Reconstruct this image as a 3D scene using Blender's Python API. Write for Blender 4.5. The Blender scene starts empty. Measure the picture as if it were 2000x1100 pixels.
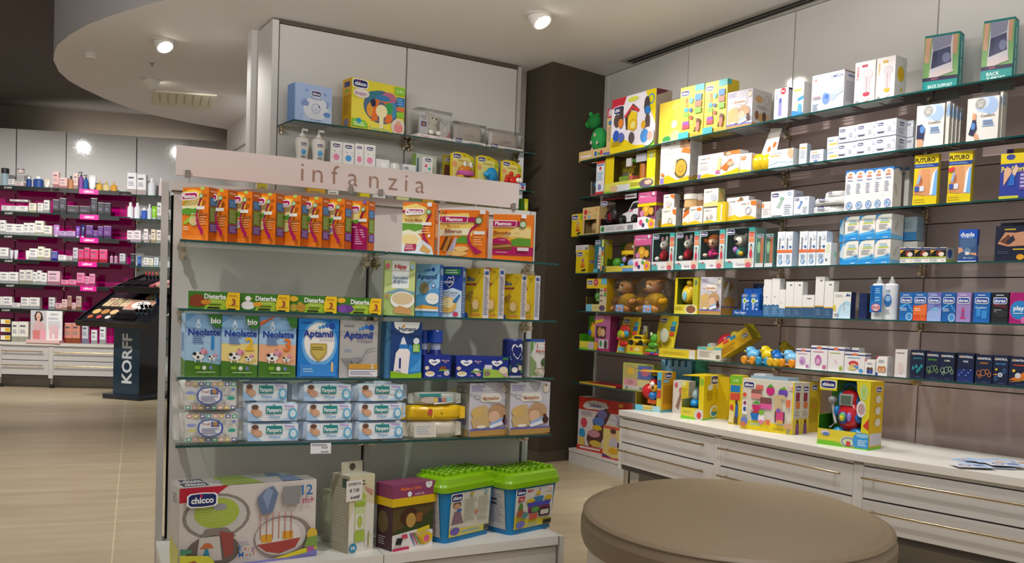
import bpy, bmesh, math, random
from mathutils import Vector, Matrix
R = random.Random(7)
S = bpy.context.scene
COL = S.collection
# ---------------------------------------------------------------- camera, world, light, exposure
CAM_H, CAM_T, CAM_R, F, CX, CY = 1.0865929, -0.04306312, 0.03604944, 1830.0, 1000.0, 690.925   # frame is 2000 x 1100
FW = Vector((0, math.cos(CAM_T), math.sin(CAM_T)))
_u = Vector((0, -math.sin(CAM_T), math.cos(CAM_T)))
_r = Vector((1, 0, 0))
RT = math.cos(CAM_R) * _r + math.sin(CAM_R) * _u
UP = -math.sin(CAM_R) * _r + math.cos(CAM_R) * _u
O = Vector((0, 0, CAM_H))
cam = bpy.data.cameras.new('camera'); camo = bpy.data.objects.new('camera', cam); COL.objects.link(camo)
cam.sensor_width = 36; cam.lens = F / 2000 * 36; cam.shift_y = (CY - 550) / 2000; cam.clip_start = .05
camo.matrix_world = Matrix((( RT.x, UP.x, -FW.x, 0), (RT.y, UP.y, -FW.y, 0), (RT.z, UP.z, -FW.z, CAM_H), (0, 0, 0, 1)))
S.camera = camo
W = bpy.data.worlds.new('world'); S.world = W; W.use_nodes = True
W.node_tree.nodes['Background'].inputs[0].default_value = (1.0, .96, .92, 1)
W.node_tree.nodes['Background'].inputs[1].default_value = .38
S.view_settings.view_transform = 'Standard'; S.view_settings.look = 'None'
S.view_settings.gamma = 1; S.view_settings.use_curve_mapping = False
S.view_settings.exposure = 0.0
if hasattr(S, 'cycles'): S.cycles.transparent_max_bounces = 40
def spot(loc, tgt, power, ang=70, blend=.6, size=.035, col=(1, .975, .945)):
    l = bpy.data.lights.new('downlight_or_added_spot', 'SPOT'); l.energy = power; l.spot_size = math.radians(ang); l.spot_blend = blend
    l.shadow_soft_size = size; l.color = col
    o = bpy.data.objects.new('downlight_or_added_spot', l); COL.objects.link(o); o.location = loc
    o.rotation_euler = (Vector(tgt) - Vector(loc)).to_track_quat('-Z', 'Y').to_euler()
    return o
def area(loc, tgt, power, sx, sy, col=(1, .98, .96)):
    l = bpy.data.lights.new('unseen_area_light', 'AREA'); l.shape = 'RECTANGLE'; l.size = sx; l.size_y = sy; l.energy = power; l.color = col
    o = bpy.data.objects.new('unseen_area_light', l); COL.objects.link(o); o.location = loc
    o.rotation_euler = (Vector(tgt) - Vector(loc)).to_track_quat('-Z', 'Y').to_euler()
    return o
# ceiling downlights: the ones in the photograph, then unseen spots added to brighten walls, floor and gondola
spot((.15, 5.75, 2.83), (1.4, 5.5, 1.3), 80, 76)
spot((-2.44, 6.63, 2.83), (-1.2, 6.4, 1.2), 45, 100)
spot((-2.98, 7.83, 2.83), (-2.2, 9.2, 1.6), 45, 100)
for p, t, e in (((.75, 4.6, 2.88), (1.75, 4.95, 1.0), 75), ((1.15, 3.7, 2.88), (2.15, 4.35, .6), 75), ((-.35, 5.0, 2.88), (.95, 6.2, 1.3), 62),
                ((-5.6, 8.6, 3.36), (-5.9, 11, 1.1), 170), ((-4.4, 8.9, 3.36), (-4.7, 11.2, 1.1), 170),
                ((-5.3, 7.6, 3.36), (-5.3, 9.9, .2), 260), ((-.75, 4.7, 2.88), (.25, 6.9, .75), 34), ((-3.6, 5.2, 3.36), (-3.0, 5.6, 0), 260), ((-2.2, 3.0, 3.36), (-1.9, 4.0, 0), 160), ((.7, 2.6, 3.2), (.8, 3.2, .4), 105),
                ((-1.35, 1.5, 3.2), (-.98, 3.1, 1.52), 110)):
    spot(p, t, e, 85 if e != 110 else 34)
area((1.3, 1.3, 3.3), (1.4, 2.2, 0), 28, 1.6, .9)  # added overhead fill without a fitting, lightens the pouffe and upper faces
# unseen upward area lights, added to brighten the ceiling
area((.9, 3.0, 2.4), (.9, 3.2, 3.6), 46, 1.6, .3)
area((-1.2, 3.2, 2.45), (-1.2, 3.6, 3.6), 60, 1.6, .3)
# cove strip on top of the far cabinets
area((-4.75, 11.86, 3.02), (-4.78, 11.96, 3.44), 9, 2.4, .05)
# ---------------------------------------------------------------- photo geometry helpers (where a sight line meets a real plane of the shop)
def line_t(A, D, px):                      # point on line A + t D seen at column px
    a = A - O; k = px - CX
    return (k * FW.dot(a) - F * RT.dot(a)) / (F * RT.dot(D) - k * FW.dot(D))
def z_at(A, py):                           # height above plan point A seen at row py
    a = A - O; k = CY - py
    return A.z + (F * UP.dot(a) - k * FW.dot(a)) / (k * FW.z - F * UP.z)
def proj(P):
    d = P - O; z = d.dot(FW); return CX + F * d.dot(RT) / z, CY - F * d.dot(UP) / z
def on_z(px, py, z):
    d = FW * F + RT * (px - CX) + UP * (CY - py); return O + d * ((z - CAM_H) / d.z)
# ---------------------------------------------------------------- colours and materials
def lin(c):
    c = c.lstrip('#')
    if len(c) == 3: c = ''.join(x * 2 for x in c)
    v = [int(c[i:i + 2], 16) / 255 for i in (0, 2, 4)]
    return tuple(x / 12.92 if x <= .04045 else ((x + .055) / 1.055) ** 2.4 for x in v)
MATS = {}
def mat(name, rough=.5, metal=0, trans=0, bump=0, bscale=60, coat=0, emit=0, spec=.5, sub=0):
    if name in MATS: return MATS[name]
    m = bpy.data.materials.new(name); m.use_nodes = True; nt = m.node_tree; b = nt.nodes['Principled BSDF']
    at = nt.nodes.new('ShaderNodeAttribute'); at.attribute_name = 'Col'
    tc = nt.nodes.new('ShaderNodeTexCoord'); no = nt.nodes.new('ShaderNodeTexNoise'); no.inputs['Scale'].default_value = bscale
    nt.links.new(tc.outputs['Object'], no.inputs['Vector'])
    mr = nt.nodes.new('ShaderNodeMapRange'); mr.inputs[3].default_value = max(.02, rough - .05); mr.inputs[4].default_value = rough + .05
    nt.links.new(no.outputs[0], mr.inputs[0]); nt.links.new(mr.outputs[0], b.inputs['Roughness'])
    nt.links.new(at.outputs['Color'], b.inputs['Base Color'])
    b.inputs['Metallic'].default_value = metal; b.inputs['Specular IOR Level'].default_value = spec
    b.inputs['Coat Weight'].default_value = coat; b.inputs['Coat Roughness'].default_value = .08
    if bump:
        bp = nt.nodes.new('ShaderNodeBump'); bp.inputs['Strength'].default_value = bump; bp.inputs['Distance'].default_value = .01
        nt.links.new(no.outputs[0], bp.inputs['Height']); nt.links.new(bp.outputs[0], b.inputs['Normal'])
    if emit:
        nt.links.new(at.outputs['Color'], b.inputs['Emission Color']); b.inputs['Emission Strength'].default_value = emit
    MATS[name] = m; return m
mat('card', .42, spec=.4); mat('plastic', .25, spec=.5); mat('matte', .7, spec=.3); mat('fabric', .9, bump=.5, bscale=180, spec=.2)
mat('metal', .22, metal=1); mat('gloss', .06, spec=.5); mat('film', .2, spec=.6, bump=.25, bscale=25); mat('lamp', .4, emit=14)
mat('satin', .35, spec=.45); mat('leather', .45, bump=.12, bscale=260, spec=.4)
def see_through(name, tint, gl, rough=.02, bump=0, op=0):
    m = bpy.data.materials.new(name); m.use_nodes = True; nt = m.node_tree
    for n in list(nt.nodes): nt.nodes.remove(n)
    out = nt.nodes.new('ShaderNodeOutputMaterial'); tr = nt.nodes.new('ShaderNodeBsdfTransparent'); tr.inputs[0].default_value = (*tint, 1)
    g = nt.nodes.new('ShaderNodeBsdfGlossy'); g.inputs['Roughness'].default_value = rough; g.inputs[0].default_value = (1, 1, 1, 1)
    mx = nt.nodes.new('ShaderNodeMixShader'); fr = nt.nodes.new('ShaderNodeFresnel'); fr.inputs[0].default_value = 1.45
    ma = nt.nodes.new('ShaderNodeMath'); ma.operation = 'MULTIPLY'; ma.inputs[1].default_value = gl
    nt.links.new(fr.outputs[0], ma.inputs[0]); nt.links.new(ma.outputs[0], mx.inputs[0]); nt.links.new(tr.outputs[0], mx.inputs[1]); nt.links.new(g.outputs[0], mx.inputs[2])
    if bump:
        no = nt.nodes.new('ShaderNodeTexNoise'); no.inputs['Scale'].default_value = 22; bp = nt.nodes.new('ShaderNodeBump'); bp.inputs['Strength'].default_value = bump; bp.inputs['Distance'].default_value = .02
        nt.links.new(no.outputs[0], bp.inputs['Height']); nt.links.new(bp.outputs[0], g.inputs['Normal']); nt.links.new(bp.outputs[0], fr.inputs['Normal'])
    nt.links.new(mx.outputs[0], out.inputs[0]); MATS[name] = m; return m
see_through('glass', (.93, .975, .955), 1.0); see_through('clear', (.95, .96, .97), .9, .08, .0); see_through('wrap', (.97, .97, .98), 1.3, .1, .9)
# ---------------------------------------------------------------- mesh builder: every face carries its printed colour
_txt = {}
def glyphs(s, bold=0):
    k = (s, bold)
    if k not in _txt:
        c = bpy.data.curves.new('t', 'FONT'); c.body = s; c.resolution_u = 2; c.offset = bold; c.size = 1
        o = bpy.data.objects.new('t', c); me = bpy.data.meshes.new_from_object(o)
        v = [(p.co.x, p.co.y) for p in me.vertices]; f = [tuple(p.vertices) for p in me.polygons]
        bpy.data.objects.remove(o); bpy.data.curves.remove(c); bpy.data.meshes.remove(me)
        xs = [p[0] for p in v] or [0, 1]
        _txt[k] = (v, f, min(xs), max(xs))
    return _txt[k]
class MB:
    def __init__(s): s.v = []; s.f = []; s.c = []; s.m = []; s.sm = []; s.mats = []; s.M = None
    def mi(s, m):
        if m not in s.mats: s.mats.append(m)
        return s.mats.index(m)
    def add(s, vs, fs, col, m='card', smooth=False):
        n = len(s.v); col = lin(col) if isinstance(col, str) else col
        if s.M is not None: vs = [s.M @ Vector(p) for p in vs]
        s.v += [tuple(p) for p in vs]; k = s.mi(m)
        for f in fs: s.f.append(tuple(n + i for i in f)); s.c.append(col); s.m.append(k); s.sm.append(smooth)
        return s
    def box(s, x0, y0, z0, x1, y1, z1, col, m='card', skip=''):
        v = [(x0, y0, z0), (x1, y0, z0), (x1, y1, z0), (x0, y1, z0), (x0, y0, z1), (x1, y0, z1), (x1, y1, z1), (x0, y1, z1)]
        F_ = dict(B=(3, 2, 1, 0), T=(4, 5, 6, 7), F=(0, 1, 5, 4), R=(1, 2, 6, 5), K=(2, 3, 7, 6), L=(3, 0, 4, 7))
        if isinstance(col, dict):
            n = len(s.v)
            for k, f in F_.items():
                if k not in skip: s.add([v[i] for i in f], [(0, 1, 2, 3)], col.get(k, col['*']), m)
        else: s.add(v, [f for k, f in F_.items() if k not in skip], col, m)
        return s
    def bbox(s, x0, y0, z0, x1, y1, z1, b, col, m='card'):      # box with softened edges
        bm = bmesh.new(); bmesh.ops.create_cube(bm, size=1)
        for p in bm.verts: p.co = Vector(((x0 + x1) / 2 + p.co.x * (x1 - x0), (y0 + y1) / 2 + p.co.y * (y1 - y0), (z0 + z1) / 2 + p.co.z * (z1 - z0)))
        bmesh.ops.bevel(bm, geom=bm.edges[:], offset=b, segments=2, affect='EDGES', profile=.5)
        s.add([p.co[:] for p in bm.verts], [[q.index for q in f.verts] for f in bm.faces], col, m, True); bm.free(); return s
    def prism(s, poly, z0, z1, col, m='card', side=None, sm=False):       # plan polygon (ccw) extruded upward
        n = len(poly); v = [(x, y, z0) for x, y in poly] + [(x, y, z1) for x, y in poly]
        s.add(v, [tuple(range(n))[::-1], tuple(range(n, 2 * n))], col, m)
        s.add(v, [(i, (i + 1) % n, n + (i + 1) % n, n + i) for i in range(n)], side or col, m, sm); return s
    def plate(s, poly, y0, y1, col, m='card', side=None):                 # front-view polygon (x, z) given thickness in y
        n = len(poly); v = [(x, y0, z) for x, z in poly] + [(x, y1, z) for x, z in poly]
        s.add(v, [tuple(range(n)), tuple(range(n, 2 * n))[::-1]], col, m)
        s.add(v, [(i, n + i, n + (i + 1) % n, (i + 1) % n) for i in range(n)], side or col, m); return s
    def lathe(s, prof, col, m='plastic', n=18, ctr=(0, 0, 0), ax='z', sx=1, sy=1):   # prof [(r, z[, col])]
        v = []; cx, cy, cz = ctr
        for p in prof:
            for i in range(n):
                a = 2 * math.pi * i / n; q = (p[0] * math.cos(a) * sx, p[0] * math.sin(a) * sy, p[1])
                if ax == 'y': q = (q[0], q[2], q[1])
                if ax == 'x': q = (q[2], q[0], q[1])
                v.append((cx + q[0], cy + q[1], cz + q[2]))
        for j in range(len(prof) - 1):
            c = prof[j][2] if len(prof[j]) > 2 else col
            s.add([v[j * n + i] for i in range(n)] + [v[(j + 1) * n + i] for i in range(n)], [(i, (i + 1) % n, n + (i + 1) % n, n + i) for i in range(n)], c, m, True)
        c0 = prof[0][2] if len(prof[0]) > 2 else col; c1 = prof[-1][2] if len(prof[-1]) > 2 else col
        s.add(v[:n], [tuple(range(n))[::-1]], c0, m); s.add(v[-n:], [tuple(range(n))], c1, m); return s
    def ell(s, c, r, col, m='plastic', n=12, k=8, rot=None):
        v = []; c = Vector(c)
        for j in range(1, k):
            t = math.pi * j / k
            for i in range(n):
                a = 2 * math.pi * i / n; q = Vector((r[0] * math.sin(t) * math.cos(a), r[1] * math.sin(t) * math.sin(a), r[2] * math.cos(t)))
                if rot is not None: q = rot @ q
                v.append(c + q)
        t_ = Vector((0, 0, r[2])); b_ = -t_
        if rot is not None: t_ = rot @ t_; b_ = rot @ b_
        v += [c + t_, c + b_]; T = len(v) - 2; f = []
        for j in range(k - 2):
            for i in range(n): f.append((j * n + i, (j + 1) * n + i, (j + 1) * n + (i + 1) % n, j * n + (i + 1) % n))
        for i in range(n): f.append((T, i, (i + 1) % n)); f.append((T + 1, (k - 2) * n + (i + 1) % n, (k - 2) * n + i))
        return s.add(v, f, col, m, True)
    def tube(s, pts, r, col, m='metal', n=8):
        pts = [Vector(p) for p in pts]; v = []; up = Vector((0, 0, 1))
        for i, p in enumerate(pts):
            t = (pts[min(i + 1, len(pts) - 1)] - pts[max(i - 1, 0)]).normalized()
            a = t.cross(up) if abs(t.z) < .95 else t.cross(Vector((1, 0, 0))); a.normalize(); b = a.cross(t)
            rr = r[i] if isinstance(r, (list, tuple)) else r
            for k in range(n): w = 2 * math.pi * k / n; v.append(p + a * math.cos(w) * rr + b * math.sin(w) * rr)
        f = [(i * n + k, i * n + (k + 1) % n, (i + 1) * n + (k + 1) % n, (i + 1) * n + k) for i in range(len(pts) - 1) for k in range(n)]
        s.add(v, f, col, m, True); s.add(v[:n], [tuple(range(n))], col, m); return s.add(v[-n:], [tuple(range(n))[::-1]], col, m)
    # printed artwork on a flat face: o origin, u and w spanning vectors, commands separated by ;
    def art(s, o, u, w, spec, m='card', z0=.0004, lift=.0004):
        o = Vector(o); u = Vector(u); w = Vector(w); nrm = u.cross(w).normalized(); lu = u.length; lw = w.length; k = 0
        cl = lambda t: min(100.0, max(0.0, t))
        def P(x, y, h): return o + u * (cl(x) / 100) + w * (cl(y) / 100) + nrm * h
        for cmd in spec.split(';'):
            t = cmd.split()
            if not t: continue
            h = z0 + lift * k; k += 1; op = t[0]
            def fl(i): return float(t[i])
            if op == 'r':
                x0, y0, x1, y1 = map(float, t[1:5]); s.add([P(x0, y0, h), P(x1, y0, h), P(x1, y1, h), P(x0, y1, h)], [(0, 1, 2, 3)], t[5], m)
            elif op in 'eoc':
                cx, cy, rx, ry = fl(1), fl(2), fl(3), (fl(4) if op != 'c' else fl(3) * lu / lw)
                col = t[5] if op == 'e' else (t[4] if op == 'c' else t[6]); n = 20
                A = [2 * math.pi * i / n for i in range(n)]
                if op == 'o':
                    q = fl(5); ry2 = ry - q * lu / lw
                    v = [P(cx + rx * math.cos(a), cy + ry * math.sin(a), h) for a in A] + [P(cx + (rx - q) * math.cos(a), cy + ry2 * math.sin(a), h) for a in A]
                    s.add(v, [(i, (i + 1) % n, n + (i + 1) % n, n + i) for i in range(n)], col, m)
                else: s.add([P(cx + rx * math.cos(a), cy + ry * math.sin(a), h) for a in A], [tuple(range(n))], col, m)
            elif op == 'p':
                q = list(map(float, t[2:])); v = [P(q[i], q[i + 1], h) for i in range(0, len(q), 2)]
                ar = sum(q[i] * q[(i + 3) % len(q)] - q[(i + 2) % len(q)] * q[i + 1] for i in range(0, len(q), 2))
                f = tuple(range(len(v))); s.add(v, [f if ar > 0 else f[::-1]], t[1], m)
            elif op in 'tvb':      # t text x y capheight colour [maxwidth]; b bold, v bold reading upward
                txt = t[1].replace('_', ' '); cx, cy, hh = fl(2), fl(3), fl(4); col = t[5]; mw = fl(6) if len(t) > 6 else 96
                gv, gf, a, b = glyphs(txt, .012 if op == 't' else .028)
                if op == 'v':
                    sc = hh / 100 * lu / .7; wd = (b - a) * sc; q = min(1, mw / 100 * lw / max(wd, 1e-6))
                    v = [o + u * (cx / 100) + w * (cy / 100) + nrm * h + w.normalized() * ((p[0] - (a + b) / 2) * sc * q) - u.normalized() * ((p[1] - .35) * sc) for p in gv]
                else:
                    sc = hh / 100 * lw / .7; wd = (b - a) * sc; q = min(1, mw / 100 * lu / max(wd, 1e-6))
                    v = [o + u * (cx / 100) + w * (cy / 100) + nrm * h + u.normalized() * ((p[0] - (a + b) / 2) * sc * q) + w.normalized() * ((p[1] - .35) * sc) for p in gv]
                s.add(v, gf, col, m)
            elif op == 'l':        # lines of small print: x0 y0 x1 y1 n colour
                x0, y0, x1, y1, n = fl(1), fl(2), fl(3), fl(4), int(t[5]); st = (y1 - y0) / n
                for i in range(n):
                    e = x1 - (x1 - x0) * ((i * 37 + 11) % 30) / 100
                    y = y0 + st * i; s.add([P(x0, y + st * .25, h), P(e, y + st * .25, h), P(e, y + st * .7, h), P(x0, y + st * .7, h)], [(0, 1, 2, 3)], t[6], m)
            elif op == 'C':        # navy lozenge maker's badge with white lettering: x y width
                cx, cy, wd = fl(1), fl(2), fl(3); hh = wd * .48 * lu / lw
                for e, c in ((1.12, 'fff'), (1, '1b2a6b')):
                    a, b = wd / 2 * e, hh / 2 * (e + .06 * (e > 1))
                    q = [(-a, -b * .6), (-a * .8, -b * .9), (0, -b), (a * .8, -b * .9), (a, -b * .6), (a, b * .6), (a * .8, b * .9), (0, b), (-a * .8, b * .9), (-a, b * .6)]
                    s.add([P(cx + x, cy + y, h) for x, y in q], [tuple(range(10))], c, m); h += lift
                gv, gf, a, b = glyphs('chicco', .03); sc = wd * .82 / 100 * lu / (b - a)
                s.add([o + u * (cx / 100) + w * (cy / 100) + nrm * h + u.normalized() * ((p[0] - (a + b) / 2) * sc) + w.normalized() * ((p[1] - .34) * sc) for p in gv], gf, 'fff', m)
                s.add([P(cx - wd * .04 + d[0] * wd * .04, cy + hh * .33 + d[1] * hh * .1, h) for d in ((-1, -1), (1, -1), (1, 1), (-1, 1))], [(0, 1, 2, 3)], 'e0243a', m); k += 2
        return s
    def link(s, name, parent=None, loc=None, rz=0, rx=0, ry=0):
        me = bpy.data.meshes.new(name); me.from_pydata(s.v, [], s.f)
        for m in s.mats: me.materials.append(MATS[m])
        me.polygons.foreach_set('material_index', s.m); me.polygons.foreach_set('use_smooth', s.sm)
        at = me.color_attributes.new('Col', 'FLOAT_COLOR', 'CORNER'); buf = []
        for p, c in zip(me.polygons, s.c): buf += [c[0], c[1], c[2], 1.0] * p.loop_total
        at.data.foreach_set('color', buf); me.update()
        o = bpy.data.objects.new(name, me); COL.objects.link(o)
        if parent: o.parent = parent
        if loc is not None: o.location = loc
        o.rotation_euler = (rx, ry, rz); return o
def empty(name, loc=(0, 0, 0), rz=0, rx=0):
    o = bpy.data.objects.new(name, None); COL.objects.link(o); o.location = loc; o.rotation_euler = (rx, 0, rz); o.empty_display_size = .05; return o
def tag(o, label, cat, group=None):
    o['label'] = label; o['category'] = cat
    if group: o['group'] = group
    return o
def struct(o): o['kind'] = 'structure'; return o
ORD = ['first', 'second', 'third', 'fourth', 'fifth', 'sixth', 'seventh', 'eighth', 'ninth', 'tenth', 'eleventh', 'twelfth', 'thirteenth', 'fourteenth']
V3 = lambda p, z: Vector((p[0], p[1], z))
def off(poly, d):      # plan polyline moved sideways by d (positive = away from the viewer, i.e. left of travel direction)
    out = []
    for i, p in enumerate(poly):
        a = poly[max(i - 1, 0)]; b = poly[min(i + 1, len(poly) - 1)]
        n = Vector((-(b[1] - a[1]), b[0] - a[0])).normalized(); out.append((p[0] + n.x * d, p[1] + n.y * d))
    return out
def lerp(a, b, t): return (a[0] + (b[0] - a[0]) * t, a[1] + (b[1] - a[1]) * t)
# ================================================================ plan of the shop (metres)
RP = [(.4356, 6.7529), (.8941, 5.9371), (1.3352, 5.218), (1.801, 4.491), (2.1598, 4.0366), (2.62, 3.49)]     # right wall: shelf fronts
WP = [(.6477, 7.1294), (1.0977, 6.2793), (1.576, 5.5227), (2.06, 4.735), (2.434, 4.262), (3.0, 3.60)]         # right wall: panels
CP = [(.6819, 5.7705), (1.1104, 4.9564), (1.5661, 4.1652), (2.16, 3.445)]                     # right wall: drawer bench front
GP = [(-1.0687, 2.9918), (-.4465, 3.2573), (.1666, 3.6179)]                                                   # gondola: shelf fronts
QP = [(-1.0394, 2.8363), (-.4162, 3.2374 - .03), (.2065, 3.6138 - .03)]                                       # gondola: base front
QP = [(-1.0394, 2.8363), (-.4162, 3.2074), (.2065, 3.5838)]
JP = [(-1.2109, 3.2962), (-.5553, 3.5398), (.0476, 3.8211)]                                                   # gondola: back panel
NP = [(-1.1449, 3.1564), (-.6036, 3.444), (.005, 3.7997)]                                                     # gondola: header sign
BP = [(-1.5495, 6.0234), (-.7883, 6.4711), (-.0342, 6.9428)]                                                  # tall unit behind it
LP = [(-8.2, 10.70), (-6.0355, 11.0141), (-5.4586, 11.0795), (-4.6505, 11.2185), (-3.0, 11.46)]                # far cosmetics wall
ZR = dict(s1=2.1895, s2=1.9279, s3=1.66, s4=1.3907, s5=1.1203, s6=.8494)
ZG = dict(g1=1.2845, g2=1.0646, g3=.8441, g4=.6236)
WHITE, GREY, BROWN, MAUVE = 'd6d2cd', 'b9b5b0', '4a3f33', 'c6aca9'
# ---------------------------------------------------------------- floor, ceiling, far walls
def floor_mat():
    m = bpy.data.materials.new('floor_tiles'); m.use_nodes = True; nt = m.node_tree; b = nt.nodes['Principled BSDF']
    tc = nt.nodes.new('ShaderNodeTexCoord'); mp = nt.nodes.new('ShaderNodeMapping'); br = nt.nodes.new('ShaderNodeTexBrick')
    mp.inputs['Rotation'].default_value = (0, 0, math.radians(-22)); mp.inputs['Location'].default_value = (1.82, .30, 0)
    nt.links.new(tc.outputs['Object'], mp.inputs[0]); nt.links.new(mp.outputs[0], br.inputs['Vector'])
    br.offset = 0; br.inputs['Scale'].default_value = 1; br.inputs['Brick Width'].default_value = 1.75; br.inputs['Row Height'].default_value = .87
    br.inputs['Mortar Size'].default_value = .0035; br.inputs['Color1'].default_value = (*lin('b9a88b'), 1); br.inputs['Color2'].default_value = (*lin('b4a386'), 1); br.inputs['Mortar'].default_value = (*lin('d2c09e'), 1)
    n = nt.nodes.new('ShaderNodeTexNoise'); n.inputs['Scale'].default_value = 2.2; n.inputs['Detail'].default_value = 6
    m2 = nt.nodes.new('ShaderNodeMapping'); m2.inputs['Scale'].default_value = (.6, 3.5, 1); nt.links.new(mp.outputs[0], m2.inputs[0]); nt.links.new(m2.outputs[0], n.inputs['Vector'])
    cr = nt.nodes.new('ShaderNodeMapRange'); cr.inputs[1].default_value = .3; cr.inputs[2].default_value = .7; cr.inputs[3].default_value = .86; cr.inputs[4].default_value = 1.1
    nt.links.new(n.outputs[0], cr.inputs[0]); mx = nt.nodes.new('ShaderNodeVectorMath'); mx.operation = 'SCALE'
    nt.links.new(br.outputs['Color'], mx.inputs[0]); nt.links.new(cr.outputs[0], mx.inputs['Scale']); nt.links.new(mx.outputs[0], b.inputs['Base Color'])
    b.inputs['Roughness'].default_value = .38; b.inputs['Specular IOR Level'].default_value = .35; MATS['floor'] = m
floor_mat()
struct(MB().box(-11, -1.5, -.1, 5, 13, 0, 'aaa', 'floor').link('floor'))
edge = [(-3.0, 9.95), (-3.36, 9.6), (-3.6, 9.27), (-3.714, 8.95), (-3.78, 8.6), (-3.804, 8.2), (-3.796, 7.946), (-3.732, 7.637), (-3.6, 7.28), (-3.5, 7.086), (-3.356, 6.84), (-3.137, 6.565), (-2.9, 6.31), (-2.641, 6.085), (-2.4, 5.9), (-2.171, 5.74), (-1.846, 5.484), (-1.463, 5.165), (-.9, 4.75), (0, 4.36), (1.2, 4.0), (2.6, 3.9), (4.4, 4.2)]
struct(MB().prism(edge + [(4.4, 11), (-3.0, 11)], 2.9, 3.44, 'e6e4e4', 'matte', 'cac6c8', True).link('ceiling'))
struct(MB().box(-11, 1.2, 3.44, 4.4, 13, 3.54, '57514a', 'matte').link('ceiling_upper'))
far = off(LP, .80); m = MB()
for a, b in zip(far, far[1:]): m.prism([a, b, (b[0] + .01, b[1] + .12), (a[0], a[1] + .12)], 0, 3.44, '6a6054', 'matte')
struct(m.link('wall_back'))
struct(MB().prism([(-3.05, 9.85), (-2.2, 8.35), (-2.1, 8.45), (-2.95, 9.95)], 0, 2.9, 'd0ccc7', 'satin').prism([(-3.05, 9.83), (-2.2, 8.33), (-2.2, 8.35), (-3.05, 9.85)], 2.62, 2.635, '8f8b88', 'satin').link('wall_partition'))
struct(MB().prism([(.2184, 6.8011), (.6485, 7.1752), (.50, 7.5), (.035, 7.1107)], 0, 2.9, '4d4438', 'matte').link('wall_corner'))
struct(MB().prism([(.212, 6.785), (.665, 7.178), (.66, 7.20), (.02, 7.12), (.022, 7.105)], 0, .079, '5a5043', 'matte').link('baseboard_corner'))
# white square column beside the tall unit
struct(MB().prism([(-1.835, 6.33), (-1.80, 6.295), (-1.60, 6.335), (-1.60, 6.55), (-1.835, 6.55)], 0, 2.9, 'd2d0cd', 'matte').link('wall_column'))
# ---------------------------------------------------------------- right wall: white upper panels, mauve lower panels with grooves
m = MB(); ZS = 2.2
for i in range(5):
    a, b = WP[i], WP[i + 1]; g = .004
    L = (Vector(b) - Vector(a)).length; a2 = lerp(a, b, g / L); b2 = lerp(a, b, 1 - g / L); nb = off([a, b], .03)
    def pan(z0, z1, c): m.prism([a2, b2, lerp(*nb, 1 - g / L), lerp(*nb, g / L)], z0, z1, c, 'gloss')
    pan(ZS, 2.895, WHITE)
    zs = [.30] + [z - .052 for z in (ZR['s6'], ZR['s5'], ZR['s4'], ZR['s3'], ZR['s2'])] + [ZS]
    for z0, z1 in zip(zs, zs[1:]): pan(z0 + .0025, z1 - .0025, MAUVE if i or z0 > .8 else 'c2b4b0')
    d1, d2 = off([a, b], .03), off([a, b], .09); m.prism([d1[0], d1[1], d2[1], d2[0]], 0, 2.9, '2c2622', 'matte')
struct(m.link('wall_right'))
e0 = off(WP, -.004)
struct(MB().prism([(WP[0][0] - .021, WP[0][1] + .03), (WP[0][0] + .0, WP[0][1] - .012), (WP[0][0] + .05, WP[0][1] + .03), (WP[0][0] + .03, WP[0][1] + .07)], .0, 2.895, 'd5d0cb', 'satin').link('trim_1'))
# linear air slot in the ceiling along that wall
sl = [tuple(on_z(1210, 117.5, 2.9)[:2]), tuple(on_z(1628, -30, 2.9)[:2])]; sr = [tuple(on_z(1236, 124.5, 2.9)[:2]), tuple(on_z(1660, -23, 2.9)[:2])]
v = empty('air_slot_grille', (0, 0, 0)); tag(v, 'long black two-slot air grille in the ceiling beside the white wall panels', 'vent')
m = MB(); m.prism([sl[0], sr[0], sr[1], sl[1]], 2.892, 2.9, '9c978e', 'satin'); m.link('frame', v)
for k in (.3, .62):
    a0, a1 = lerp(sl[0], sr[0], k), lerp(sl[1], sr[1], k); b0, b1 = lerp(sl[0], sr[0], k + .2), lerp(sl[1], sr[1], k + .2)
    MB().prism([lerp(a0, a1, .02), lerp(b0, b1, .02), b1, a1], 2.8895, 2.892, '1a1815', 'matte').link('slot', v)
# ---------------------------------------------------------------- ceiling fittings
def downlight(name, p, aim, label):
    o = empty(name, p); tag(o, label, 'ceiling lamp', 'white tilted ceiling downlights')
    MB().lathe([(.088, 0), (.092, -.006), (.07, -.009), (.066, .0)], 'dedad4', 'satin', 28).link('trim_ring', o)
    q = Vector(aim).normalized().to_track_quat('-Z', 'Y').to_matrix().to_4x4()
    m = MB(); m.M = q; m.lathe([(.064, .05), (.064, -.04), (.06, -.052), (.052, -.052)], 'e2dfda', 'satin', 24); m.link('housing', o, (0, 0, -.005))
    m = MB(); m.M = q; m.lathe([(.05, -.045), (.05, -.0535)], 'fff3e0', 'lamp', 24); m.link('lamp_face', o, (0, 0, -.005))
downlight('ceiling_downlight', (.091, 5.775, 2.9), (.42, -.36, -.83), 'lit downlight tilted toward the shelved wall, nearest the black air slot')
downlight('ceiling_downlight', (-2.518, 6.635, 2.9), (.45, -.34, -.82), 'lit downlight with a bright slit, between the smoke detector and the tall unit')
downlight('ceiling_downlight', (-3.055, 7.788, 2.9), (.35, .72, -.6), 'downlight turned away, just above the perforated ceiling plate')
o = empty('smoke_detector', (-3.21, 7.048, 2.9)); tag(o, 'round white smoke detector near the curved ceiling edge', 'smoke detector')
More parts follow.
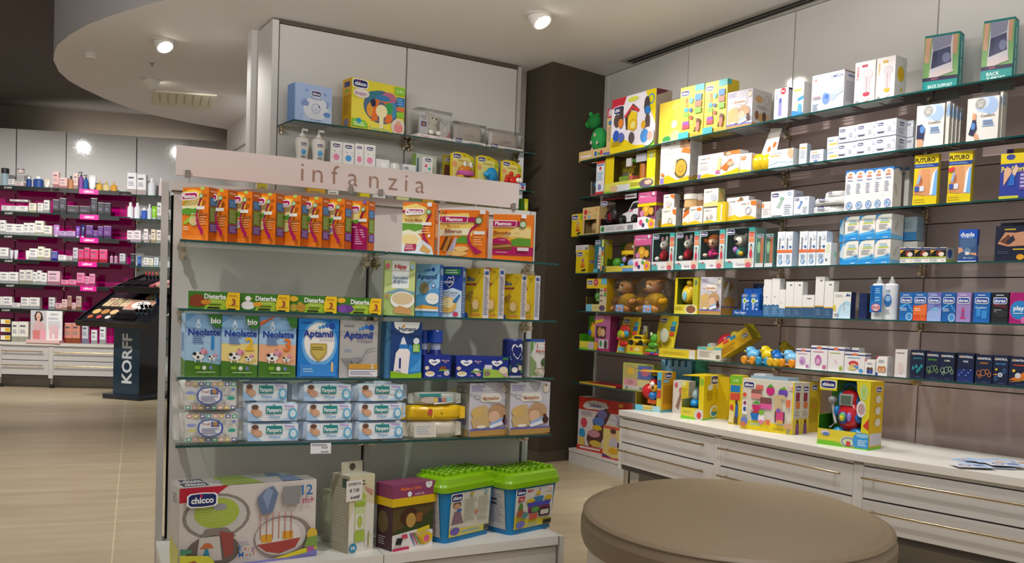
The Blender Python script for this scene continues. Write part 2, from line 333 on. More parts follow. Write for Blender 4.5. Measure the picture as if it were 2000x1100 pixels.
MB().lathe([(.055, 0), (.055, -.012), (.05, -.02)], 'cfcac4', 'satin', 24).link('base', o); MB().lathe([(.042, -.02), (.036, -.036), (.02, -.04)], 'd6d1cb', 'satin', 24).link('sensor_cap', o)
tag(MB().lathe([(.022, 0), (.02, -.008), (.008, -.01), (.008, -.03), (.014, -.032)], 'b8b2aa', 'metal', 14).link('fire_sprinkler', None, (-2.826, 7.238, 2.9)), 'tiny sprinkler head set in the white ceiling between two downlights', 'sprinkler')
q = [on_z(*p, 2.9) for p in ((302, 176), (424, 185), (411, 212), (297, 202))]
pl = MB().prism([tuple(x[:2]) for x in q], 2.8875, 2.8992, 'ddd8c2', 'matte')
for i in range(7):
    for j in range(6):
        for d in (.0, .28):
            a = lerp(q[0][:2], q[1][:2], .09 + i * .135 + .02 * j * .3); b = lerp(q[3][:2], q[2][:2], .09 + i * .135 + .006 * j)
            c = lerp(a, b, .12 + j * .11 + .02); pl.box(c[0] - .006, c[1] - .014, 2.8865, c[0] + .006, c[1] + .006, 2.8885, '2f2c24', 'matte')
            break
tag(pl.link('loudspeaker_plate'), 'cream perforated rectangular plate on the ceiling beside the turned downlight', 'ceiling plate')
# ---------------------------------------------------------------- drawer benches
def bench(name, P, back, ztop, zd, label, zlegs=.15, skip_end=False, handle='b9a88c'):
    o = empty(name, (P[0][0], P[0][1], 0)); tag(o, label, 'cabinet'); base = Vector((-P[0][0], -P[0][1], 0))
    T = Matrix.Translation(base); K = off(P, back)
    def mb(): m = MB(); m.M = T; return m
    m = mb(); f = off(P, -.012)
    for i in range(len(P) - 1): m.prism([f[i], f[i + 1], K[i + 1], K[i]], ztop - .032, ztop, 'dcd8d0', 'satin')
    m.link('worktop', o)
    m = mb(); g = off(P, .012)
    for i in range(len(P) - 1): m.prism([g[i], g[i + 1], K[i + 1], K[i]], zlegs, ztop - .033, 'c9c6c2', 'satin', '45423f')  # dark sides put shade into the gaps around the drawers
    h = off(P, .16)
    for i in range(len(P) - 1): m.prism([h[i], h[i + 1], K[i + 1], K[i]], 0, zlegs, '8d8984', 'satin')
    m.link('carcass', o)
    m = mb(); r0, r1 = off(P, .0), off(P, .014)
    for i in range(len(P) - 1): m.prism([r0[i], r0[i + 1], r1[i + 1], r1[i]], zd[0][0] + .002, ztop - .0335, 'cdcac5', 'satin')
    m.link('top_rail', o)
    for i in range(len(P) - 1):
        a, b = P[i], P[i + 1]; L = (Vector(b) - Vector(a)).length; ang = math.atan2(b[1] - a[1], b[0] - a[0])
        for z1, z0 in zd:
            d = empty('drawer'); d.parent = o; d.location = Vector((a[0], a[1], 0)) + base; d.rotation_euler = (0, 0, ang)
            MB().box(.028, 0, z0 + .004, L - .028, .02, z1 - .004, 'ccc9c6', 'gloss').link('drawer_front', d)
            zh = z1 - (z1 - z0) * .34
            mm = MB().tube([(.035, -.032, zh), (L - .075, -.032, zh)], .0055, handle, 'metal')
            for x in (.08, L - .12): mm.tube([(x, -.03, zh), (x, .002, zh)], .004, handle, 'metal')
            mm.link('handle', d)
        for x, e in ((0, 1), (L, -1)):
            c = lerp(a, b, x / L); c2 = lerp(a, b, (x + e * .026) / L); q = [c, c2, *[(p[0] - math.sin(ang) * .014, p[1] + math.cos(ang) * .014) for p in (c2, c)]]
            mm = mb(); mm.prism(q if e > 0 else q[::-1], zlegs, ztop - .034, 'cdcac5', 'satin'); mm.link('upright', o)
        c = lerp(a, b, .03 if i == 0 else 0)
        lg = mb(); x, y = c[0] - math.sin(ang) * .05, c[1] + math.cos(ang) * .05
        lg.lathe([(.02, .045), (.02, zlegs)], 'b5b2ae', 'metal', 14, (x, y, 0)); lg.lathe([(.026, 0), (.026, .045)], '2b2a28', 'matte', 14, (x, y, 0)); lg.link('leg', o)
    return o
bench('drawer_bench', CP, .62, .515, ((.4656, .3191), (.3191, .1792)), 'long white bench of drawers with bar handles along the shelved wall')
# low white plinth beside the bench
pw = [(.4476, 6.899), (.80, 6.22), (1.0977, 6.2793), (.69, 7.09)]
o = empty('display_plinth', (.4476, 6.899, 0)); tag(o, 'low white plinth at the dark corner, under the glass shelf', 'plinth'); T = Matrix.Translation((-.4476, -6.899, 0))
m = MB(); m.M = T; m.prism(pw, .0, .082, 'd3cfca', 'satin'); m.link('base', o)
m = MB(); m.M = T; m.prism([(.4446, 6.905), (.80, 6.212), (1.1, 6.28), (.69, 7.095)], .086, .1068, 'dcd8d3', 'satin'); m.link('top_board', o)
# ---------------------------------------------------------------- glass shelves
def shelf(name, a, b, ka, kb, z, label, group, ends=(1, 1), t=.008, br=(1, 1)):
    o = empty(name, ((a[0] + b[0]) / 2, (a[1] + b[1]) / 2, z - t)); tag(o, label, 'shelf', group); T = Matrix.Translation(-o.location)
    m = MB(); m.M = T; p = [a, b, kb, ka]
    m.add([V3(q, z) for q in p], [(0, 1, 2, 3)], 'fff', 'glass'); m.add([V3(q, z - t) for q in p], [(3, 2, 1, 0)], 'fff', 'glass'); m.link('pane', o)
    m = MB(); m.M = T
    for i, j in ((0, 1), (1, 2), (3, 0)): m.add([V3(p[i], z - t), V3(p[j], z - t), V3(p[j], z), V3(p[i], z)], [(0, 1, 2, 3)], '164844', 'gloss')
    m.link('polished_edge', o)
    for q, k, e, s in ((a, ka, br[0], 1), (b, kb, br[1], -1)):
        if not e: continue
        c = lerp(k, q, .1); d = (Vector(b) - Vector(a)).normalized() * (.018 * s); m = MB(); m.M = T
        m.lathe([(.011, -.045), (.011, .0)], 'cbb99a', 'metal', 12, (c[0] + d.x, c[1] + d.y, z - t))
        u = (Vector(q) - Vector(k)).normalized(); m.tube([V3((k[0] + d.x, k[1] + d.y), z - t - .028), V3((c[0] + d.x + u.x * .05, c[1] + d.y + u.y * .05), z - t - .028)], .010, 'cbb99a', 'metal', 10)
        m.tube([V3((k[0] + d.x, k[1] + d.y), z - t - .01), V3((c[0] + d.x + u.x * .035, c[1] + d.y + u.y * .035), z - t - .008)], .008, 'cbb99a', 'metal', 10)
        m.link('clamp', o)
RN = ['topmost', 'second', 'third', 'fourth', 'fifth', 'lowest long']
RW = [(p[0] - .012, p[1] - .008) for p in WP]
for k, z in enumerate(ZR.values()):
    for i in range(5):
        a = RP[i]
        shelf('glass_shelf', a, RP[i + 1], RW[i], RW[i + 1], z, f'{RN[k]} glass shelf on the mauve wall, {ORD[i]} pane out from the dark corner', 'glass shelves on the mauve wall', br=(i > 0, 0))
s7 = [tuple(lerp(RP[0], RP[1], -.02)), tuple(lerp(RP[0], RP[1], .98))]
shelf('glass_shelf', s7[0], s7[1], RW[0], RW[1], .607, 'short low glass shelf over the white plinth at the dark corner', 'glass shelves on the mauve wall', br=(0, 0))
JF = off(JP, -.004)
GN = ['top', 'second', 'third', 'fourth']
for k, z in enumerate(ZG.values()):
    for i in range(2):
        g = .004; a, b = GP[i], GP[i + 1]; ka, kb = JF[i], JF[i + 1]; ka = lerp(ka, kb, .03 if i == 0 else .005)
        shelf('glass_shelf', a if i == 0 else lerp(a, b, .006), b if i else lerp(a, b, .994), ka, kb, z, f'{GN[k]} glass shelf of the front gondola, {"pane at the white end post" if i == 0 else "pane away from the white end post"}', 'glass shelves of the front gondola')
# ---------------------------------------------------------------- front gondola
o = empty('shelving_gondola', (*GP[1], 0)); tag(o, 'white free-standing gondola with back panels, end posts and a drawer base', 'shelving unit'); T = Matrix.Translation(-o.location)
def G(): m = MB(); m.M = T; return m
def slab(m, P, d0, d1, z0, z1, col, mt='satin', g0=0, g1=0):
    a, b = off(P, d0), off(P, d1); m.prism([lerp(a[0], a[1], g0), lerp(a[0], a[1], 1 - g1), lerp(b[0], b[1], 1 - g1), lerp(b[0], b[1], g0)], z0, z1, col, mt)
for i in range(2):
    m = G(); slab(m, JP[i:i + 2], 0, .03, .2355, 1.468, 'cfcac4', 'satin', .012, .006); m.link('back_panel', o)
m = G()
for i in range(2): slab(m, JP[i:i + 2], .03, .05, .0, 1.46, '191715', 'matte')  # black backing stands in for the shade in the panel gaps
m.link('gap_backing', o)
m = G()
for i in range(2): slab(m, JP[i:i + 2], -.012, .075, 1.474, 1.5014, 'd8d3cd', 'satin')
m.link('top_rail', o)
u = (Vector(JP[1]) - Vector(JP[0])).normalized(); w = Vector((-u.y, u.x))
def post(c, x0, x1, y0, y1, z0, z1, col, nm, mt='satin', u=u, w=w):
    c = Vector(c); m = G(); m.prism([tuple(c + u * x0 + w * y0), tuple(c + u * x1 + w * y0), tuple(c + u * x1 + w * y1), tuple(c + u * x0 + w * y1)], z0, z1, col, mt); m.link(nm, o)
post(JP[0], -.032, -.008, -.005, .07, 0, 1.5014, 'c9c5c0', 'end_post')
u2 = (Vector(JP[2]) - Vector(JP[1])).normalized(); w2 = Vector((-u2.y, u2.x))
post(JP[2], .006, .03, -.005, .07, 0, 1.5014, 'c4c6c2', 'end_post', 'satin', u2, w2)
JB = off(JP, .07)
Q0 = (QP[0][0] - .0, QP[0][1]); ends = [(JP[0][0] - .028, JP[0][1])]
for i in range(2):
    m = G(); a, b = QP[i], QP[i + 1]; b = lerp(a, b, .996); k = JB
    L0 = (JB[0][0] - .03, JB[0][1] - .012) if i == 0 else JB[i]; L1 = JB[i + 1] if i == 0 else (JB[2][0] + .028, JB[2][1] + .013)
    m.prism([a, b, L1, L0], .2005, .2355, 'dedbd4', 'satin'); m.link('base_top', o)
    m = G(); qa = off(QP, .012); m.prism([qa[i], lerp(qa[i], qa[i + 1], .996), L1, L0], 0, .194, 'c9c4bd', 'satin'); m.link('base_drawer', o)
e = (Vector(QP[2]) - Vector(QP[1])).normalized(); n = Vector((-e.y, e.x))
m = G(); a = Vector(QP[2]) + e * .004; b = a + e * .02; bk = Vector(JB[2]) + e * .03
m.prism([tuple(a), tuple(b), tuple(bk + e * .02), tuple(bk)], 0, .232, 'd2cec8', 'satin'); m.link('base_end_panel', o)
# header sign
o = empty('header_sign', (*NP[1], 1.5014)); tag(o, 'frosted pale pink header board lettered infanzia, standing on the gondola', 'sign'); T = Matrix.Translation(-o.location)
m = G(); A, B = NP[0], NP[2]; NM = NP[1]
for i in range(2): slab(m, NP[i:i + 2], 0, .012, 1.509, 1.6085, 'd9cdc8', 'satin')
m.link('board', o)
xs = dict(zip(range(8), (590, 620, 654, 689, 730, 767, 793, 820)))
for k, ch in enumerate('infanzia'):
    seg = 0 if xs[k] < 676 else 1; a, b = V3(NP[seg], 1.55), V3(NP[seg + 1], 1.55); D = b - a; t = line_t(a, D, xs[k]); c = a + D * t; d = D.normalized(); nn = Vector((d.y, -d.x, 0))
    m = G(); gv, gf, x0, x1 = glyphs(ch, -.012); sc = .096
    m.add([V3((c + nn * .002)[:2], 1.531) + d * ((p[0] - (x0 + x1) / 2) * sc * 1.06) + Vector((0, 0, p[1] * sc)) for p in gv], gf, 'a07a66', 'satin'); m.link('letter', o)
for px in (366, 684, 742, 1001):
    seg = 0 if px < 700 else 1; a, b = V3(NP[seg], 1.51), V3(NP[seg + 1], 1.51); t = line_t(a, b - a, px); c = a + (b - a) * t; d = (b - a).normalized()
    m = G(); m.lathe([(.009, 1.5014), (.009, 1.527)], 'b4aca2', 'metal', 12, (c.x + d.y * .009, c.y - d.x * .009, 0)); m.link('pin', o)
# price label hanging on the fourth shelf
a, b = V3(GP[0], .6), V3(GP[1], .6); t = line_t(a, b - a, 606); t2 = line_t(a, b - a, 646); c = a + (b - a) * t; d = (b - a) * (t2 - t); nn = Vector((d.y, -d.x, 0)).normalized() * .004
m = MB(); m.add([c + nn + Vector((0, 0, .022)), c + d + nn + Vector((0, 0, .022)), c + d + nn - Vector((0, 0, .014)), c + nn - Vector((0, 0, .014))], [(3, 2, 1, 0)], 'e8e6ea', 'card')
m.add([p - nn * .3 for p in (c + nn + Vector((0, 0, .022)), c + d + nn + Vector((0, 0, .022)), c + d + nn - Vector((0, 0, .014)), c + nn - Vector((0, 0, .014)))], [(0, 1, 2, 3)], 'e8e6ea', 'card')
m.art(c + nn - Vector((0, 0, .014)), d, (0, 0, .036), 'l 6 72 90 92 2 667;t €3,20 68 58 16 223;r 50 14 88 20 445')
tag(m.link('price_label'), 'small white shelf-edge price label under the baby wipes', 'label')
# ---------------------------------------------------------------- tall glass-fronted unit behind the gondola
o = empty('display_unit', (*BP[1], 0)); tag(o, 'tall white wall unit reaching the ceiling behind the gondola', 'cabinet'); T = Matrix.Translation(-o.location)
for i in range(2):
    m = G(); slab(m, BP[i:i + 2], 0, .03, .0, 2.868, 'cfccc8', 'gloss', .006, .006); m.link('back_panel', o)
m = G()
for i in range(2): slab(m, BP[i:i + 2], .03, .06, 0, 2.88, '231f1b', 'matte')
m.link('gap_backing', o)
m = G(); a = Vector(BP[0]); u = (Vector(BP[1]) - a).normalized(); w = Vector((-u.y, u.x)); m.prism([tuple(a - u * .045 - w * .01), tuple(a - u * .004 - w * .01), tuple(a - u * .004 + w * .35), tuple(a - u * .045 + w * .35)], 0, 2.886, 'd2cfca', 'matte'); m.link('end_panel', o)
m = G(); a = Vector(BP[2]); u = (Vector(BP[2]) - Vector(BP[1])).normalized(); w = Vector((-u.y, u.x)); m.prism([tuple(a + u * .004 - w * .01), tuple(a + u * .028 - w * .01), tuple(a + u * .028 + w * .35), tuple(a + u * .004 + w * .35)], 0, 2.886, 'bdb9b3', 'satin'); m.link('end_panel', o)
m = G()
for i in range(2): slab(m, BP[i:i + 2], -.004, .05, 2.872, 2.898, '5a5046', 'satin')
m.link('top_strip', o)
BF = off(BP, -.27); BK = off(BP, -.006); ZB = dict(b1=2.228, b2=1.958, b3=1.70)
BF[0] = lerp(BF[0], BF[1], .03); BF[2] = lerp(BF[1], BF[2], 1.015)
for k, z in enumerate(ZB.values()):
    for i in range(2): shelf('glass_shelf', BF[i], BF[i + 1], BK[i], BK[i + 1], z, f'{["uppermost", "middle", "lower"][k]} glass shelf of the tall unit, {"pane by the white column" if i == 0 else "pane by the dark corner"}', 'glass shelves of the tall unit')
# ---------------------------------------------------------------- round pouffe
o = empty('round_pouffe', (.80, 3.28, 0), math.radians(-9)); tag(o, 'large round pouffe with a taupe leather seat on a white drum', 'pouffe')
rx, ry = .533, .685
MB().lathe([(.95, 0), (.95, .30)], 'd3cdc2', 'satin', 64, sx=rx, sy=ry).link('drum', o)
m = MB(); m.lathe([(.955, .30), (.985, .305), (1.0, .33), (1.0, .375), (.985, .402), (.96, .414), (.90, .425), (.7, .434), (.4, .437), (.02, .438)], '8b7962', 'leather', 72, sx=rx, sy=ry); m.link('cushion', o)
m = MB(); pts = [(.9845 * rx * math.cos(a), .9845 * ry * math.sin(a), .404) for a in [2 * math.pi * i / 72 for i in range(73)]]; m.tube(pts, .003, '7c6b56', 'leather', 6); m.link('piping', o)
# loose leaflets at the far end of the bench are built with the goods
# ================================================================ placing goods: a thing seen at given columns stands on a given shelf line
CR = dict(A=(320, 260, .23632), B=(680, 340, .21), C=(320, 540, .22), D=(720, 490, .24548), E=(320, 720, .25), F=(780, 720, .1636), G=(300, 860, .21818), H=(640, 860, .24),
          I=(520, 30, .33645), J=(1110, 120, .25452), K=(1460, 100, .27), L=(1100, 360, .21), M=(1480, 300, .26), N=(1100, 510, .21), O=(1420, 500, .29), P=(1100, 680, .21814), Q=(1420, 700, .29),
          LA=(0, 240, .1909), LB=(0, 430, .1909), LC=(0, 590, .1909), X=(0, 0, 1), I2=(860, 280, .13633), I3=(560, 150, .1636), S=(130, 500, .1273))
class Sp: pass
def put(P, z, c, x0, x1, yt, sb=.03, rot=0, d=.06, w=None, h=None):
    ox, oy, s = CR[c]; X0, X1 = ox + x0 * s, ox + x1 * s; q = off(P, sb); mid = (X0 + X1) / 2; best = None
    for i in range(len(q) - 1):
        a, b = V3(q[i], z), V3(q[i + 1], z); t = line_t(a, b - a, mid); e = max(0, -t, t - 1)
        if (a + (b - a) * t - O).dot(FW) <= 0: continue
        if best is None or e < best[0] - 1e-6: best = (e, a, b)
    e, a, b = best; ang = math.atan2(b.y - a.y, b.x - a.x) + math.radians(rot); E = Vector((math.cos(ang), math.sin(ang), 0))
    if w: P1 = a + (b - a) * line_t(a, b - a, X1); P0 = P1 - E * w
    else: P0 = a + (b - a) * line_t(a, b - a, X0); w = line_t(P0, E, X1)
    r = Sp(); r.w, r.d, r.rz, r.z = w, d, ang, z; r.h = h or (z_at(P0, oy + yt * s) - z)
    N_ = Vector((-E.y, E.x, 0)); r.loc = P0 + E * (w / 2) + N_ * (d / 2); r.E, r.N, r.P0 = E, N_, P0; return r
def faces(w, d, h): return dict(F=((-w / 2, -d / 2, 0), (w, 0, 0), (0, 0, h)), R=((w / 2, -d / 2, 0), (0, d, 0), (0, 0, h)), L=((-w / 2, d / 2, 0), (0, -d, 0), (0, 0, h)), T=((-w / 2, -d / 2, h), (w, 0, 0), (0, d, 0)))
def carton(name, r, col, art, label, cat='box', group=None, m='card', parent=None):
    b = MB(); w, d, h = r.w, r.d, r.h; b.box(-w / 2, -d / 2, 0, w / 2, d / 2, h, col, m); fr = faces(w, d, h)
    for k, s in art.items(): b.art(*fr[k], s, m)
    o = b.link(name, None, r.loc, r.rz)
    return tag(o, label, cat, group)
# bottle shapes: list of (radius fraction, height fraction, colour)
def round_pack(name, r, prof, label, cat, group=None, m='plastic', n=18, flat=.7):
    o = MB().lathe([(max(.001, p[0] * r.w / 2), p[1] * r.h, p[2]) for p in prof], 'fff', m, n, sy=flat).link(name, None, r.loc, r.rz); return tag(o, label, cat, group)
# ================================================================ far cosmetics wall
bench('drawer_bench', LP[:4], .42, .536, ((.486, .328), (.328, .152)), 'white drawer bench with gold bar handles under the magenta cosmetics shelves', .118, handle='d8b87a')
o = empty('display_plinth', (*LP[3], 0)); tag(o, 'low white base under the pale shelf bay behind the black tester stand', 'plinth'); T = Matrix.Translation(-o.location)
lw = [LP[3], LP[4]]; lk = off(lw, .43)
m = G(); m.prism([*off(lw, .03), lk[1], lk[0]], 0, .105, 'd0ccc7', 'satin'); m.link('base', o)
m = G(); m.prism([*off(lw, .02), lk[1], lk[0]], .109, .14, 'dcd8d3', 'satin'); m.link('top_board', o)
LB_ = off(LP, .44); LS = off(LP, .14)
zl = []
a, b = V3(LS[1], 1), V3(LS[2], 1)
for y in (363.5, 413.5, 459, 506.5, 554.5, 602.5):
    q = a + (b - a) * line_t(a, b - a, 36); q.z = 0; zl.append(z_at(q, y))
zt = 3.10; zm = zl[0] - .02
m = MB()
for i in range(4):
    a, b = LB_[i], LB_[i + 1]; L = (Vector(b) - Vector(a)).length; g = .006 / L; a2, b2 = lerp(a, b, g), lerp(a, b, 1 - g); k = off([a2, b2], .03)
    m.prism([a2, b2, k[1], k[0]], zm, zt, 'd3d0cd', 'gloss'); m.prism([a2, b2, k[1], k[0]], .13, zm - .004, 'b5056f' if i < 3 else 'c9cac8', 'gloss')
    k = off([a, b], .035); k2 = off([a, b], .07); m.prism([k[0], k[1], k2[1], k2[0]], 0, zt - .01, '1f1c1a', 'matte')
struct(m.link('wall_left'))
m = MB(); c = lerp(LB_[3], LB_[4], .36); 
struct(MB().prism([(c[0], c[1] - .01), (c[0] + .03, c[1] - .01), (c[0] + .03, c[1] + .06), (c[0], c[1] + .06)], 0, zt, 'c5c2be', 'satin').link('trim_2'))
LW = off(LP, .425); LNM = ['top', 'second', 'third', 'fourth', 'fifth', 'sixth']
for k, z in enumerate(zl):
    for i in (0, 1, 2): shelf('glass_shelf', LS[i], LS[i + 1], LW[i], LW[i + 1], z, f'{LNM[k]} glass shelf of the magenta cosmetics wall, {ORD[i]} pane toward the tester stand', 'glass shelves of the magenta wall', t=.012, br=(1, 0))
zbay = []
a, b = V3(LS[3], 1), V3(LS[4], 1)
for k, y in enumerate((381, 427.5, 474, 521, 615, 660.5)):
    q = a + (b - a) * line_t(a, b - a, 280); q.z = 0; z = z_at(q, y); zbay.append(z)
    shelf('glass_shelf', lerp(LS[3], LS[4], .01), LS[4], lerp(LW[3], LW[4], .01), LW[4], z, f'{LNM[k]} glass shelf of the pale bay next to the magenta wall', 'glass shelves of the pale bay', t=.012)
# black shelf-edge strips with maker lettering
def strip(x0, x1, y0, y1, txt, plate, z, label):
    r = put(LS, z, 'X', x0, x1, None, -.02, h=.01); a = Vector(r.P0); b = a + r.E * r.w
    h = .045; m = MB(); m.box(0, 0, 0, r.w, .008, h, '16130f', 'satin')
    if plate: p0, p1 = plate; m.art((r.w * p0, 0, -.004), (r.w * (p1 - p0), 0, 0), (0, 0, h + .014), f'r 0 0 100 100 e8109a;b {txt} 50 50 42 fff', 'satin', .002, .002)
    else: m.art((0, 0, 0), (r.w, 0, 0), (0, 0, h), f't {txt} 28 58 46 e8e4de', 'satin', .001, .001)
    o = m.link('shelf_strip', None, (a.x, a.y, z - .008 - h), r.rz); tag(o, label, 'shelf strip', 'black strips along the magenta shelves')
for k, (x0, x1) in enumerate(((0, 72), (0, 77), (0, 74), (0, 77), (0, 86), (0, 58))): strip(-6, x1, 0, 0, 'KORFF', None, zl[k], f'black strip with plain white lettering on the {LNM[k]} magenta shelf')
for k, (x0, x1, p) in enumerate(((116, 233, (.33, .65)), (118, 233, (.33, .65)), (122, 233, (.31, .63)), (118, 214, (.36, .74)), (150, 214, (.1, .6)))): strip(x0, x1, 0, 0, 'LIERAC', p, zl[k], f'black strip with a hot pink name plate on the {LNM[k]} magenta shelf')
def goods(rows, P, z, c, where, sb=.05, group=None):
    n = {}; tot = {}
    for row in rows: k = (row[0], (row[5] if len(row) > 5 else '') or 'white'); tot[k] = tot.get(k, 0) + 1
    for row in rows:
        kind, x0, x1, yt, col = row[:5]; ex = row[5] if len(row) > 5 else ''; zz = z + (row[6] if len(row) > 6 else 0)
        r = put(P, zz, c, x0, x1, yt, sb + R.uniform(0, .015), R.uniform(-4, 4), d=.06)
        r.d = min(.09, max(.03, r.w * .8)); r.loc = r.P0 + r.E * (r.w / 2) + r.N * (r.d / 2)
        cn = ex or 'white'
        i = n[(kind, cn)] = n.get((kind, cn), 0) + 1; dr = 'gondola' if 'pale bay' in where else 'tester stand'
        lab = lambda what: f'{cn} {what} on the {where}' if tot[(kind, cn)] == 1 else f'{cn} {what}, {ORD[i - 1]} toward the {dr}, {where}'
        if kind == 'b':
            lo = ''.join('0123456789abcdef'[max(0, int(x, 16) - 5)] for x in (col if len(col) == 3 else col[0] + col[2] + col[4]))
            carton('skincare_box', r, col, {'F': f'r 0 0 100 26 {lo};r 12 74 70 82 556;l 12 40 80 62 3 889;r 0 98 100 100 fff'}, lab('skincare carton'), 'box', group)
        elif kind == 'o': round_pack('skincare_bottle', r, [(.9, 0, col), (1, .03, col), (1, .62, col), (.8, .72, col), (.4, .76, '2a2a33'), (.4, .97, '2a2a33'), (.34, 1, '2a2a33')], lab('bottle with dark cap'), 'bottle', group)
        elif kind == 'w': round_pack('skincare_bottle', r, [(.9, 0, col), (1, .03, col), (1, .66, col), (.72, .76, 'eee'), (.46, .78, 'f4f4f4'), (.46, .98, 'f4f4f4'), (.4, 1, 'f4f4f4')], lab('bottle with white cap'), 'bottle', group)
        elif kind == 'g': round_pack('perfume_bottle', r, [(1, 0, col), (1, .62, col), (.3, .7, 'c9a03a'), (.3, .78, 'caa23c'), (.26, 1, 'd2ad4c')], lab('bottle with gold stopper'), 'bottle', group, flat=.5)
        elif kind == 'p': 
            o = MB().lathe([(r.w * .45, 0, col), (r.w / 2, .005, col), (r.w / 2, r.h * .66, col), (r.w * .2, r.h * .76, '1d1a20'), (r.w * .2, r.h * .84, '1d1a20'), (.004, r.h * .86, '1d1a20'), (.004, r.h * .94, '1d1a20')], col, 'plastic', 16).box(-r.w * .6, -.008, r.h * .94, .01, .008, r.h, '1d1a20', 'plastic').link('pump_bottle', None, r.loc, r.rz)
            tag(o, lab('pump bottle'), 'bottle', group)
        elif kind == 'j': round_pack('cream_jar', r, [(.95, 0, col), (1, .05, col), (1, .68, col), (1.02, .7, '26242a'), (1.02, .98, '26242a'), (.95, 1, '26242a')], lab('jar with dark lid'), 'jar', group, flat=1)
        elif kind == 't':
            m = MB(); w, h = r.w, r.h; v = []
            for zf, rx_, ry_ in ((.14, .42, .016), (.3, .46, .015), (.7, .5, .008), (1, .5, .0015)):
                for k in range(12): a = 2 * math.pi * k / 12; v.append((math.cos(a) * rx_ * w, math.sin(a) * ry_, zf * h))
            m.add(v, [(j * 12 + k, j * 12 + (k + 1) % 12, j * 12 + 12 + (k + 1) % 12, j * 12 + 12 + k) for j in range(3) for k in range(12)] + [tuple(range(36, 48))], col, 'plastic', True)
            m.lathe([(.3 * w, 0), (.34 * w, .15 * h)], 'ddd', 'plastic', 14); tag(m.link('cream_tube', None, r.loc, r.rz), lab('cream tube'), 'tube', group)
WD, BW, SV = 'e9e6e1', 'white', 'ccc8c8'
g1_ = 'skincare on the magenta wall'
M1 = 'top magenta shelf'
goods([('j', 0, 78, 460, '9fb4c0', 'pale blue'), ('b', 82, 146, 575, WD), ('b', 150, 240, 605, 'e6cfc9', 'rosy white'), ('w', 260, 315, 545, '1d3f86', 'dark blue'), ('w', 325, 430, 540, '2c4c94', 'wide blue'), ('t', 440, 500, 570, 'e4d9c4', 'cream'),
       ('b', 540, 600, 500, 'e8b3b0', 'pink'), ('b', 605, 685, 560, 'e9bcb6', 'blush'), ('o', 695, 748, 540, 'c08658', 'amber'), ('b', 752, 795, 520, 'e6c0b4', 'peach'), ('p', 800, 848, 500, '8c4f9c', 'purple'), ('p', 852, 897, 530, '1f5fa8', 'blue'), ('t', 900, 970, 530, 'f2f0ee'), ('g', 978, 1043, 590, 'd8a92e', 'golden'), ('g', 1048, 1115, 595, 'dfc98a', 'pale gold'), ('g', 1125, 1192, 600, 'd99c1c', 'deep yellow')], LS, zl[0], 'LA', M1, group=g1_)
r = put(LS, zl[0] + .165, 'LA', 165, 238, 468, .06, d=.08); round_pack('cream_jar', r, [(.95, 0, 'e6cfc9'), (1, .8, 'e8d6d0'), (1.02, .82, '26242a'), (1, 1, '26242a')], 'rosy white jar with black lid standing on a carton, top magenta shelf', 'jar', flat=1)
M2 = 'second magenta shelf'
goods([('b', 15, 98, 845, WD), ('b', 100, 188, 848, WD), ('b', 190, 284, 848, WD), ('b', 295, 370, 820, 'e8e2cf', 'cream'), ('b', 385, 440, 820, WD), ('b', 447, 505, 790, 'd9d6d2', 'tall white'),
       ('b', 540, 605, 785, '4b4650', 'charcoal'), ('b', 610, 675, 770, '423e46', 'tall charcoal'), ('b', 685, 805, 845, '4a4244', 'wide charcoal'), ('b', 812, 925, 850, '433c40', 'wide charcoal'), ('b', 930, 992, 770, '3f3c44', 'tall charcoal'), ('b', 1000, 1062, 815, '3b383f', 'charcoal'), ('b', 1066, 1130, 820, '38363d', 'charcoal')], LS, zl[1], 'LA', M2, group=g1_)
for x0, x1 in ((100, 188), (190, 284)):
    pass
goods([('b', 100, 188, 782, WD, 'stacked white', .125), ('b', 190, 284, 785, WD, 'stacked white', .125)], LS, zl[1], 'LA', M2, group=g1_)
goods([('b', 0, 55, 0, WD), ('b', 58, 150, 35, WD), ('b', 152, 240, 40, WD), ('b', 242, 298, 28, WD), ('b', 300, 355, 28, WD), ('b', 358, 446, 5, 'e9e2d4', 'tall cream'), ('b', 449, 530, 55, 'e4e0d4', 'cream'),
       ('t', 540, 600, 45, 'b58ac0', 'lilac'), ('b', 603, 680, 112, 'b99cc4', 'lilac'), ('b', 684, 768, 112, 'b99cc4', 'lilac'), ('t', 770, 815, 60, '7a4fae', 'violet'), ('t', 820, 864, 45, '35306a', 'indigo'), ('b', 880, 950, 55, '6b2f8f', 'purple'), ('b', 955, 998, 105, '733694', 'purple'), ('b', 1000, 1052, 65, '6a2e8c', 'purple'), ('b', 1060, 1135, 60, '74348f', 'purple')], LS, zl[2], 'LB', 'third magenta shelf', group=g1_)
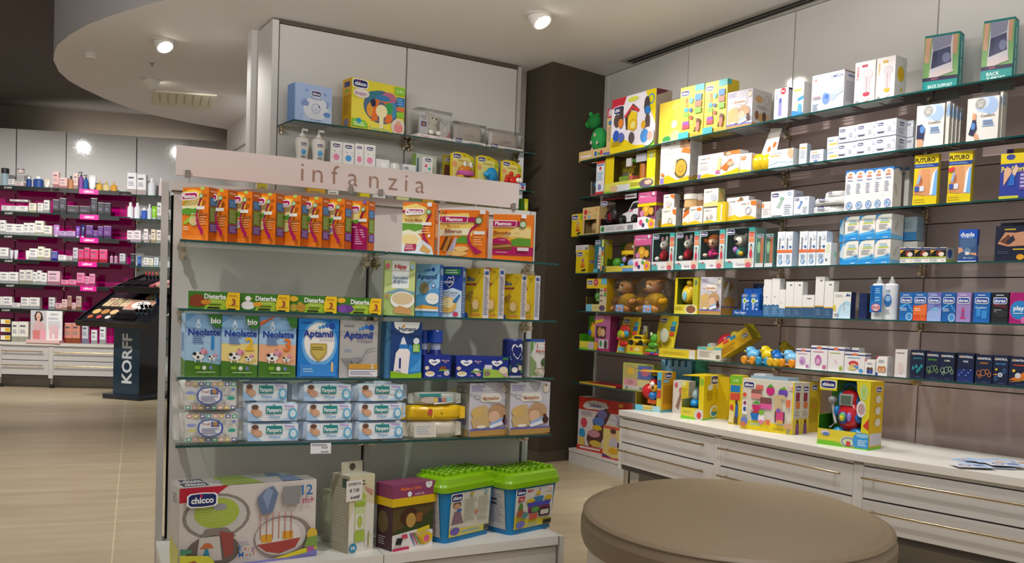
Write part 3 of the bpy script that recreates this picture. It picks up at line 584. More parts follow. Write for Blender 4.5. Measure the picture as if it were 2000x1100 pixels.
goods([('b', 0, 85, 280, WD), ('t', 95, 132, 305, 'c9cdd6', 'silver'), ('t', 136, 178, 305, 'c9cdd6', 'silver'), ('t', 255, 295, 310, 'efeae4'), ('b', 300, 384, 290, WD), ('b', 387, 447, 270, 'e6e6cf', 'lemon white'), ('b', 449, 515, 290, 'e2ddd0', 'cream'),
       ('b', 527, 585, 318, '5f5fb0', 'violet blue'), ('b', 595, 675, 355, WD), ('b', 678, 740, 365, 'cdb6bd', 'mauve'), ('b', 746, 795, 283, 'c6c2c8', 'tall silver'), ('b', 802, 856, 300, 'df2f6e', 'hot pink'), ('b', 862, 915, 283, 'e03a78', 'tall hot pink'), ('b', 922, 1003, 300, 'e23c76', 'hot pink'), ('b', 1016, 1095, 300, 'e5467e', 'hot pink'), ('o', 1120, 1155, 338, 'b98aa4', 'rosy'), ('o', 1165, 1200, 338, 'b98aa4', 'rosy'), ('b', 1222, 1280, 342, 'c8c8cc', 'silver')], LS, zl[3], 'LB', 'fourth magenta shelf', group=g1_)
goods([('b', 0, 88, 530, WD), ('b', 92, 185, 530, WD), ('b', 198, 263, 508, 'dcd6cf', 'greige'), ('b', 266, 332, 508, 'dcd6cf', 'greige'), ('b', 335, 375, 530, WD), ('b', 378, 420, 515, WD), ('b', 423, 478, 538, WD),
       ('b', 486, 612, 520, 'e3bac6', 'large pink and white'), ('b', 625, 700, 610, 'ee86ae', 'pink'), ('b', 705, 780, 608, 'ee86ae', 'pink'), ('b', 786, 864, 540, 'ec7ba8', 'tall pink'), ('b', 869, 912, 575, 'ef8fb4', 'pink'), ('b', 914, 970, 550, 'ee89b0', 'tall pink')], LS, zl[4], 'LB', 'fifth magenta shelf', group=g1_)
goods([('b', -40, 26, 782, WD), ('b', 30, 122, 782, WD), ('b', 124, 205, 845, WD), ('b', 212, 300, 790, WD), ('b', 303, 405, 790, WD), ('b', 497, 560, 790, 'd5d5d4', 'silver white'), ('b', 566, 630, 850, 'e9b7b4', 'pink'), ('b', 633, 685, 810, 'ebc2bf', 'pink'), ('b', 689, 730, 775, 'b48474', 'tan'), ('b', 734, 774, 845, 'eac0bd', 'pink'), ('b', 778, 830, 780, 'c8a598', 'tan')], LS, zl[5], 'LB', 'sixth magenta shelf', group=g1_)
g2_ = 'skincare in the pale bay'
goods([('b', 1300, 1393, 510, 'f0eeee'), ('b', 1400, 1490, 525, 'f0eeee'), ('w', 1505, 1585, 560, 'e9edf2'), ('w', 1618, 1665, 560, 'e9d6d8', 'pinkish')], LS, zbay[0], 'LA', 'top shelf, pale bay', group=g2_)
goods([('w', 1298, 1362, 810, 'eceff4'), ('w', 1366, 1430, 815, 'eceff4'), ('w', 1436, 1500, 865, '3e62c0', 'short blue'), ('w', 1503, 1545, 830, 'dfe8ea'), ('t', 1549, 1603, 850, '8fce2e', 'lime green'), ('b', 1606, 1650, 815, 'ecebe6')], LS, zbay[1], 'LA', 'second shelf, pale bay', group=g2_)
goods([('b', 1300, 1368, 105, 'eedfe0'), ('b', 1371, 1440, 105, 'eedfe0'), ('b', 1470, 1512, 90, 'f0e4e4', 'red banded'), ('b', 1545, 1590, 95, 'e8d6b8', 'beige'), ('b', 1600, 1655, 100, 'efe6da')], LS, zbay[2], 'LB', 'third shelf, pale bay', group=g2_)
goods([('b', 1335, 1382, 345, '202024', 'black'), ('b', 1405, 1440, 365, '2d66b8', 'blue'), ('b', 1470, 1520, 385, 'efece4'), ('b', 1525, 1565, 390, 'efe8d0'), ('b', 1575, 1620, 385, 'dce4ea')], LS, zbay[3], 'LB', 'fourth shelf, pale bay', group=g2_)
r = put(LS, zbay[3] + .22, 'LB', 1522, 1650, 280, .32, h=.06); m = MB().box(-r.w / 2, -.004, 0, r.w / 2, .004, r.h, '1a1816', 'satin'); m.art((-r.w / 2, -.004, 0), (r.w, 0, 0), (0, 0, r.h), 't KORFF 50 50 50 d8d4cc', 'satin'); m.link('x')
bpy.data.objects.remove(bpy.data.objects['x'])
goods([('b', 1490, 1530, 180, 'd9d9dc', 'grey'), ('b', 1560, 1620, 175, 'c9cbd2', 'grey'), ('b', 1500, 1568, 305, 'e8e4dc'), ('b', 1575, 1618, 255, 'eae6e2')], LS, zbay[5], 'LC', 'low shelf, pale bay', group=g2_)
goods([('j', 1500, 1555, 640, 'c9a58a', 'beige'), ('b', 1560, 1588, 590, '2aa07a', 'green'), ('g', 1597, 1650, 570, 'c9a840', 'honey')], lw, .14, 'LC', 'white base, pale bay', sb=.08, group=g2_)
# goods standing on the far bench
for k, y in enumerate((338, 265, 192)):
    r = put(LP, .536 + .095 * k, 'LC', 2, 110, y, .12, d=.1, h=.085); carton('candle_box', r, '1c1a17', {'F': 'r 4 20 96 84 f0ead8;r 46 26 92 78 e0b030'}, f'black carton with yellow label on the far bench, {["bottom", "middle", "top"][k]} one of three', 'box', 'black and yellow cartons on the far bench')
goods([('b', 118, 188, 200, 'e9e5d8', 'gold-lined white'), ('b', 190, 288, 200, 'e9e5d8', 'gold-lined white'), ('b', 658, 733, 215, 'd99078', 'salmon'), ('b', 736, 815, 215, 'd99078', 'salmon'), ('b', 838, 900, 225, 'c9ccd2', 'silver'), ('b', 932, 990, 285, 'e9eae8'), ('b', 1018, 1078, 250, 'e7ebec', 'tall white')], LP, .536, 'LC', 'far drawer bench', sb=.12, group='skincare on the far bench')
r = put(LP, .536, 'LC', 308, 632, 84, .05, d=.05)
b = MB(); w, h = r.w, r.h; b.box(-w / 2, -.02, .035, w / 2, .0, h, 'efecec').box(-w / 2 - .02, -.10, 0, w / 2, .03, .035, 'ecc2c0')
b.art((-w / 2, -.02, .035), (w, 0, 0), (0, 0, h - .035), 'r 0 0 50 100 c9c6c8;p 3a2a28 14 66 12 82 18 96 28 97 36 90 40 70 34 62;e 25 80 7.5 13 e2b9a4;p d8b2b4 6 22 10 56 22 62 32 62 44 54 47 20;r 20 62 29 70 dfb29c;e 25 76 3 1.6 c0505a;r 8 2 30 32 d8807c;r 32 2 48 34 eea6b4;r 51 0 100 100 efeeee;t LIERAC 75 88 6 445;l 56 70 92 78 2 99a;r 56 40 94 66 d4d2d6;e 74 38 16 16 e3c2c6;r 60 4 70 30 eac4c8;r 76 4 88 30 e8b8be')
tag(b.link('counter_card', None, r.loc, r.rz), 'counter card with a dark-haired smiling woman on the far bench', 'display card')
# ---------------------------------------------------------------- black tester stand
P0 = on_z(272, 784, 0); PL = on_z(199.5, 778, 0); PR = on_z(291, 774, 0)
ang = math.atan2(P0.y - PL.y, P0.x - PL.x); ux = Vector((math.cos(ang), math.sin(ang), 0)); uy = Vector((-ux.y, ux.x, 0))
wb = (P0 - PL).length; db = .44; o = empty('tester_stand', P0 - ux * (wb / 2) + uy * (db / 2), ang); tag(o, 'glossy black make-up tester stand with upright white lettering on the tiled floor', 'display stand')
MB().bbox(-wb / 2, -db / 2, 0, wb / 2, db / 2, .055, .006, '1d242c', 'gloss').link('foot_plate', o)
bw, bd, zh = wb * .70, db * .66, .90
cb = MB().box(-bw / 2, -bd / 2, .055, bw / 2, bd / 2, zh, {'*': '121318', 'F': '22394a'}, 'gloss'); cb.link('pedestal', o)
m = MB(); m.art((-bw / 2, -bd / 2, .055), (bw, 0, 0), (0, 0, zh - .055), 'v KORFF 52 46 36 dfe6ea 72', 'satin', .002, .0); m.link('lettering', o)
def tray(zc, dy, dx, w, d, tilt, nm):
    q = empty(nm, (dx, dy, zc), 0, math.radians(tilt)); q.parent = o
    MB().box(-w / 2, -d / 2, 0, w / 2, d / 2, .03, '17161a', 'satin').box(-w / 2, -d / 2 - .012, -.012, w / 2, -d / 2, .05, '0f0f12', 'gloss').box(-w / 2 - .012, -d / 2 - .012, -.012, -w / 2, d / 2, .05, '141418', 'gloss').box(w / 2, -d / 2 - .012, -.012, w / 2 + .012, d / 2, .05, '0c0c0f', 'gloss').link('tray_bed', q); return q
t1 = tray(.965, -.10, .02, .96, .64, 31, 'lower_tray'); t2 = tray(1.26, .16, .20, .86, .5, 19, 'upper_tray')
MB().box(-.38, .27, .95, .46, .33, 1.32, '131216', 'gloss').link('rear_panel', o)
bpy.context.view_layer.update()
def tester(q, x, y, mb, name, label, cat, z=.031, group=None, rz=0):
    M_ = q.matrix_world @ Matrix.Translation((x, y, z)) @ Matrix.Rotation(rz, 4, 'Z'); ob = mb.link(name); ob.matrix_world = M_; return tag(ob, label, cat, group)
tn = lambda n, w: f'{w}, {ORD[n]} of its row on the tester stand'
for i in range(2):
    for j in range(3): tester(t1, -.36 + j * .115, .06 + i * .09, MB().box(-.05, -.04, 0, .05, .04, .008, 'd8c49a', 'plastic').lathe([(.034, .008), (.032, .012)], ['cdb489', 'a9806c', 'd6b896'][(i + j) % 3], 'satin', 16, sx=1.1, sy=.9), 'eyeshadow_pan', f'shimmer eyeshadow pan, {ORD[j]} in the {["front", "rear"][i]} row of the palette', 'make-up')
for j, c in enumerate(('d8ae6a', 'b9824a', 'dcb684')): tester(t1, -.38 + j * .12, -.1, MB().lathe([(.046, 0), (.05, .004), (.046, .01)], c, 'satin', 20), 'powder_compact', tn(j, f'round {["golden", "bronze", "sand"][j]} powder pan'), 'make-up')
for j, c in enumerate(('b5603a', 'c94a58', 'd9d4cc')): tester(t1, -.38 + j * .12, -.21, MB().lathe([(.03, 0), (.033, .004), (.03, .01)], c, 'satin', 18), 'blusher_pan', tn(j, f'small {["copper", "coral", "white"][j]} blusher pan'), 'make-up')
b = MB().box(-.17, -.1, 0, .17, .1, .012, 'd9c0b4', 'card'); b.art((-.17, -.1, .012), (.34, 0, 0), (0, .2, 0), 'r 4 6 96 94 c98d74;e 52 50 34 40 efe8e2;e 40 60 4 5 222;e 52 70 4 5 333;e 62 55 4 5 222;e 46 40 4 5 333;e 58 36 4 5 222'); tester(t1, .09, .06, b, 'shade_card', 'printed shade card with a white oval in the middle of the lower tester tray', 'card')
for j in range(10): tester(t1, -.04 + j * .03, -.2, MB().tube([(0, -.05, .012), (0, .05, .03)], .009, '141318', 'plastic', 8), 'make_up_pencil', tn(j, 'black pencil lying in the front rack'), 'pencil', group='black pencils on the lower tray')
for j, c in enumerate(('c89070', '9cb478', 'cf9a74')): tester(t1, .1 + j * .055, .23, MB().tube([(-.015, -.05, .015), (.015, .05, .02)], .02, c, 'plastic', 10), 'concealer_stick', tn(j, f'{["peach", "green", "apricot"][j]} concealer stick'), 'make-up')
for j in range(4): tester(t1, -.08 + j * .045, .23, MB().tube([(-.015, -.06, .012), (.015, .06, .016)], .01, '17161b', 'plastic', 8), 'mascara_wand', tn(j, 'slim black mascara'), 'mascara', group='mascaras on the lower tray')
for j in range(6): tester(t1, .24 + (j % 3) * .055, -.16 + (j // 3) * .09, MB().lathe([(.02, 0, '4b5560'), (.02, .05, '59636e'), (.016, .055, '16151a'), (.016, .1, 'b9b9bd'), (.01, .104, 'b9b9bd')], 'fff', 'plastic', 14), 'nail_polish', f'dark nail polish with pale cap, {ORD[j % 3]} in the {["front", "rear"][j // 3]} file of the lower tray', 'nail polish')
for j in range(6): tester(t1, .31 + (j % 3) * .06, .1 + (j // 3) * .1, MB().lathe([(.022, 0), (.022, .07), (.012, .075), (.012, .12), (.008, .124)], ['1d2f55', '1a191f', '23222a'][j % 3], 'gloss', 14), 'foundation_bottle', f'dark glossy foundation bottle, {ORD[j % 3]} in the {["front", "rear"][j // 3]} file at the tray corner', 'bottle')
for j, c in enumerate(('d8402e', 'e03a4a', 'd84a6a', 'e0804a', 'e0b48a')): tester(t2, -.3 + j * .05, .12, MB().lathe([(.012, 0, '111'), (.012, .04, '111'), (.009, .042, c), (.009, .07, c), (.004, .08, c)], c, 'plastic', 12), 'lipstick', tn(j, f'{["scarlet", "crimson", "pink", "orange", "nude"][j]} lipstick'), 'lipstick')
for j in range(9): tester(t2, -.38 + j * .042, -.1, MB().tube([(-.01, -.06, .012), (.02, .08, .02)], .011, '1a181c' if j % 3 else '3a2226', 'plastic', 8), 'lip_gloss', tn(j, 'slanted dark lip gloss tube'), 'lip gloss', group='lip glosses on the upper tray')
for j, c in enumerate(('c05a66', 'd8a890', 'cfa58e', '8f4a5a', 'c9bfae', 'd8d0c4', 'ddd6cc')):
    tester(t2, .02 + j * .06, -.1 + .03 * (j % 2), MB().box(-.03, -.09, .0, .03, .09, .02, c, 'gloss'), 'blusher_case', f'flat {["rose", "peach", "tan", "plum", "stone", "ivory", "pearl"][j]} make-up case on the upper tester tray', 'make-up')
# ================================================================ gondola goods
def T2(x, y, h, *a): return ''
NTH = lambda i: ORD[i]
# --- top shelf: orange cereal cartons fanned out like dominoes
OR = 'ee7d14'
HILL = 'p 5a9a2c 0 52 12 50 30 54 50 51 64 55 64 66 0 64' 
def cereal_art(word, purple=False, pic='e7b26a'):
    s = f'r 0 0 100 100 {OR};p f5c842 4 62 4 93 40 97 70 93 78 70 60 60;p f7e39a 4 60 30 88 66 84 62 56;p e9eec8 0 50 60 50 66 62 0 66;p 5fa030 0 49 10 51 26 48 40 53 62 50 66 60 60 63 40 60 20 62 0 60;'
    if purple: s += 'p a3085c 0 0 0 52 30 57 70 54 100 46 100 0;l 55 12 92 44 7 e8b0cc;t Pappa_Lattea 36 48 4 f4d8e6 60;'
    else:
        s += f'p a7c43a 6 30 34 36 48 46 44 52 8 36;e 46 38 17 9 d2df9a;e 46 38 12 6 {pic};l 62 30 96 52 5 f7b877;'
        s += 'l 8 20 30 28 2 f8e0c0;' + ''.join(f'r {4 + i * 6} {3 + j * 4} {6 + i * 6} {4.6 + j * 4} f6ad62;' for i in range(14) for j in range(2))
    s += 'p b30a5e 78 80 90 82 72 66 64 52 64 38 72 24 84 14 76 12 92 12 92 20 84 26 76 32 70 42 70 52 78 64;'
    s += 'p fff 6 79 10 75 62 77 70 80 70 88 62 91 10 89;p b30a5e 8 80 12 77 60 78.5 67 81 67 87 60 89 12 87.5;b Plasmon 37 83 7.4 fff 50;p 1f8a3c 18 91 20 91 21 96 19 96;p c22 23 91 25 91 27 96 25 96;'
    s += 'c 84 83 8 3c7a44;c 84 83 6 bcd6ae;r 68 58 98 64 eef2ea;' + 'p ' + ('7b62b8' if purple else 'b9d65a') + ' 82 94 96 94 96 99 89 100 82 99;'
    return s + (f't {word} 34 72 3.4 6a8a2a 50' if word else '')
cside = 'r 0 0 100 100 c9611a;l 12 90 88 97 1 eab48a;r 8 66 92 82 2f6fae;l 14 68 86 80 4 86b4dc;r 8 36 92 64 6a8a2c;l 14 38 86 62 8 b6c886;r 8 18 92 34 6a4a9c;l 14 20 86 32 4 b4a2d2'
ZG1 = ZG['g1']
for i, (x1, yt, wd) in enumerate(((365, 425, 'RISO'), (523, 452, ''), (723, 455, 'MAIS'), (918, 465, ''), (1125, 480, ''), (1300, 505, ''), (1487, 522, ''), (1680, 512, ''))):
    r = put(GP, ZG1, 'A', 0, x1, None, .028, -43, .048, .104, h=.172 + .002 * (i == 0))
    lab = ('orange cereal carton showing its whole green spoon picture, next to the white end post', 'orange cereal carton fanned behind the one with the green spoon', 'orange cereal carton, third out from the white end post', 'orange cereal carton, fourth out from the white end post', 'orange cereal carton, fifth out from the white end post', 'orange cereal carton, sixth out from the white end post', 'orange cereal carton just before the purple-fronted one', 'cereal carton with a purple lower front closing the orange row')[i]
    carton('cereal_box', r, OR, {'F': cereal_art(wd, i == 7, ['e7c98a', 'd9a860', 'b4a6c8', 'e0c890', 'd6d08a', 'd9b070', '9a86b0', 'e7b26a'][i]), 'R': cside, 'T': 'r 0 0 100 100 d8701c'}, lab, 'box', 'orange cereal cartons on the gondola')
hill2 = 'p 5fa030 0 40 20 38 50 42 70 40 100 46 100 54 70 54 50 52 20 54 0 50;'
r = put(GP, ZG1, 'B', 497, 795, 263, .085, -42, .045)
carton('cereal_box', r, OR, {'F': f'r 0 0 100 100 {OR};p f7dc80 0 50 0 92 40 98 74 90 76 60;p eef0d0 0 40 0 62 70 62 66 40;p 6aa434 0 45 20 48 40 44 66 50 64 58 0 60;p dfe9f2 0 0 100 0 92 16 60 30 0 40;e 26 28 36 15 f4eed8;e 24 29 28 10 f2dc9a;p d8a85a 56 8 84 2 92 8 66 20;p b01848 8 6 44 8 46 20 12 20;l 12 9 42 19 3 f0c8d0;p b30a5e 82 76 92 78 70 60 62 46 66 30 88 18 72 36 70 46;r 0 80 66 85 b30a5e;p fff 8 78 12 75 62 77 68 80 66 88 10 88;p b30a5e 10 79.5 60 79 65 82 62 86 12 86.5;b Plasmon 36 82.6 7.4 fff 50;c 82 82 8 3c7a44;c 82 82 6 bcd6ae;b Frutta_Mista 36 66 5 8a4a1c 58;t Pappa_Lattea 36 73 3 c07a30;r 62 56 92 62 eef2ea;l 64 40 92 54 3 f7b877;p f2f2f6 78 92 92 92 92 100 78 100;c 86 36 4 fff', 'R': 'r 0 0 100 100 c9611a;r 20 10 80 30 8a7a5a;r 14 34 86 60 e8a468;l 14 66 86 90 6 eab48a'}, 'tall orange cereal carton with a bowl of fruit pudding, apart from the fanned row', 'box')
r = put(GP, ZG1, 'B', 845, 1275, 330, .10, -38, .05)
PL = lambda x0, x1, y: f'r 0 {y - 5} {x1 + 18} {y + 5} b30a5e;p fff {x0} {y - 6} {x0 + 3} {y - 8} {x1 - 3} {y - 7} {x1} {y - 4} {x1} {y + 7} {x0 + 4} {y + 7};p b30a5e {x0 + 1} {y - 5} {x0 + 4} {y - 7} {x1 - 4} {y - 6} {x1 - 1} {y - 3} {x1 - 1} {y + 5.5} {x0 + 4} {y + 5.5};b Plasmon {(x0 + x1) / 2} {y} 7.5 fff {x1 - x0 - 8};'
carton('biscuit_box', r, OR, {'F': f'r 0 0 100 100 {OR};p f7d870 0 50 0 90 60 94 74 70 70 46;p f2f0cc 0 44 0 58 66 62 64 48;p 5f9a2c 34 38 48 46 64 44 64 30 36 30;p 6a3a14 2 16 14 44 28 40 20 14;p c98a3a 6 12 20 46 26 42 14 10;p b9b4c8 14 4 34 42 38 40 30 4;e 48 19 16 5 e9c27a;e 40 9 22 6 dfb468;p b30a5e 78 72 84 70 68 56 64 42 70 26 94 12 78 8 70 18 62 30 60 44 66 60;' + PL(2, 60, 80) + 'c 84 78 8 3c7a44;c 84 78 6 c8d8b8;p f2f2f6 86 92 98 92 98 100 86 100;t Biscottino 30 65 4.5 b05a1c 40;b Biberon 30 55 8 8a3a1c 52;r 74 49 98 56 eef2ea;l 74 26 96 46 4 f7b877;p 1f8a3c 4 90 7 90 9 96 6 96;p c22 10 90 13 90 16 96 12 96', 'R': 'r 0 0 100 100 c9611a;l 14 66 86 92 6 eab48a;e 50 52 20 8 8a2a6a;l 14 10 86 40 8 e0a070'}, 'wide orange biscuit carton between the pudding carton and the end one', 'box')
r = put(GP, ZG1, 'B', 1337, 1712, 372, .085, -34, .05)
carton('biscuit_box', r, OR, {'F': f'r 0 0 100 100 {OR};p f2b63a 0 46 0 76 94 76 94 44;p f0d890 20 52 60 74 94 70 94 50;p 5f9a2c 46 46 64 50 94 48 94 32 46 32;r 0 12 100 30 b30a5e;p b30a5e 0 20 0 46 16 50 34 48 46 38 54 28;p 7a4a1c 0 24 2 36 44 37 50 31 46 23;p b98a4a 0 30 44 36 50 31 0 27;t il_mitico 24 45 3 f0c8dc;l 8 16 40 20 1 e8a8c8;' + PL(-8, 58, 80) + 'c 74 79 9 3c7a44;c 74 79 7 c8d8b8;p f2f2f6 70 92 82 92 82 100 70 100;b Biscotto 24 60 8 8a3a1c 42;t di_primo 60 60 2.6 b06a2c;r 62 22 90 29 e4dce0', 'R': 'r 0 0 100 100 c86a2a;r 0 12 100 30 a82a50;l 14 40 86 90 9 eab48a;r 30 2 60 12 ddd'}, 'wide orange biscuit carton with a magenta lower half at the gondola end', 'box')
# --- second shelf: green meal packs, then upright cereal cartons
ZG2 = ZG['g2']
an = ('p 8a3a1c 2 20 4 70 16 84 26 80 30 60 40 44 36 24 20 10;e 34 40 10 14 d98a2a', 'e 16 30 14 24 e8e6e0;e 16 70 6 16 efece6;p d8a02a 22 74 28 70 22 66;e 36 38 10 14 e8a42c', 'e 8 78 10 16 e8b42c;e 8 26 9 22 b9a23a;e 24 28 10 26 b98a2c;e 22 50 5 12 c09a34', 'e 10 80 10 16 e8b42c;e 18 30 20 26 6a3a8c;e 12 30 10 24 7d4aa0')
for i, (x0, x1, yt) in enumerate(((215, 672, 128), (674, 1112, 150), (1114, 1530, 165), (1532, 1926, 183))):
    r = put(GP, ZG2, 'C', x0, x1, yt, .03, -3 if i else -4, .06)
    carton('meal_pack', r, '3f7a1e', {'F': f'r 0 0 100 100 3c7a1c;p 8fb42a 30 0 40 60 74 60 74 0;e 52 30 22 30 a4c030;{an[i]};b Dieterba 52 74 28 f4f6ec 42;t pappa_pronta 54 44 8 d8e8a0 30;l 40 22 66 34 1 2f5a14;p 1b2410 36 4 62 4 60 14 38 14;p f2c81a 75 0 72 30 74 70 77 100 100 100 100 0;l 78 72 98 88 2 c87a2a;b 3 88 46 34 a0283c;l 78 20 98 30 1 b08a1a;r 76 0 92 8 1b2410', 'L': 'r 0 0 100 100 5a9aa8;e 50 60 34 26 e0b83a', 'T': 'r 0 0 100 100 6a9a3a;r 76 0 100 100 e0b81a'}, f'low green and yellow two-can meal pack picturing {["a brown cow", "a white hen", "two pears", "a purple plum"][i]}', 'food pack', 'green meal packs on the gondola')
rows = [('D', 118, 360, 75, 0, 'cereal_box', 'b8cc78', 'r 0 0 100 100 c4d488;r 24 50 80 100 eef2f0;p a8c070 0 0 100 0 100 46 70 40 30 44 0 40;p 7aa0b8 20 44 50 50 80 46 100 44 100 40 0 40;b Hipp 52 90 8 c8283c 40;r 20 82 84 83 bbb;t Semolino 52 70 6 5f8fb4 50;t di_grano 52 63 6 5f8fb4 46;e 60 28 40 16 f0ece0;e 60 31 34 11 d9c298;p c8965a 34 4 90 2 92 12 50 18 30 12;e 10 90 7 5 e0708a;e 90 90 7 5 9ac0d8;l 2 30 20 40 3 c88a6a', 'tall green and white semolina carton picturing a bowl'),
        ('D', 352, 555, 88, -44, 'cereal_box', '4f9ad8', 'r 0 0 100 100 5aa4de;p 8ac4ee 0 40 100 56 100 100 0 100;b Aptamil 46 76 9 1b3a8c 92;c 72 90 8 1b4aa8;c 56 89 6 2a6ac4;c 44 88 5 3a8ad4;c 34 86 4 4a9ae0;r 20 66 80 67.5 8ac;e 36 54 20 11 8a7a5a;c 76 59 9 2a5ab4;c 76 59 6 dfe9f4;e 74 34 30 11 f0f4f8;e 74 38 22 6 f8f2e0;p f0a83a 0 16 30 22 100 18 100 14 0 10;r 0 10 100 14 e8f0f8', 'sky blue milk cereal carton leaning behind the semolina one'),
        ('D', 560, 735, 102, -44, 'cereal_box', '1f3f96', 'r 0 0 100 100 1d3f9c;p cfe0f0 0 0 100 0 100 52 60 58 0 50;r 22 84 92 96 2f8a4a;l 26 86 88 95 2 cfe8d0;p fff 30 66 40 80 52 78 60 82 66 74 60 64 44 58;p 1b2f84 32 66 40 78 52 76 58 80 63 74 58 65 44 60;t mellin 44 70 6 fff 46;t Mais_e_Tapioca 46 49 4 667 80;t BISCOTTO 46 43 4 99a 80;e 40 24 40 16 e8b85a;e 44 28 26 10 f2dca0;p 2f7ab8 60 30 90 46 96 44 76 28;e 76 6 12 5 c8405a', 'dark blue cereal carton picturing a bowl and a blue spoon')]
bio = 'r 0 0 100 100 e6c41c;p c8a820 0 0 40 0 34 40 0 50;b Bio 32 79 9 1d5a9c 60;r 6 66 62 70 a02c34;l 8 68 58 69 1 e8b0b0;t 200g 76 92 2.6 8a7210;p a8863a 8 46 40 56 52 50 30 42;p a8863a 4 40 46 44 40 38;o 62 28 26 15 3 c8a040;e 62 27 18 10 e8c890;l 40 13 88 18 1 9a9a2a;r 36 4 88 9 c88a3a;p 2a4a9c 0 0 26 0 20 8 0 14'
rows += [('D', 770, 903, 125, -56, 'biscuit_box', 'e6c41c', bio, 'yellow biscuit carton with blue lettering, nearest the dark blue cereal carton'), ('D', 915, 1025, 108, -56, 'biscuit_box', 'e6c41c', bio + ';e 40 95 20 6 b04a3c', 'yellow biscuit carton topped by a red oval badge'),
         ('D', 1070, 1205, 150, -56, 'biscuit_box', 'dcbc1c', bio, 'yellow biscuit carton between the red-badged one and the last'), ('D', 1200, 1312, 155, -56, 'biscuit_box', 'd4b41c', bio, 'yellow biscuit carton at the far end of the second gondola shelf')]
for i, (c, x0, x1, yt, rot, nm, col, art, lab) in enumerate(rows):
    r = put(GP, ZG2, c, x0, x1, yt, .07, -16, .045) if i == 0 else put(GP, ZG2, c, x0, x1, None, .03, rot, .045 if i < 3 else .05, (.088, .088, .088, .075, .075, .078, .075)[i], h=(0, .189, .185, .184, .19, .172, .17)[i])
    sd = 'r 0 0 100 100 d8d6de;r 20 88 80 95 2a5aa8;l 14 6 86 84 24 8a8aa0' if i > 2 else ('r 0 0 100 100 8aa84a;l 14 10 86 90 18 c8d8a0' if i == 0 else 'r 0 0 100 100 3a6ab0;r 14 80 86 92 9ac;l 14 8 86 70 14 b8c8e0')
    carton(nm, r, col, {'F': art, 'R': sd}, lab, 'box', 'yellow biscuit cartons' if i > 2 else None)
# --- third shelf: milk powder
ZG3 = ZG['g3']
COW = lambda x, y, s: f'e {x} {y} {11 * s} {4.4 * s} f2f0ec;e {x - 7 * s} {y + 2 * s} {3.6 * s} {1.8 * s} 222;e {x - .5 * s} {y - 1.5 * s} {2.6 * s} {1.4 * s} 222;e {x + 4 * s} {y + 3 * s} {2.4 * s} {1.2 * s} 222;p 222 {x + 6 * s} {y + 8 * s} {x + 8 * s} {y + 9 * s} {x + 9 * s} {y + 6 * s};e {x + 10 * s} {y + 4.6 * s} {7 * s} {3 * s} e09ab0;e {x + 14 * s} {y + 3.6 * s} {3 * s} {1.6 * s} c87890;r {x - 7 * s} {y - 7 * s} {x - 5 * s} {y - 3 * s} f2f0ec;r {x + 4 * s} {y - 7 * s} {x + 6 * s} {y - 3 * s} f2f0ec;'
def neo(n, c1, num, nc): 
    return f'r 0 0 100 100 6fa4d8;p {c1} 0 20 100 20 100 58 50 62 0 56;p a9cbe8 0 54 100 54 100 80 0 74;p 8fb8e0 0 72 100 72 100 100 30 100 0 86;p 4a7a24 0 0 100 0 100 18 60 22 30 24 0 26;p dfe9f4 28 80 32 90 35 92 38 90 42 80 35 76;c 35 82 4 8ab4e0;b Neolatte 52 71 10 1f3f9c 90;l 20 52 54 66 4 5a7ab0;b {num} 76 54 20 {nc};' + COW(36, 33, 1.5) + COW(74, 30, .9) + 'l 30 5 90 9 1 a8c488;r 26 12 40 17 8ab82a;c 52 14 6 e4e8d8;c 70 14 5 7a86c0;' + ('p 3a7a2c 60 100 100 100 100 80 84 78 66 86;b bio 82 90 9 fff 30;' if n < 3 else 'p 3a7a2c 70 100 100 100 100 82 84 84;p e0703a 0 92 0 84 30 100 40 100;')
for i, (x0, x1, yt) in enumerate(((185, 500, 327), (506, 828, 342), (838, 1165, 356))):
    r = put(GP, ZG3, 'C', x0, x1, yt, .035, 6 if i == 0 else 1, .075)
    carton('milk_powder_box', r, '7fb0dc', {'F': neo(i + 1, ('a8cce8', 'f0d888', 'eeb088')[i], i + 1, ('2a8ad0', 'f0c01c', 'e8782a')[i]), 'L': 'r 0 0 100 100 a8cbe8;p 5a8a34 0 0 100 0 100 24 0 30;t 01 70 84 8 e8f0f8;l 14 40 80 70 10 6a9ad0'}, f'blue and green milk powder carton with cows and a big {["light blue 1", "yellow 2", "orange 3"][i]}', 'box', 'milk powder cartons with cows')
dots = lambda c: 'c 82 88 8 1b4aa8;c 70 89 5.5 2a6ac4;c 60 87 4.5 3a8ad4;c 52 85 3.6 4a9ae0;'
r = put(GP, ZG3, 'C', 1186, 1543, 372, .035, 1, .075)
carton('milk_powder_box', r, '1f7fd0', {'F': 'r 0 0 100 100 1f80d2;e 52 58 44 40 6ab0e6;e 52 60 38 34 f2ece6;' + dots(0) + 'l 8 92 36 95 1 0b3a8c;b Aptamil 48 75 11.5 1b3a9c 84;t con_Pronutra 70 65 3.4 99a 36;p b09a3a 30 58 70 58 70 42 62 34 50 27 38 34 30 42;p cdb45a 33 56 67 56 67 43 60 36 50 30 40 36 33 43;l 34 46 66 53 2 7a6a2a;r 6 2 94 22 3a8ad8;r 6 2 6.8 22 8ac0ee;l 12 8 40 16 2 a8d0f4;b 1 84 18 16 f2c87a', 'R': 'r 0 0 100 100 1a6ab4'}, 'bright blue milk powder carton with a gold shield and a 1', 'box')
r = put(GP, ZG3, 'C', 1554, 1888, 388, .035, 1, .075)
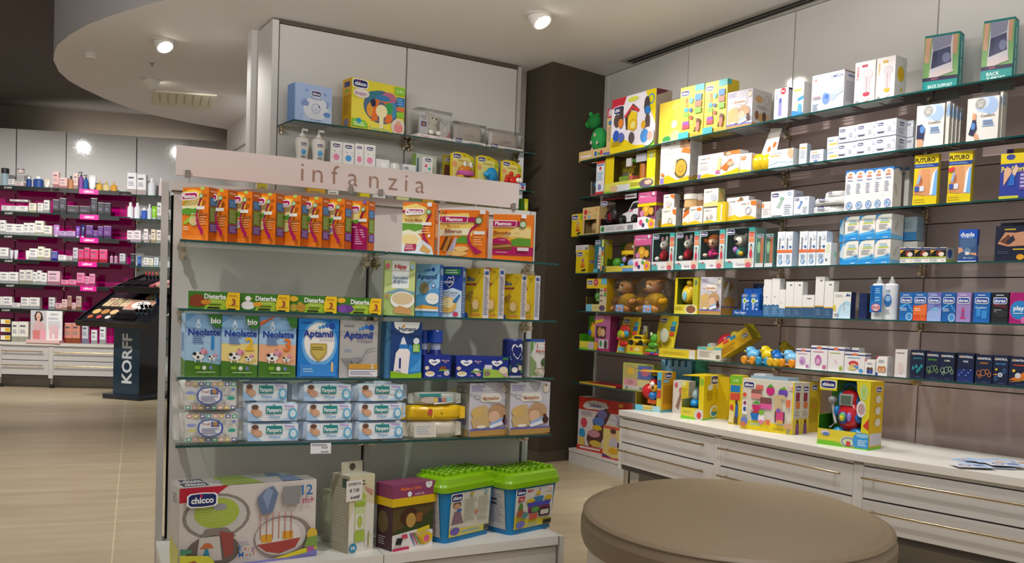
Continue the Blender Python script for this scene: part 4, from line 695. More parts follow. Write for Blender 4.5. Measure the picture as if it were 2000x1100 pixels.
carton('milk_powder_box', r, 'b4b0ae', {'F': 'r 0 0 100 100 b2aeac;' + dots(0) + 'l 10 89 40 92 1 667;b Aptamil 48 75 11.5 1b3a9c 84;t ProExpert 66 65 5 8a7a8a 40;l 12 46 34 50 2 7a9ac0;' + ''.join(f'p 3a3a40 {2 + i * 5} 34 {3.4 + i * 5} 34 {20 + i * 2.6} {18 + i * .6} {19 + i * 2.6} {18 + i * .6};' for i in range(6)) + 'p 8c8a90 32 34 60 36 70 50 96 54 96 53 72 48 62 34 34 20;r 24 15 100 24 d09a3a;b 2 86 20 8 e8e0d4;r 24 2 100 14 e6e2e0;l 28 4 96 12 4 8a8ab0', 'R': 'r 0 0 100 100 9c9896'}, 'grey milk powder carton with a fan of thin black lines', 'box')
r = put(GP, ZG3, 'D', 160, 415, 565, .03, 4, .085)
b = MB(); w, d, h = r.w, r.d, r.h
hx = w / 2; rr = .022; poly = [(-hx + rr, -d / 2), (hx - .004, -d / 2), (hx, -d / 2 + .004), (hx, d / 2), (-hx + rr, d / 2)] + [(-hx - .012 + rr * (1 - math.sin(t)), d / 2 - .008 - (d - .016) * (1 - t / math.pi)) for t in [math.pi * (1 - k / 6) for k in range(1, 6)]]
b.prism(poly[:5] + [(-hx - .004, d / 2 - .02), (-hx - .004, -d / 2 + .02)], 0, h, '4a86b4', 'card')
b.art((-w / 2 + .003, -d / 2, 0), (w - .004, 0, 0), (0, 0, h), 'r 0 0 100 100 1d3f7a;p 2f86d0 30 0 100 0 100 50 60 60;p 4aa0e0 60 10 100 10 100 36;p f0f0ee 8 100 92 100 88 90 70 82 50 79 30 82 12 90;b Humana 52 88 7.5 1b2f5c 66;c 40 93 4 f0a02c;p e0e4ee 30 60 34 70 40 74 44 70 50 60;r 26 52 54 60 2a7ac8;p f2e8e8 8 0 56 0 62 46 54 52 26 52 16 44;b 1 30 26 18 1b2f7c;l 16 8 36 14 2 8a8ab0;r 70 46 92 60 8ac43c;l 72 48 90 58 3 e0f0c8;e 80 66 10 6 d8e0e4;p 8ab81c 0 0 100 0 100 9 60 6 0 12')
tag(b.link('milk_powder_tin', None, r.loc, r.rz), 'navy milk powder pack picturing a baby bottle marked 1', 'box')
HEART = lambda x, y, s, t='mellin': f'p f4f4f8 {x - 22 * s} {y + 4 * s} {x - 18 * s} {y + 12 * s} {x - 8 * s} {y + 13 * s} {x} {y + 8 * s} {x + 10 * s} {y + 14 * s} {x + 20 * s} {y + 12 * s} {x + 23 * s} {y + 2 * s} {x + 12 * s} {y - 8 * s} {x} {y - 16 * s} {x - 14 * s} {y - 8 * s};b {t} {x} {y + 1 * s} {8 * s} 1b2f84 {36 * s};'
for i, (x0, x1, sb) in enumerate(((412, 492, .09), (486, 600, .07))):
    r = put(GP, ZG3, 'D', x0, x1, 632, sb, 0, d=.045); w, h = r.w, r.h; cb = '1f2f84'
    o = MB().lathe([(w * .46, 0), (w * .5, .01), (w * .5, h * .42), (w * .42, h * .5), (w * .34, h * .58)], cb, 'plastic', 18).link('milk_bottle', None, r.loc, r.rz); tag(o, f'round blue milk bottle with clear neck, {["behind the navy pack", "peeping over the milk packs"][i]}', 'bottle', 'small blue milk bottles')
    MB().lathe([(w * .34, h * .58), (w * .34, h * .72)], 'b8c4d8', 'gloss', 18).link('neck', o); MB().lathe([(w * .42, h * .72), (w * .46, h * .74), (w * .46, h * .97), (w * .4, h)], '2450b8', 'plastic', 18).link('cap', o)
    m = MB(); m.M = Matrix.Translation((0, -w * .5, h * .2)); m.art((-w * .42, 0, 0), (w * .84, 0, 0), (0, 0, h * .3), HEART(50, 55, 1.8, 'mellin1'), 'plastic'); m.link('label', o)
for i, (x0, x1, yt, ex) in enumerate(((440, 650, 827, 'e 22 16 18 12 f0ece0;e 22 20 13 7 e8c890;e 10 42 8 9 e8d0c0;e 70 40 14 10 8a4a2c;p 7aa83a 52 28 96 30 92 36 60 36;e 84 20 11 12 d8c8d8'), (692, 910, 836, 'e 22 16 18 12 f0ece0;e 22 20 13 7 e8c890;e 10 42 8 9 e8d0c0;e 74 30 12 12 ece8e4;p 7aa83a 52 22 96 26 92 32 60 32;e 82 14 9 9 d8a0b8'), (910, 1108, 842, 'p a8c84a 0 0 100 0 100 26 50 36 0 46;e 16 18 12 14 8a7a6a;r 4 40 34 60 d8d8e8;e 80 34 18 18 e8d8b8;p 3a7a3c 72 84 98 84 98 96 78 96;e 88 12 9 9 d0a0b0'))):
    r = put(GP, ZG3, 'D', x0, x1, yt, .028, -4, .07)
    carton('milk_pot_pack', r, '1b2f84', {'F': f'r 0 0 100 100 1b2f8c;{ex};' + HEART(36 if i < 2 else 52, 68, 1.0) + ('t Merenda 78 76 7 f0c8d0 32;t Latte 78 68 5 f0c8d0 24;t 2x100g 56 8 4 e8e8f4' if i < 2 else ''), 'R': 'r 0 0 100 100 16276e'}, f'blue two-pot baby dessert pack {["picturing chocolate pieces", "picturing a white lamb", "with a green meadow"][i]}', 'food pack', 'blue baby dessert packs')
def can(c, x0, x1, yt, prof, art, label, nm='milk_tin'):
    r = put(GP, ZG3, c, x0, x1, yt, .03, 0, d=.055); w, h = r.w, r.h; o = MB().lathe([(p[0] * w / 2, p[1] * h, p[2]) for p in prof], 'fff', 'satin', 24).link(nm, None, r.loc, r.rz); tag(o, label, 'tin')
    m = MB(); N = 9                                            # wrap-around printed label: narrow flat strips
    m.art((-w * .40, -w * .505, h * .03), (w * .8, 0, 0), (0, 0, h * .92), art, 'satin', .0003, .0003)
    vv = []                                                   # bend the flat print onto the tin
    for x, y, z in m.v: a = x / (w / 2); a = max(-1.4, min(1.4, a * 1.15)); rad = w / 2 + .0006 + (-(y + w * .505)); vv.append((rad * math.sin(a), -rad * math.cos(a), z))
    m.v = vv; m.link('printed_label', o)
can('D', 1095, 1237, 703, [(1, 0, 'b8b8bc'), (1, .03, 'b8b8bc'), (1, .04, '16276e'), (1, .95, '16276e'), (.98, .97, '2a3a8c'), (.9, 1, '2a3a8c')], HEART(50, 72, 1.5) + 'r 10 50 90 56 8ab4c8;l 14 46 86 49 1 cfe;p 5a9a3c 10 4 90 4 90 28 50 36 10 30;e 36 18 16 8 e8e4dc;e 66 24 12 8 d8c0a8;r 10 2 90 10 16276e', 'dark blue tin with a white heart badge, beside the dessert packs')
can('D', 1272, 1410, 705, [(1, 0, 'c8c4bc'), (1, .02, 'd8d6d0'), (1, .93, 'd8d6d0'), (1.02, .94, '1f4f9c'), (1.02, .985, '1f4f9c'), (.95, 1, '1f4f9c')], 'r 0 0 100 100 dcdcd6;p 6a9a4a 0 60 30 100 0 100;r 34 80 96 94 c8303c;t milupa 66 87 7 fff 50;t Biberfein 64 73 8 c8503c 70;t al_finocchio 62 66 3.4 8a7a6a;p 8aa06a 0 0 40 0 30 40 0 60;e 80 40 22 12 3a5a2c;e 60 14 36 10 c8b8a0;l 40 6 92 12 2 aaa', 'white tin with a blue lid and red label at the gondola end')
# --- fourth shelf: wipes and bags
ZG4 = ZG['g4']
def pouch(nm, r, col, art, label, grp=None, m='film', crimp=.02, puff=.5, lid=False, cat='wipes pack', d=None):
    w, h = r.w, r.h; d = d or r.d; b = MB(); nx, nz = 10, 6; v = []
    def sup(t): return max(0.0, 1 - abs(t) ** 5) ** .5
    for side in (-1, 1):
        for j in range(nz + 1):
            for i in range(nx + 1):
                u = -1 + 2 * i / nx; t = -1 + 2 * j / nz; f = sup(u) * (.75 + .25 * (1 - t * t)) 
                f = max(.04, (1 - abs(u) ** 6)) * (.8 + .2 * (1 - abs(t) ** 4)) if abs(t) < 1 else max(.04, (1 - abs(u) ** 6)) * .55
                zz = h / 2 + t * h / 2 * (1 - .10 * abs(u) ** 4); v.append((u * w / 2, side * d / 2 * f + .0022 * math.sin(9 * u + 5 * t + side) * (1 - u * u), zz))
    n = (nx + 1) * (nz + 1); fs = []
    for j in range(nz):
        for i in range(nx):
            a = j * (nx + 1) + i; fs.append((a, a + 1, a + nx + 2, a + nx + 1)); fs.append((n + a, n + a + nx + 1, n + a + nx + 2, n + a + 1))
    for i in range(nx): fs.append((i, n + i, n + i + 1, i + 1)); k = nz * (nx + 1) + i; fs.append((k, k + 1, n + k + 1, n + k))
    for j in range(nz): a = j * (nx + 1); fs.append((a, a + nx + 1, n + a + nx + 1, n + a)); a += nx; fs.append((a, n + a, n + a + nx + 1, a + nx + 1))
    b.add(v, fs, col, m, True)
    if crimp:
        for sgn in (-1, 1):
            x = sgn * w / 2; z = [(x, -.003, h * .06), (x + sgn * crimp, -.006, h * .12), (x + sgn * crimp * 1.1, .004, h * .5), (x + sgn * crimp, -.004, h * .86), (x, .003, h * .94)]
            b.add(z + [(p[0], p[1] + .002, p[2]) for p in z], [(0, 1, 2, 3, 4), (9, 8, 7, 6, 5)], col, m)
    aw, ah = w * .86, h * .86
    m2 = MB(); m2.art((-aw / 2, -d / 2 - .003, h * .07), (aw, 0, 0), (0, 0, ah), art, m, .0005, .0005); b.v_off = 0
    k = len(b.v); b.v += m2.v; mi = b.mi(m)
    for f, c in zip(m2.f, m2.c): b.f.append(tuple(k + i for i in f)); b.c.append(c); b.m.append(mi); b.sm.append(False)
    o = b.link(nm, None, r.loc, r.rz); tag(o, label, cat, grp)
    if lid: MB().bbox(-w * .26, -.022, h - .003, w * .26, .022, h + .006, .003, 'e8eef4', 'plastic').link('flip_lid', o)
    return o
for i, (x0, x1, y0, y1) in enumerate(((130, 600, 338, 585), (125, 592, 92, 330))):
    r = put(GP, ZG4 + i * .106, 'E', x0, x1, None, .03, 2, .07, h=.104)
    tiles = ';'.join(f'r {2 + k * 12.3} {y} {12 + k * 12.3} {y + 14} {["4aa894", "e0a898", "d8b45a", "6a70a8"][(k + (y > 50)) % 4]};e {7 + k * 12.3} {y + 7} 3 4 f0ece0' for k in range(8) for y in (0, 86))
    pouch('wet_wipes_pack', r, 'dcd8d2', f'r 0 0 100 100 e2dfda;{tiles};p 4a62b0 22 50 24 68 32 80 46 83 60 80 70 66 72 50 70 34 60 22 46 18 32 21 24 34;p e6e6ea 25 50 27 66 34 76 46 79 58 76 66 64 68 50 66 36 58 26 46 22 34 25 27 36;t Trudi 38 66 9 c05a5a;r 48 56 64 74 4a5aa0;e 56 66 5 8 b88a4a;l 30 28 64 52 4 8a8ab0;e 10 62 9 7 9aa4d8;e 12 44 8 6 d8d48a;e 88 42 8 7 3aa890;e 92 74 4 6 7a8ac8', f'cream wet wipes pack bordered with coloured squares, {["lower", "upper"][i]} of two by the end post', 'cream wipes packs')
pam = 'r 0 0 100 100 e8eef4;p a8c8ea 0 0 30 0 10 40 0 60;p b8d4f0 60 0 100 0 100 40;e 14 60 8 22 c89878;e 14 84 7 14 6a4a3a;e 20 46 9 20 d8a888;r 36 44 68 90 1f8a8a;b Pampers 52 66 24 f2f6f6 28;p 3aa06a 48 92 56 92 52 100;t Wipes 53 26 18 5a9ad0 26;e 90 44 9 32 5ab4dc;e 90 44 6 22 d8ecf6;p b8a0d8 70 96 92 90 92 80 74 84'
for cidx, col in enumerate((((620, 1075), (620, 1070), (588, 985)), ((1085, 1490), (1085, 1485), (1062, 1485)), ((1492, 1885), (1490, 1876), (1490, 1890)))):
    for k, (x0, x1) in enumerate(col):
        r = put(GP, ZG4 + k * .0672, 'E', x0, x1, None, .03 if not (cidx == 0 and k == 2) else .05, R.uniform(-2, 3), .085, h=.066)
        pouch('wet_wipes_pack', r, 'd0def0', pam, f'pale blue wipes pack, {["bottom", "middle", "top"][k]} of the {["stack beside the cream packs", "middle stack", "stack by the small bags"][cidx]}', 'pale blue baby wipes packs', lid=(k == 2 or (cidx == 0 and k == 1)))
r = put(GP, ZG4, 'F', 130, 705, None, .03, -6, .07, h=.062)
pouch('baby_wipes_pack', r, 'cfc6b4', 'p d8d2c4 0 0 50 0 46 100 0 100;l 6 20 40 80 4 b4bac8;p e8e4d8 48 0 52 0 50 100 46 100', 'plain beige wipes pack at the bottom of the three-bag pile', None)
r = put(GP, ZG4 + .063, 'F', 95, 755, None, .03, -6, .07, h=.056)
pouch('baby_wipes_pack', r, 'e8bc10', 'l 4 20 34 80 6 c89a10;e 38 60 5 26 c04a3c;e 62 50 2 5 4a3a10;p f4d850 42 10 44 10 46 90 44 90', 'bright yellow wipes pack in the middle of the three-bag pile', None)
r = put(GP, ZG4 + .120, 'F', 195, 700, None, .03, -6, .06, h=.046)
pouch('cotton_bag', r, 'b8b8b0', 'p 2a8a84 0 70 60 74 60 100 0 96;e 30 40 26 30 c8b8a8;r 40 20 50 60 d8c05a;r 52 20 60 60 3a4a8c;r 62 24 72 60 c87a6a;r 74 24 90 60 8ac8c4;p e8e8e4 40 0 70 10 100 30 70 20 40 16', 'small patterned bag with a teal edge on top of the three-bag pile', None, cat='bag')
FAR = 'r 0 0 100 100 ccc8d2;l 4 84 38 96 5 8a82b0;c 89 88 9 e4dccc;o 89 88 9 9 1.2 b89a6a;c 89 94 2 6a4a3a;p efe8dc 24 70 30 80 74 80 80 70 74 62 30 64;b farmadoo 52 71 7 b86a3a 44;e 20 76 8 6 d4d0d4;p d0b07a 4 30 20 56 40 58 50 40 50 16 10 14;e 18 44 14 10 d8b46a;e 68 42 24 18 c09a72;e 60 34 14 12 e0b898;p c09a72 46 46 60 60 84 54 92 34 80 40 70 50;p 9ab4dc 48 22 90 36 90 30 54 16;p e8ecf4 48 18 96 30 96 22 50 12;e 88 26 8 7 4a241c;e 86 34 4 4 4a241c;r 0 10 100 13.5 6a62b0;r 0 0 100 10 b48a4a;e 28 17 12 3 f0e8d8'
FARS = 'r 0 0 100 100 b4aca8;e 30 78 20 8 c8ae84;o 60 86 16 7 2 8a7a6a;o 82 86 14 6 2 8a7a6a;e 40 46 30 12 d8ccb8;r 10 20 90 30 8a7aa0;r 0 0 100 12 a8885a;l 14 54 86 70 5 968e8c'
for i, (x0, x1, yt) in enumerate(((822, 1303, 178), (1307, 1780, 172))):
    r = put(GP, ZG4, 'F', x0, x1, yt, .03, 10 if i == 0 else 8, .14)
    r.h = min(r.h, .205)
    o = carton('pillow_box', r, 'c0bcc2', {'F': FAR, 'L': FARS}, f'mauve pillow carton with a sleeping blond child, {["next to the bag pile", "at the gondola end"][i]}', 'box', 'pillow cartons with a sleeping child')
    MB().box(-r.w * .13, -r.d / 2 - .0015, r.h * .86, r.w * .16, -r.d / 2, r.h * 1.01, 'd4d2da').link('hang_tab', o)
# --- base of the gondola
ZGB = .2355
MEAL = 'r 0 0 100 100 d4cac4;p c02038 0 82 0 100 34 100 26 90 18 84;e 26 63 24 28 8a827a;e 26 63 21.5 25 c9c4be;e 26 67 16 19 a9bc4a;l 14 56 38 82 8 b4c660;e 28 74 5 4 9a98a4;p 8a8078 14 36 40 36 33 48 18 48;e 24 20 19 20 6e625a;p cbc4bc 12 8 30 8 28 38 14 38;p 9a4a44 32 10 38 14 38 40 28 44;p c8703a 14 24 24 24 22 30 18 31;p 3a8ab0 16 10 22 10 20 24 18 24;e 75 29 22 27 8e807a;e 73 30 19.5 24 cac4be;e 72 30 16 20 d8d2cc;p a8443c 55 22 62 12 72 8 84 14 88 26 74 24;r 58 24 66 34 dca030;r 74 26 82 36 dca030;' + ''.join(f'r {57 + k * 4.6} 28 {57.5 + k * 4.6} 62 b8604c;' for k in range(6)) + 'p 6a7a98 58 60 66 62 70 86 66 96 60 92 54 82;p 8a9ab8 58 84 62 94 66 90 62 66;p 8c8a8c 74 70 86 70 88 94 73 94;t 12 92 88 13 1f6ab0 14;t m+ 93 75 9 b04a6a 9;C 15 85 19;t E 42.5 21 6 2f7ac0;t a 46 20.5 5 c8443c;t s 48.5 20 5 d8a82c;t y 51.5 19.5 6 8a3a80;t M 43 13 6.5 2a6ab0;t e 47 12.5 4.5 c8443c;t a 49.5 12.5 4.5 5a9a3c;t l 52 13.2 6 b03a5c;l 40 24 50 30 3 9a94a8;r 0 0 100 3 8a84c4;p d0cc3c 0 3 26 3 20 16 0 20;p d8cc2c 66 3 100 3 100 16 84 10;p 4a8a6a 0 20 8 22 8 26 0 28;p b05048 2 5 14 6 10 12 4 10;e 96 30 4 8 d8b43c;e 95 13 3 7 b05a9a;p 7a9a4a 90 14 100 14 100 28 92 26;p 7a78b8 76 3 100 3 100 10 90 6'
for i in (1, 0):
    r = put(QP, ZGB, 'G', 218 - 6 * i, 1440 - 160 * i, 240, .07 + .115 * i, 3, .10, h=.262 - i * .01 if True else None)
    carton('toddler_meal_set_box', r, 'd2c8c2', {'F': MEAL, 'T': 'r 0 0 100 100 a8a29e;r 4 20 22 80 3a3a4a;t chicco 13 50 40 e8e8ec 14;p 8a9a4a 30 0 60 0 56 100 34 100;p 6a7a98 74 0 90 0 88 100 78 100', 'L': 'r 0 0 100 100 cac4be;p d0cc6a 0 0 100 0 100 26 0 34;l 20 80 80 92 3 889'}, ['large white toddler tableware carton marked 12 m+ at the front of the gondola base', 'second large tableware carton standing behind the front one'][i], 'box', 'toddler tableware cartons')
for i in (1, 0):
    r = put(QP, ZGB, 'H', 163 - 85 * i, 366 - 85 * i, 297, .06 + .12 * i, 16, .10, h=None if not i else .19)
    o = carton('baby_bottle_box', r, 'c4bda8', {'F': 'r 0 0 100 100 d2cba8;p e2ddd2 0 0 100 0 100 60 30 70 0 40;t tommee 40 93 3.4 4a2a2a 50;t tippee 48 89 3.4 4a2a2a 40;p c89080 58 86 96 78 90 72 66 80;r 22 28 62 70 c8d49a;r 26 30 58 50 dfe0d4;e 42 72 22 5 a8c04a;r 22 60 64 66 9ab83a;e 42 40 10 8 b4c05a;r 22 14 62 28 a4bc4a;o 84 12 22 9 2 c0b8a4;r 76 6 80 26 9aa04a;c 16 7 15 2a86a8;b 0% 16 7 4 e8f0f4', 'L': 'r 0 0 100 100 aca590;l 14 12 86 84 20 c0baa8;r 60 84 90 96 4a5a4a'}, ['tall cream baby bottle carton with a green bottle, handwritten offer note on it', 'second cream bottle carton standing behind the one with the offer note'][i], 'box', 'cream baby bottle cartons')
    MB().box(-r.w * .42, r.d * .1, r.h, r.w * .42, r.d * .1 + .003, r.h + .04, 'c2bba6').lathe([(.012, 0), (.012, .004)], '4a4438', 'card', 12, (0, r.d * .1 - .003, r.h + .022), 'y').link('hang_tab', o)
    if not i: rb = r
n = MB(); n.box(-.034, -.0012, 0, .034, 0, .072, 'e2ddd8'); n.art((-.034, -.0012, 0), (.068, 0, 0), (0, 0, .072), 't OFFERTA 50 82 13 2a2430 88;t €_7,00 50 52 15 2a2430 80;t €_14,50 54 18 12 2a2430 66;p 2a2430 34 14 84 24 84 27 34 17', 'card')
pos = rb.P0 + rb.E * .018 - rb.N * .003; tag(n.link('offer_note', None, (pos.x, pos.y, ZGB + rb.h * .68), rb.rz), 'handwritten white note reading OFFERTA 7,00 stuck on the baby bottle carton', 'note')
r = put(QP, ZGB, 'H', 520, 848, 370, .03, 14, .09); w, d, h = r.w, r.d, r.h; hb = h * .70
o = carton('craft_kit_box', type('q', (), dict(w=w, d=d, h=hb, loc=r.loc, rz=r.rz)), '8a3a5a', {'F': 'r 0 0 100 100 3a4420;p 5a4a2a 0 40 60 60 100 80 100 100 0 100;p e8e4e0 0 0 100 0 100 34 60 40 0 34;e 40 70 22 20 4a2c1c;e 44 62 12 16 b8924a;r 56 56 72 76 8a5a2c;p d8c02a 60 30 92 36 90 46 60 40;e 80 18 20 14 d8b42a;c 84 16 7 d85a8c;p c03a5a 44 34 62 4 64 4 48 34;p 3a8a4a 48 34 70 4 72 4 52 34;p 3a4a9c 40 34 54 4 56 4 43 34;p d87a2a 52 34 78 4 80 4 56 34;r 0 0 40 6 c02a5a;p 222 6 14 20 12 24 26 10 28;p c8485a 20 26 36 24 34 34 22 34', 'L': 'r 0 0 100 100 4a2a34;e 40 60 34 24 6a5a3a;l 12 10 60 30 4 a8a0a0'}, 'purple and yellow craft kit box picturing a bear and pencils, on the gondola base', 'box')
m = MB(); g = .004; m.box(-w / 2 - g, -d / 2 - g, hb * .985, w / 2 + g, d / 2 + g, h, '8c3f64'); m.box(-w / 2 - g * 1.8, -d / 2 - g * 1.8, hb * .96, w / 2 + g * 1.8, d / 2 + g * 1.8, hb + .022, 'dcb812')
m.art((-w / 2 - g, -d / 2 - g, hb + .022), (w + 2 * g, 0, 0), (0, 0, h - hb - .022), 'b Masha_e_Orso 42 66 24 e8783a 56;t color_kit 62 20 18 e8d0dc 40;c 84 84 8 e8e4e8;t 3+ 84 84 12 8a3f64;c 38 24 5 e8e8f4', 'card'); m.link('lid', o)
def tub(x0, x1, yt, xl, rot, label, art, sb):
    r = put(QP, ZGB, 'H', x0, x1, yt, sb, rot, .16); w, h, d = r.w, r.h, .16; B = MB()
    def ring(s, z, rr=.028): 
        a, b = w / 2 * s, d / 2 * s; pts = []
        for cx, cy, t0 in ((a - rr, b - rr, 0), (-a + rr, b - rr, 90), (-a + rr, -b + rr, 180), (a - rr, -b + rr, 270)):
            for k in range(4): t = math.radians(t0 + 30 * k); pts.append((cx + rr * math.cos(t), cy + rr * math.sin(t), z))
        return pts
    def loft(B, rs, col):
        for p, q in zip(rs, rs[1:]): n = len(p); B.add(p + q, [(i, (i + 1) % n, n + (i + 1) % n, n + i) for i in range(n)], col, 'plastic', True)
    hb = h * .84; rs = [ring(.86, 0, .02), ring(.87, .01), ring(1.0, hb)]; loft(B, rs, '0f7ab4'); B.add(rs[0], [tuple(range(16))[::-1]], '0f7ab4', 'plastic'); B.add(rs[2], [tuple(range(16))], '0f7ab4', 'plastic')
    o = B.link('building_block_tub', None, r.loc, r.rz); tag(o, label, 'toy tub', 'blue building block tubs')
    L_ = MB(); rs = [ring(1.09, hb - .004, .035), ring(1.10, hb + .016, .035), ring(1.06, hb + .026, .035), ring(1.02, hb + .044, .03), ring(.93, hb + .052, .03)]; loft(L_, rs, '86b812'); L_.add(rs[-1], [tuple(range(16))], '86b812', 'plastic'); L_.add(rs[0], [tuple(range(16))[::-1]], '86b812', 'plastic'); lo = L_.link('lid', o)
    zt = hb + .052
    for i in range(7):
        for j in range(6): MB().lathe([(.0095, 0), (.0095, .011), (.008, .013)], '86b812', 'plastic', 10, (-w * .40 + i * w * .8 / 6, -d * .36 + j * d * .72 / 5, zt)).link('stud', lo)
    if True:
        tl = .02; m = MB(); y0, y1 = -d / 2 * .885, -d / 2 * .992; a = w * .40
        m.art((-a * .95, y0 - .0018, hb * .11), (2 * a * .95, 0, 0), (0, y1 - y0, hb * .83), art, 'satin', .0003, .0003); m.link('front_label', o)
        m = MB(); m.art((-w / 2 * .885 - .002, d * .34, hb * .11), (0, -d * .66, 0), (-w * .053, 0, hb * .83), 'r 0 0 100 100 c4c0ba;l 10 14 90 90 14 9a96a0;r 20 70 60 76 4a4a54;r 20 60 60 66 4a4a54', 'satin'); m.link('side_label', o)
tub(937, 1362, 345, 760, 20, 'blue tub of building blocks showing the info side with a child, green studded lid', 'r 0 0 100 100 d4ceb4;r 2 22 98 98 d2cebe;e 16 72 10 9 5a3a28;e 16 70 8 7 c89a78;p 8a6a78 4 28 10 58 24 60 34 28;e 22 60 6 4 3a6ab0;p d8c84a 0 0 100 0 100 12 0 18;l 30 4 88 12 3 5aa0c8;e 14 12 12 9 6a5aa8;C 14 90 26;l 34 30 64 86 9 b4b0a0;l 68 44 98 86 7 b4b0a0;l 68 26 98 40 3 b4b0a0;c 50 94 4 b0a84a;c 86 94 4 8ab0b8;c 64 50 4 c88a6a;r 86 2 98 14 444', .035)
tub(1470, 1868, 318, 1345, 16, 'blue tub of building blocks picturing a toy castle, green studded lid, nearest the pouffe', 'r 0 0 100 100 d8d4c8;p d8c43a 0 0 100 0 100 16 40 20 0 34;C 14 92 24;b MEGA 38 93 6 c8303c 16;r 82 86 98 98 e0d8d0;t 1-6 90 92 6 c8303c 13;p b03a3c 6 68 22 70 24 82 8 82;b 4-1 15 75 7 f0e0e0;e 14 54 6 12 5a8a3c;p 7a2a5c 34 50 92 50 92 36 34 36;p 4a4ab0 30 62 94 62 90 52 34 52;p 3a7ab0 46 76 74 76 70 62 50 62;p d8b42a 50 82 66 82 60 92 56 92;e 38 68 12 5 d8b42a;e 86 70 10 6 d8b42a;p 8a5ab0 60 92 64 92 62 100;e 52 44 12 7 5a9a4a;r 62 24 92 44 3a2c2a;r 66 28 88 40 d8d0c4;r 36 20 58 34 c05a40;e 12 40 10 9 a85a3a;e 24 34 8 8 5a8a8c;e 14 12 12 9 6a6ab8;l 30 4 66 12 3 7aa8b8;r 74 3 96 14 2a2a2a', .055)
# ================================================================ tall unit behind the gondola
ZB1, ZB2, ZB3 = ZB['b1'], ZB['b2'], ZB['b3']
r = put(BF, ZB1, 'I', 165, 378, 385, .05, 6, .12)
o = carton('baby_gift_box', r, '9ab4e0', {'F': 'r 0 0 100 100 a4bce4;p b8cbe8 20 0 100 0 100 40 70 70 30 60;e 56 40 34 30 dbe0ea;C 56 78 26;t Natural 56 66 7 7a90c0 40;o 56 40 12 13 1.2 8a98c0;e 56 36 6 5 c8cede;c 64 46 2.4 6a5a8c;e 86 28 9 6 5a8ad0;t for_the_baby 56 11 4 6a80b8 50;c 30 84 3 8298cc;c 80 80 3 8298cc;p 8298cc 16 52 26 62 36 52 34 44 18 44;p 8298cc 84 44 88 44 90 60 86 60', 'L': 'r 0 0 100 100 7aa4e0'}, 'pale blue baby gift carton with a teddy drawing on the upper glass shelf', 'box')
r = put(BF, ZB1, 'I', 490, 795, 358, .05, 8, .12)
carton('play_pillow_box', r, 'e4c81a', {'F': 'r 0 0 100 100 e8d84a;p e0d23a 0 60 0 100 100 100 100 70;e 56 52 34 33 4a6a8a;e 44 70 16 12 3a7a8a;e 70 72 14 12 b86a8a;e 36 44 8 14 e09a3a;e 78 50 9 16 4a8ab0;p e0702c 36 22 44 66 56 76 70 66 78 30 70 22 62 24 68 50 60 62 52 62 46 48 50 24;e 58 70 14 6 3a7ab0;e 70 52 8 12 3a9a5a;e 40 58 5 8 2a2a4a;e 56 44 11 13 ece0b0;r 52 10 60 40 ece0b0;C 15 90 26;e 17 72 15 9 e8dcd8;t boppy. 17 72 7 8a3a8c 24;r 80 82 100 98 8ac43a;t 2-3m 90 90 5 e8f0c8;r 84 60 99 78 2a7ac0;l 86 62 97 76 3 8ac;r 84 50 99 58 d8704a;r 84 38 99 48 8ac43a;p 8ac43a 0 6 30 6 30 14 24 20 0 22;l 4 8 26 16 2 e8f4c8;e 13 18 5 5 2a9ac0;t Tummy_Time 52 8 6 8ac0a0 40;e 88 18 14 16 d8d0c4;e 88 16 9 10 e08a8a;e 88 26 5 5 d8a888', 'L': 'r 0 0 100 100 dca81a;r 20 84 80 94 3a3a7a;e 50 76 20 4 8ab43a;l 16 30 84 68 9 b8860f;e 50 14 30 8 8a8a9a'}, 'large yellow play pillow carton with a ring-shaped window, by the seam of the tall unit', 'box')
# soft rabbit in a clear box
r = put(BF, ZB1, 'I', 880, 1075, 530, .05, 6, .11); w, d, h = r.w, r.d, r.h
o = empty('rabbit_gift_box', r.loc, r.rz); tag(o, 'clear gift box holding a white plush rabbit between cartons', 'toy')
MB().box(-w / 2, -d / 2, 0, w / 2, d / 2, h * .16, 'e2d8d4').art((-w / 2, -d / 2, 0), (w, 0, 0), (0, 0, h * .16), 't Trudi 20 50 60 c85a6a 30;l 50 20 94 80 2 aaa').link('tray', o)
MB().box(-w / 2, -d / 2, h * .16, w / 2, d / 2, h, 'fff', 'clear').link('clear_cover', o)
m = MB(); m.ell((-.01, 0, h * .36), (.06, .045, .055), 'e8e2d6', 'fabric').ell((-.005, -.015, h * .68), (.045, .038, .045), 'ece6da', 'fabric').ell((-.03, 0, h * .84), (.016, .012, .03), 'e6dfd2', 'fabric').ell((.05, -.01, h * .74), (.03, .014, .018), 'cfc4b2', 'fabric').ell((-.03, -.04, h * .26), (.028, .022, .02), 'f0ebe0', 'fabric').ell((.03, -.04, h * .26), (.028, .022, .02), 'f0ebe0', 'fabric')
m.ell((.008, -.05, h * .7), (.006, .004, .006), '2a2220', 'plastic', 8, 6).ell((-.02, -.048, h * .72), (.006, .004, .006), '2a2220', 'plastic', 8, 6).link('plush_rabbit', o)
MB().box(-w * .45, -d * .44, h * .17, -w * .2, -d * .3, h * .78, 'e6e4e8').art((-w * .45, -d * .44, h * .17), (w * .25, 0, 0), (0, 0, h * .61), 'r 20 40 80 66 3a4a9c;e 50 52 20 10 c89a5a;t Trudi 50 80 8 c85a6a;l 10 86 90 96 2 999').link('small_carton', o)
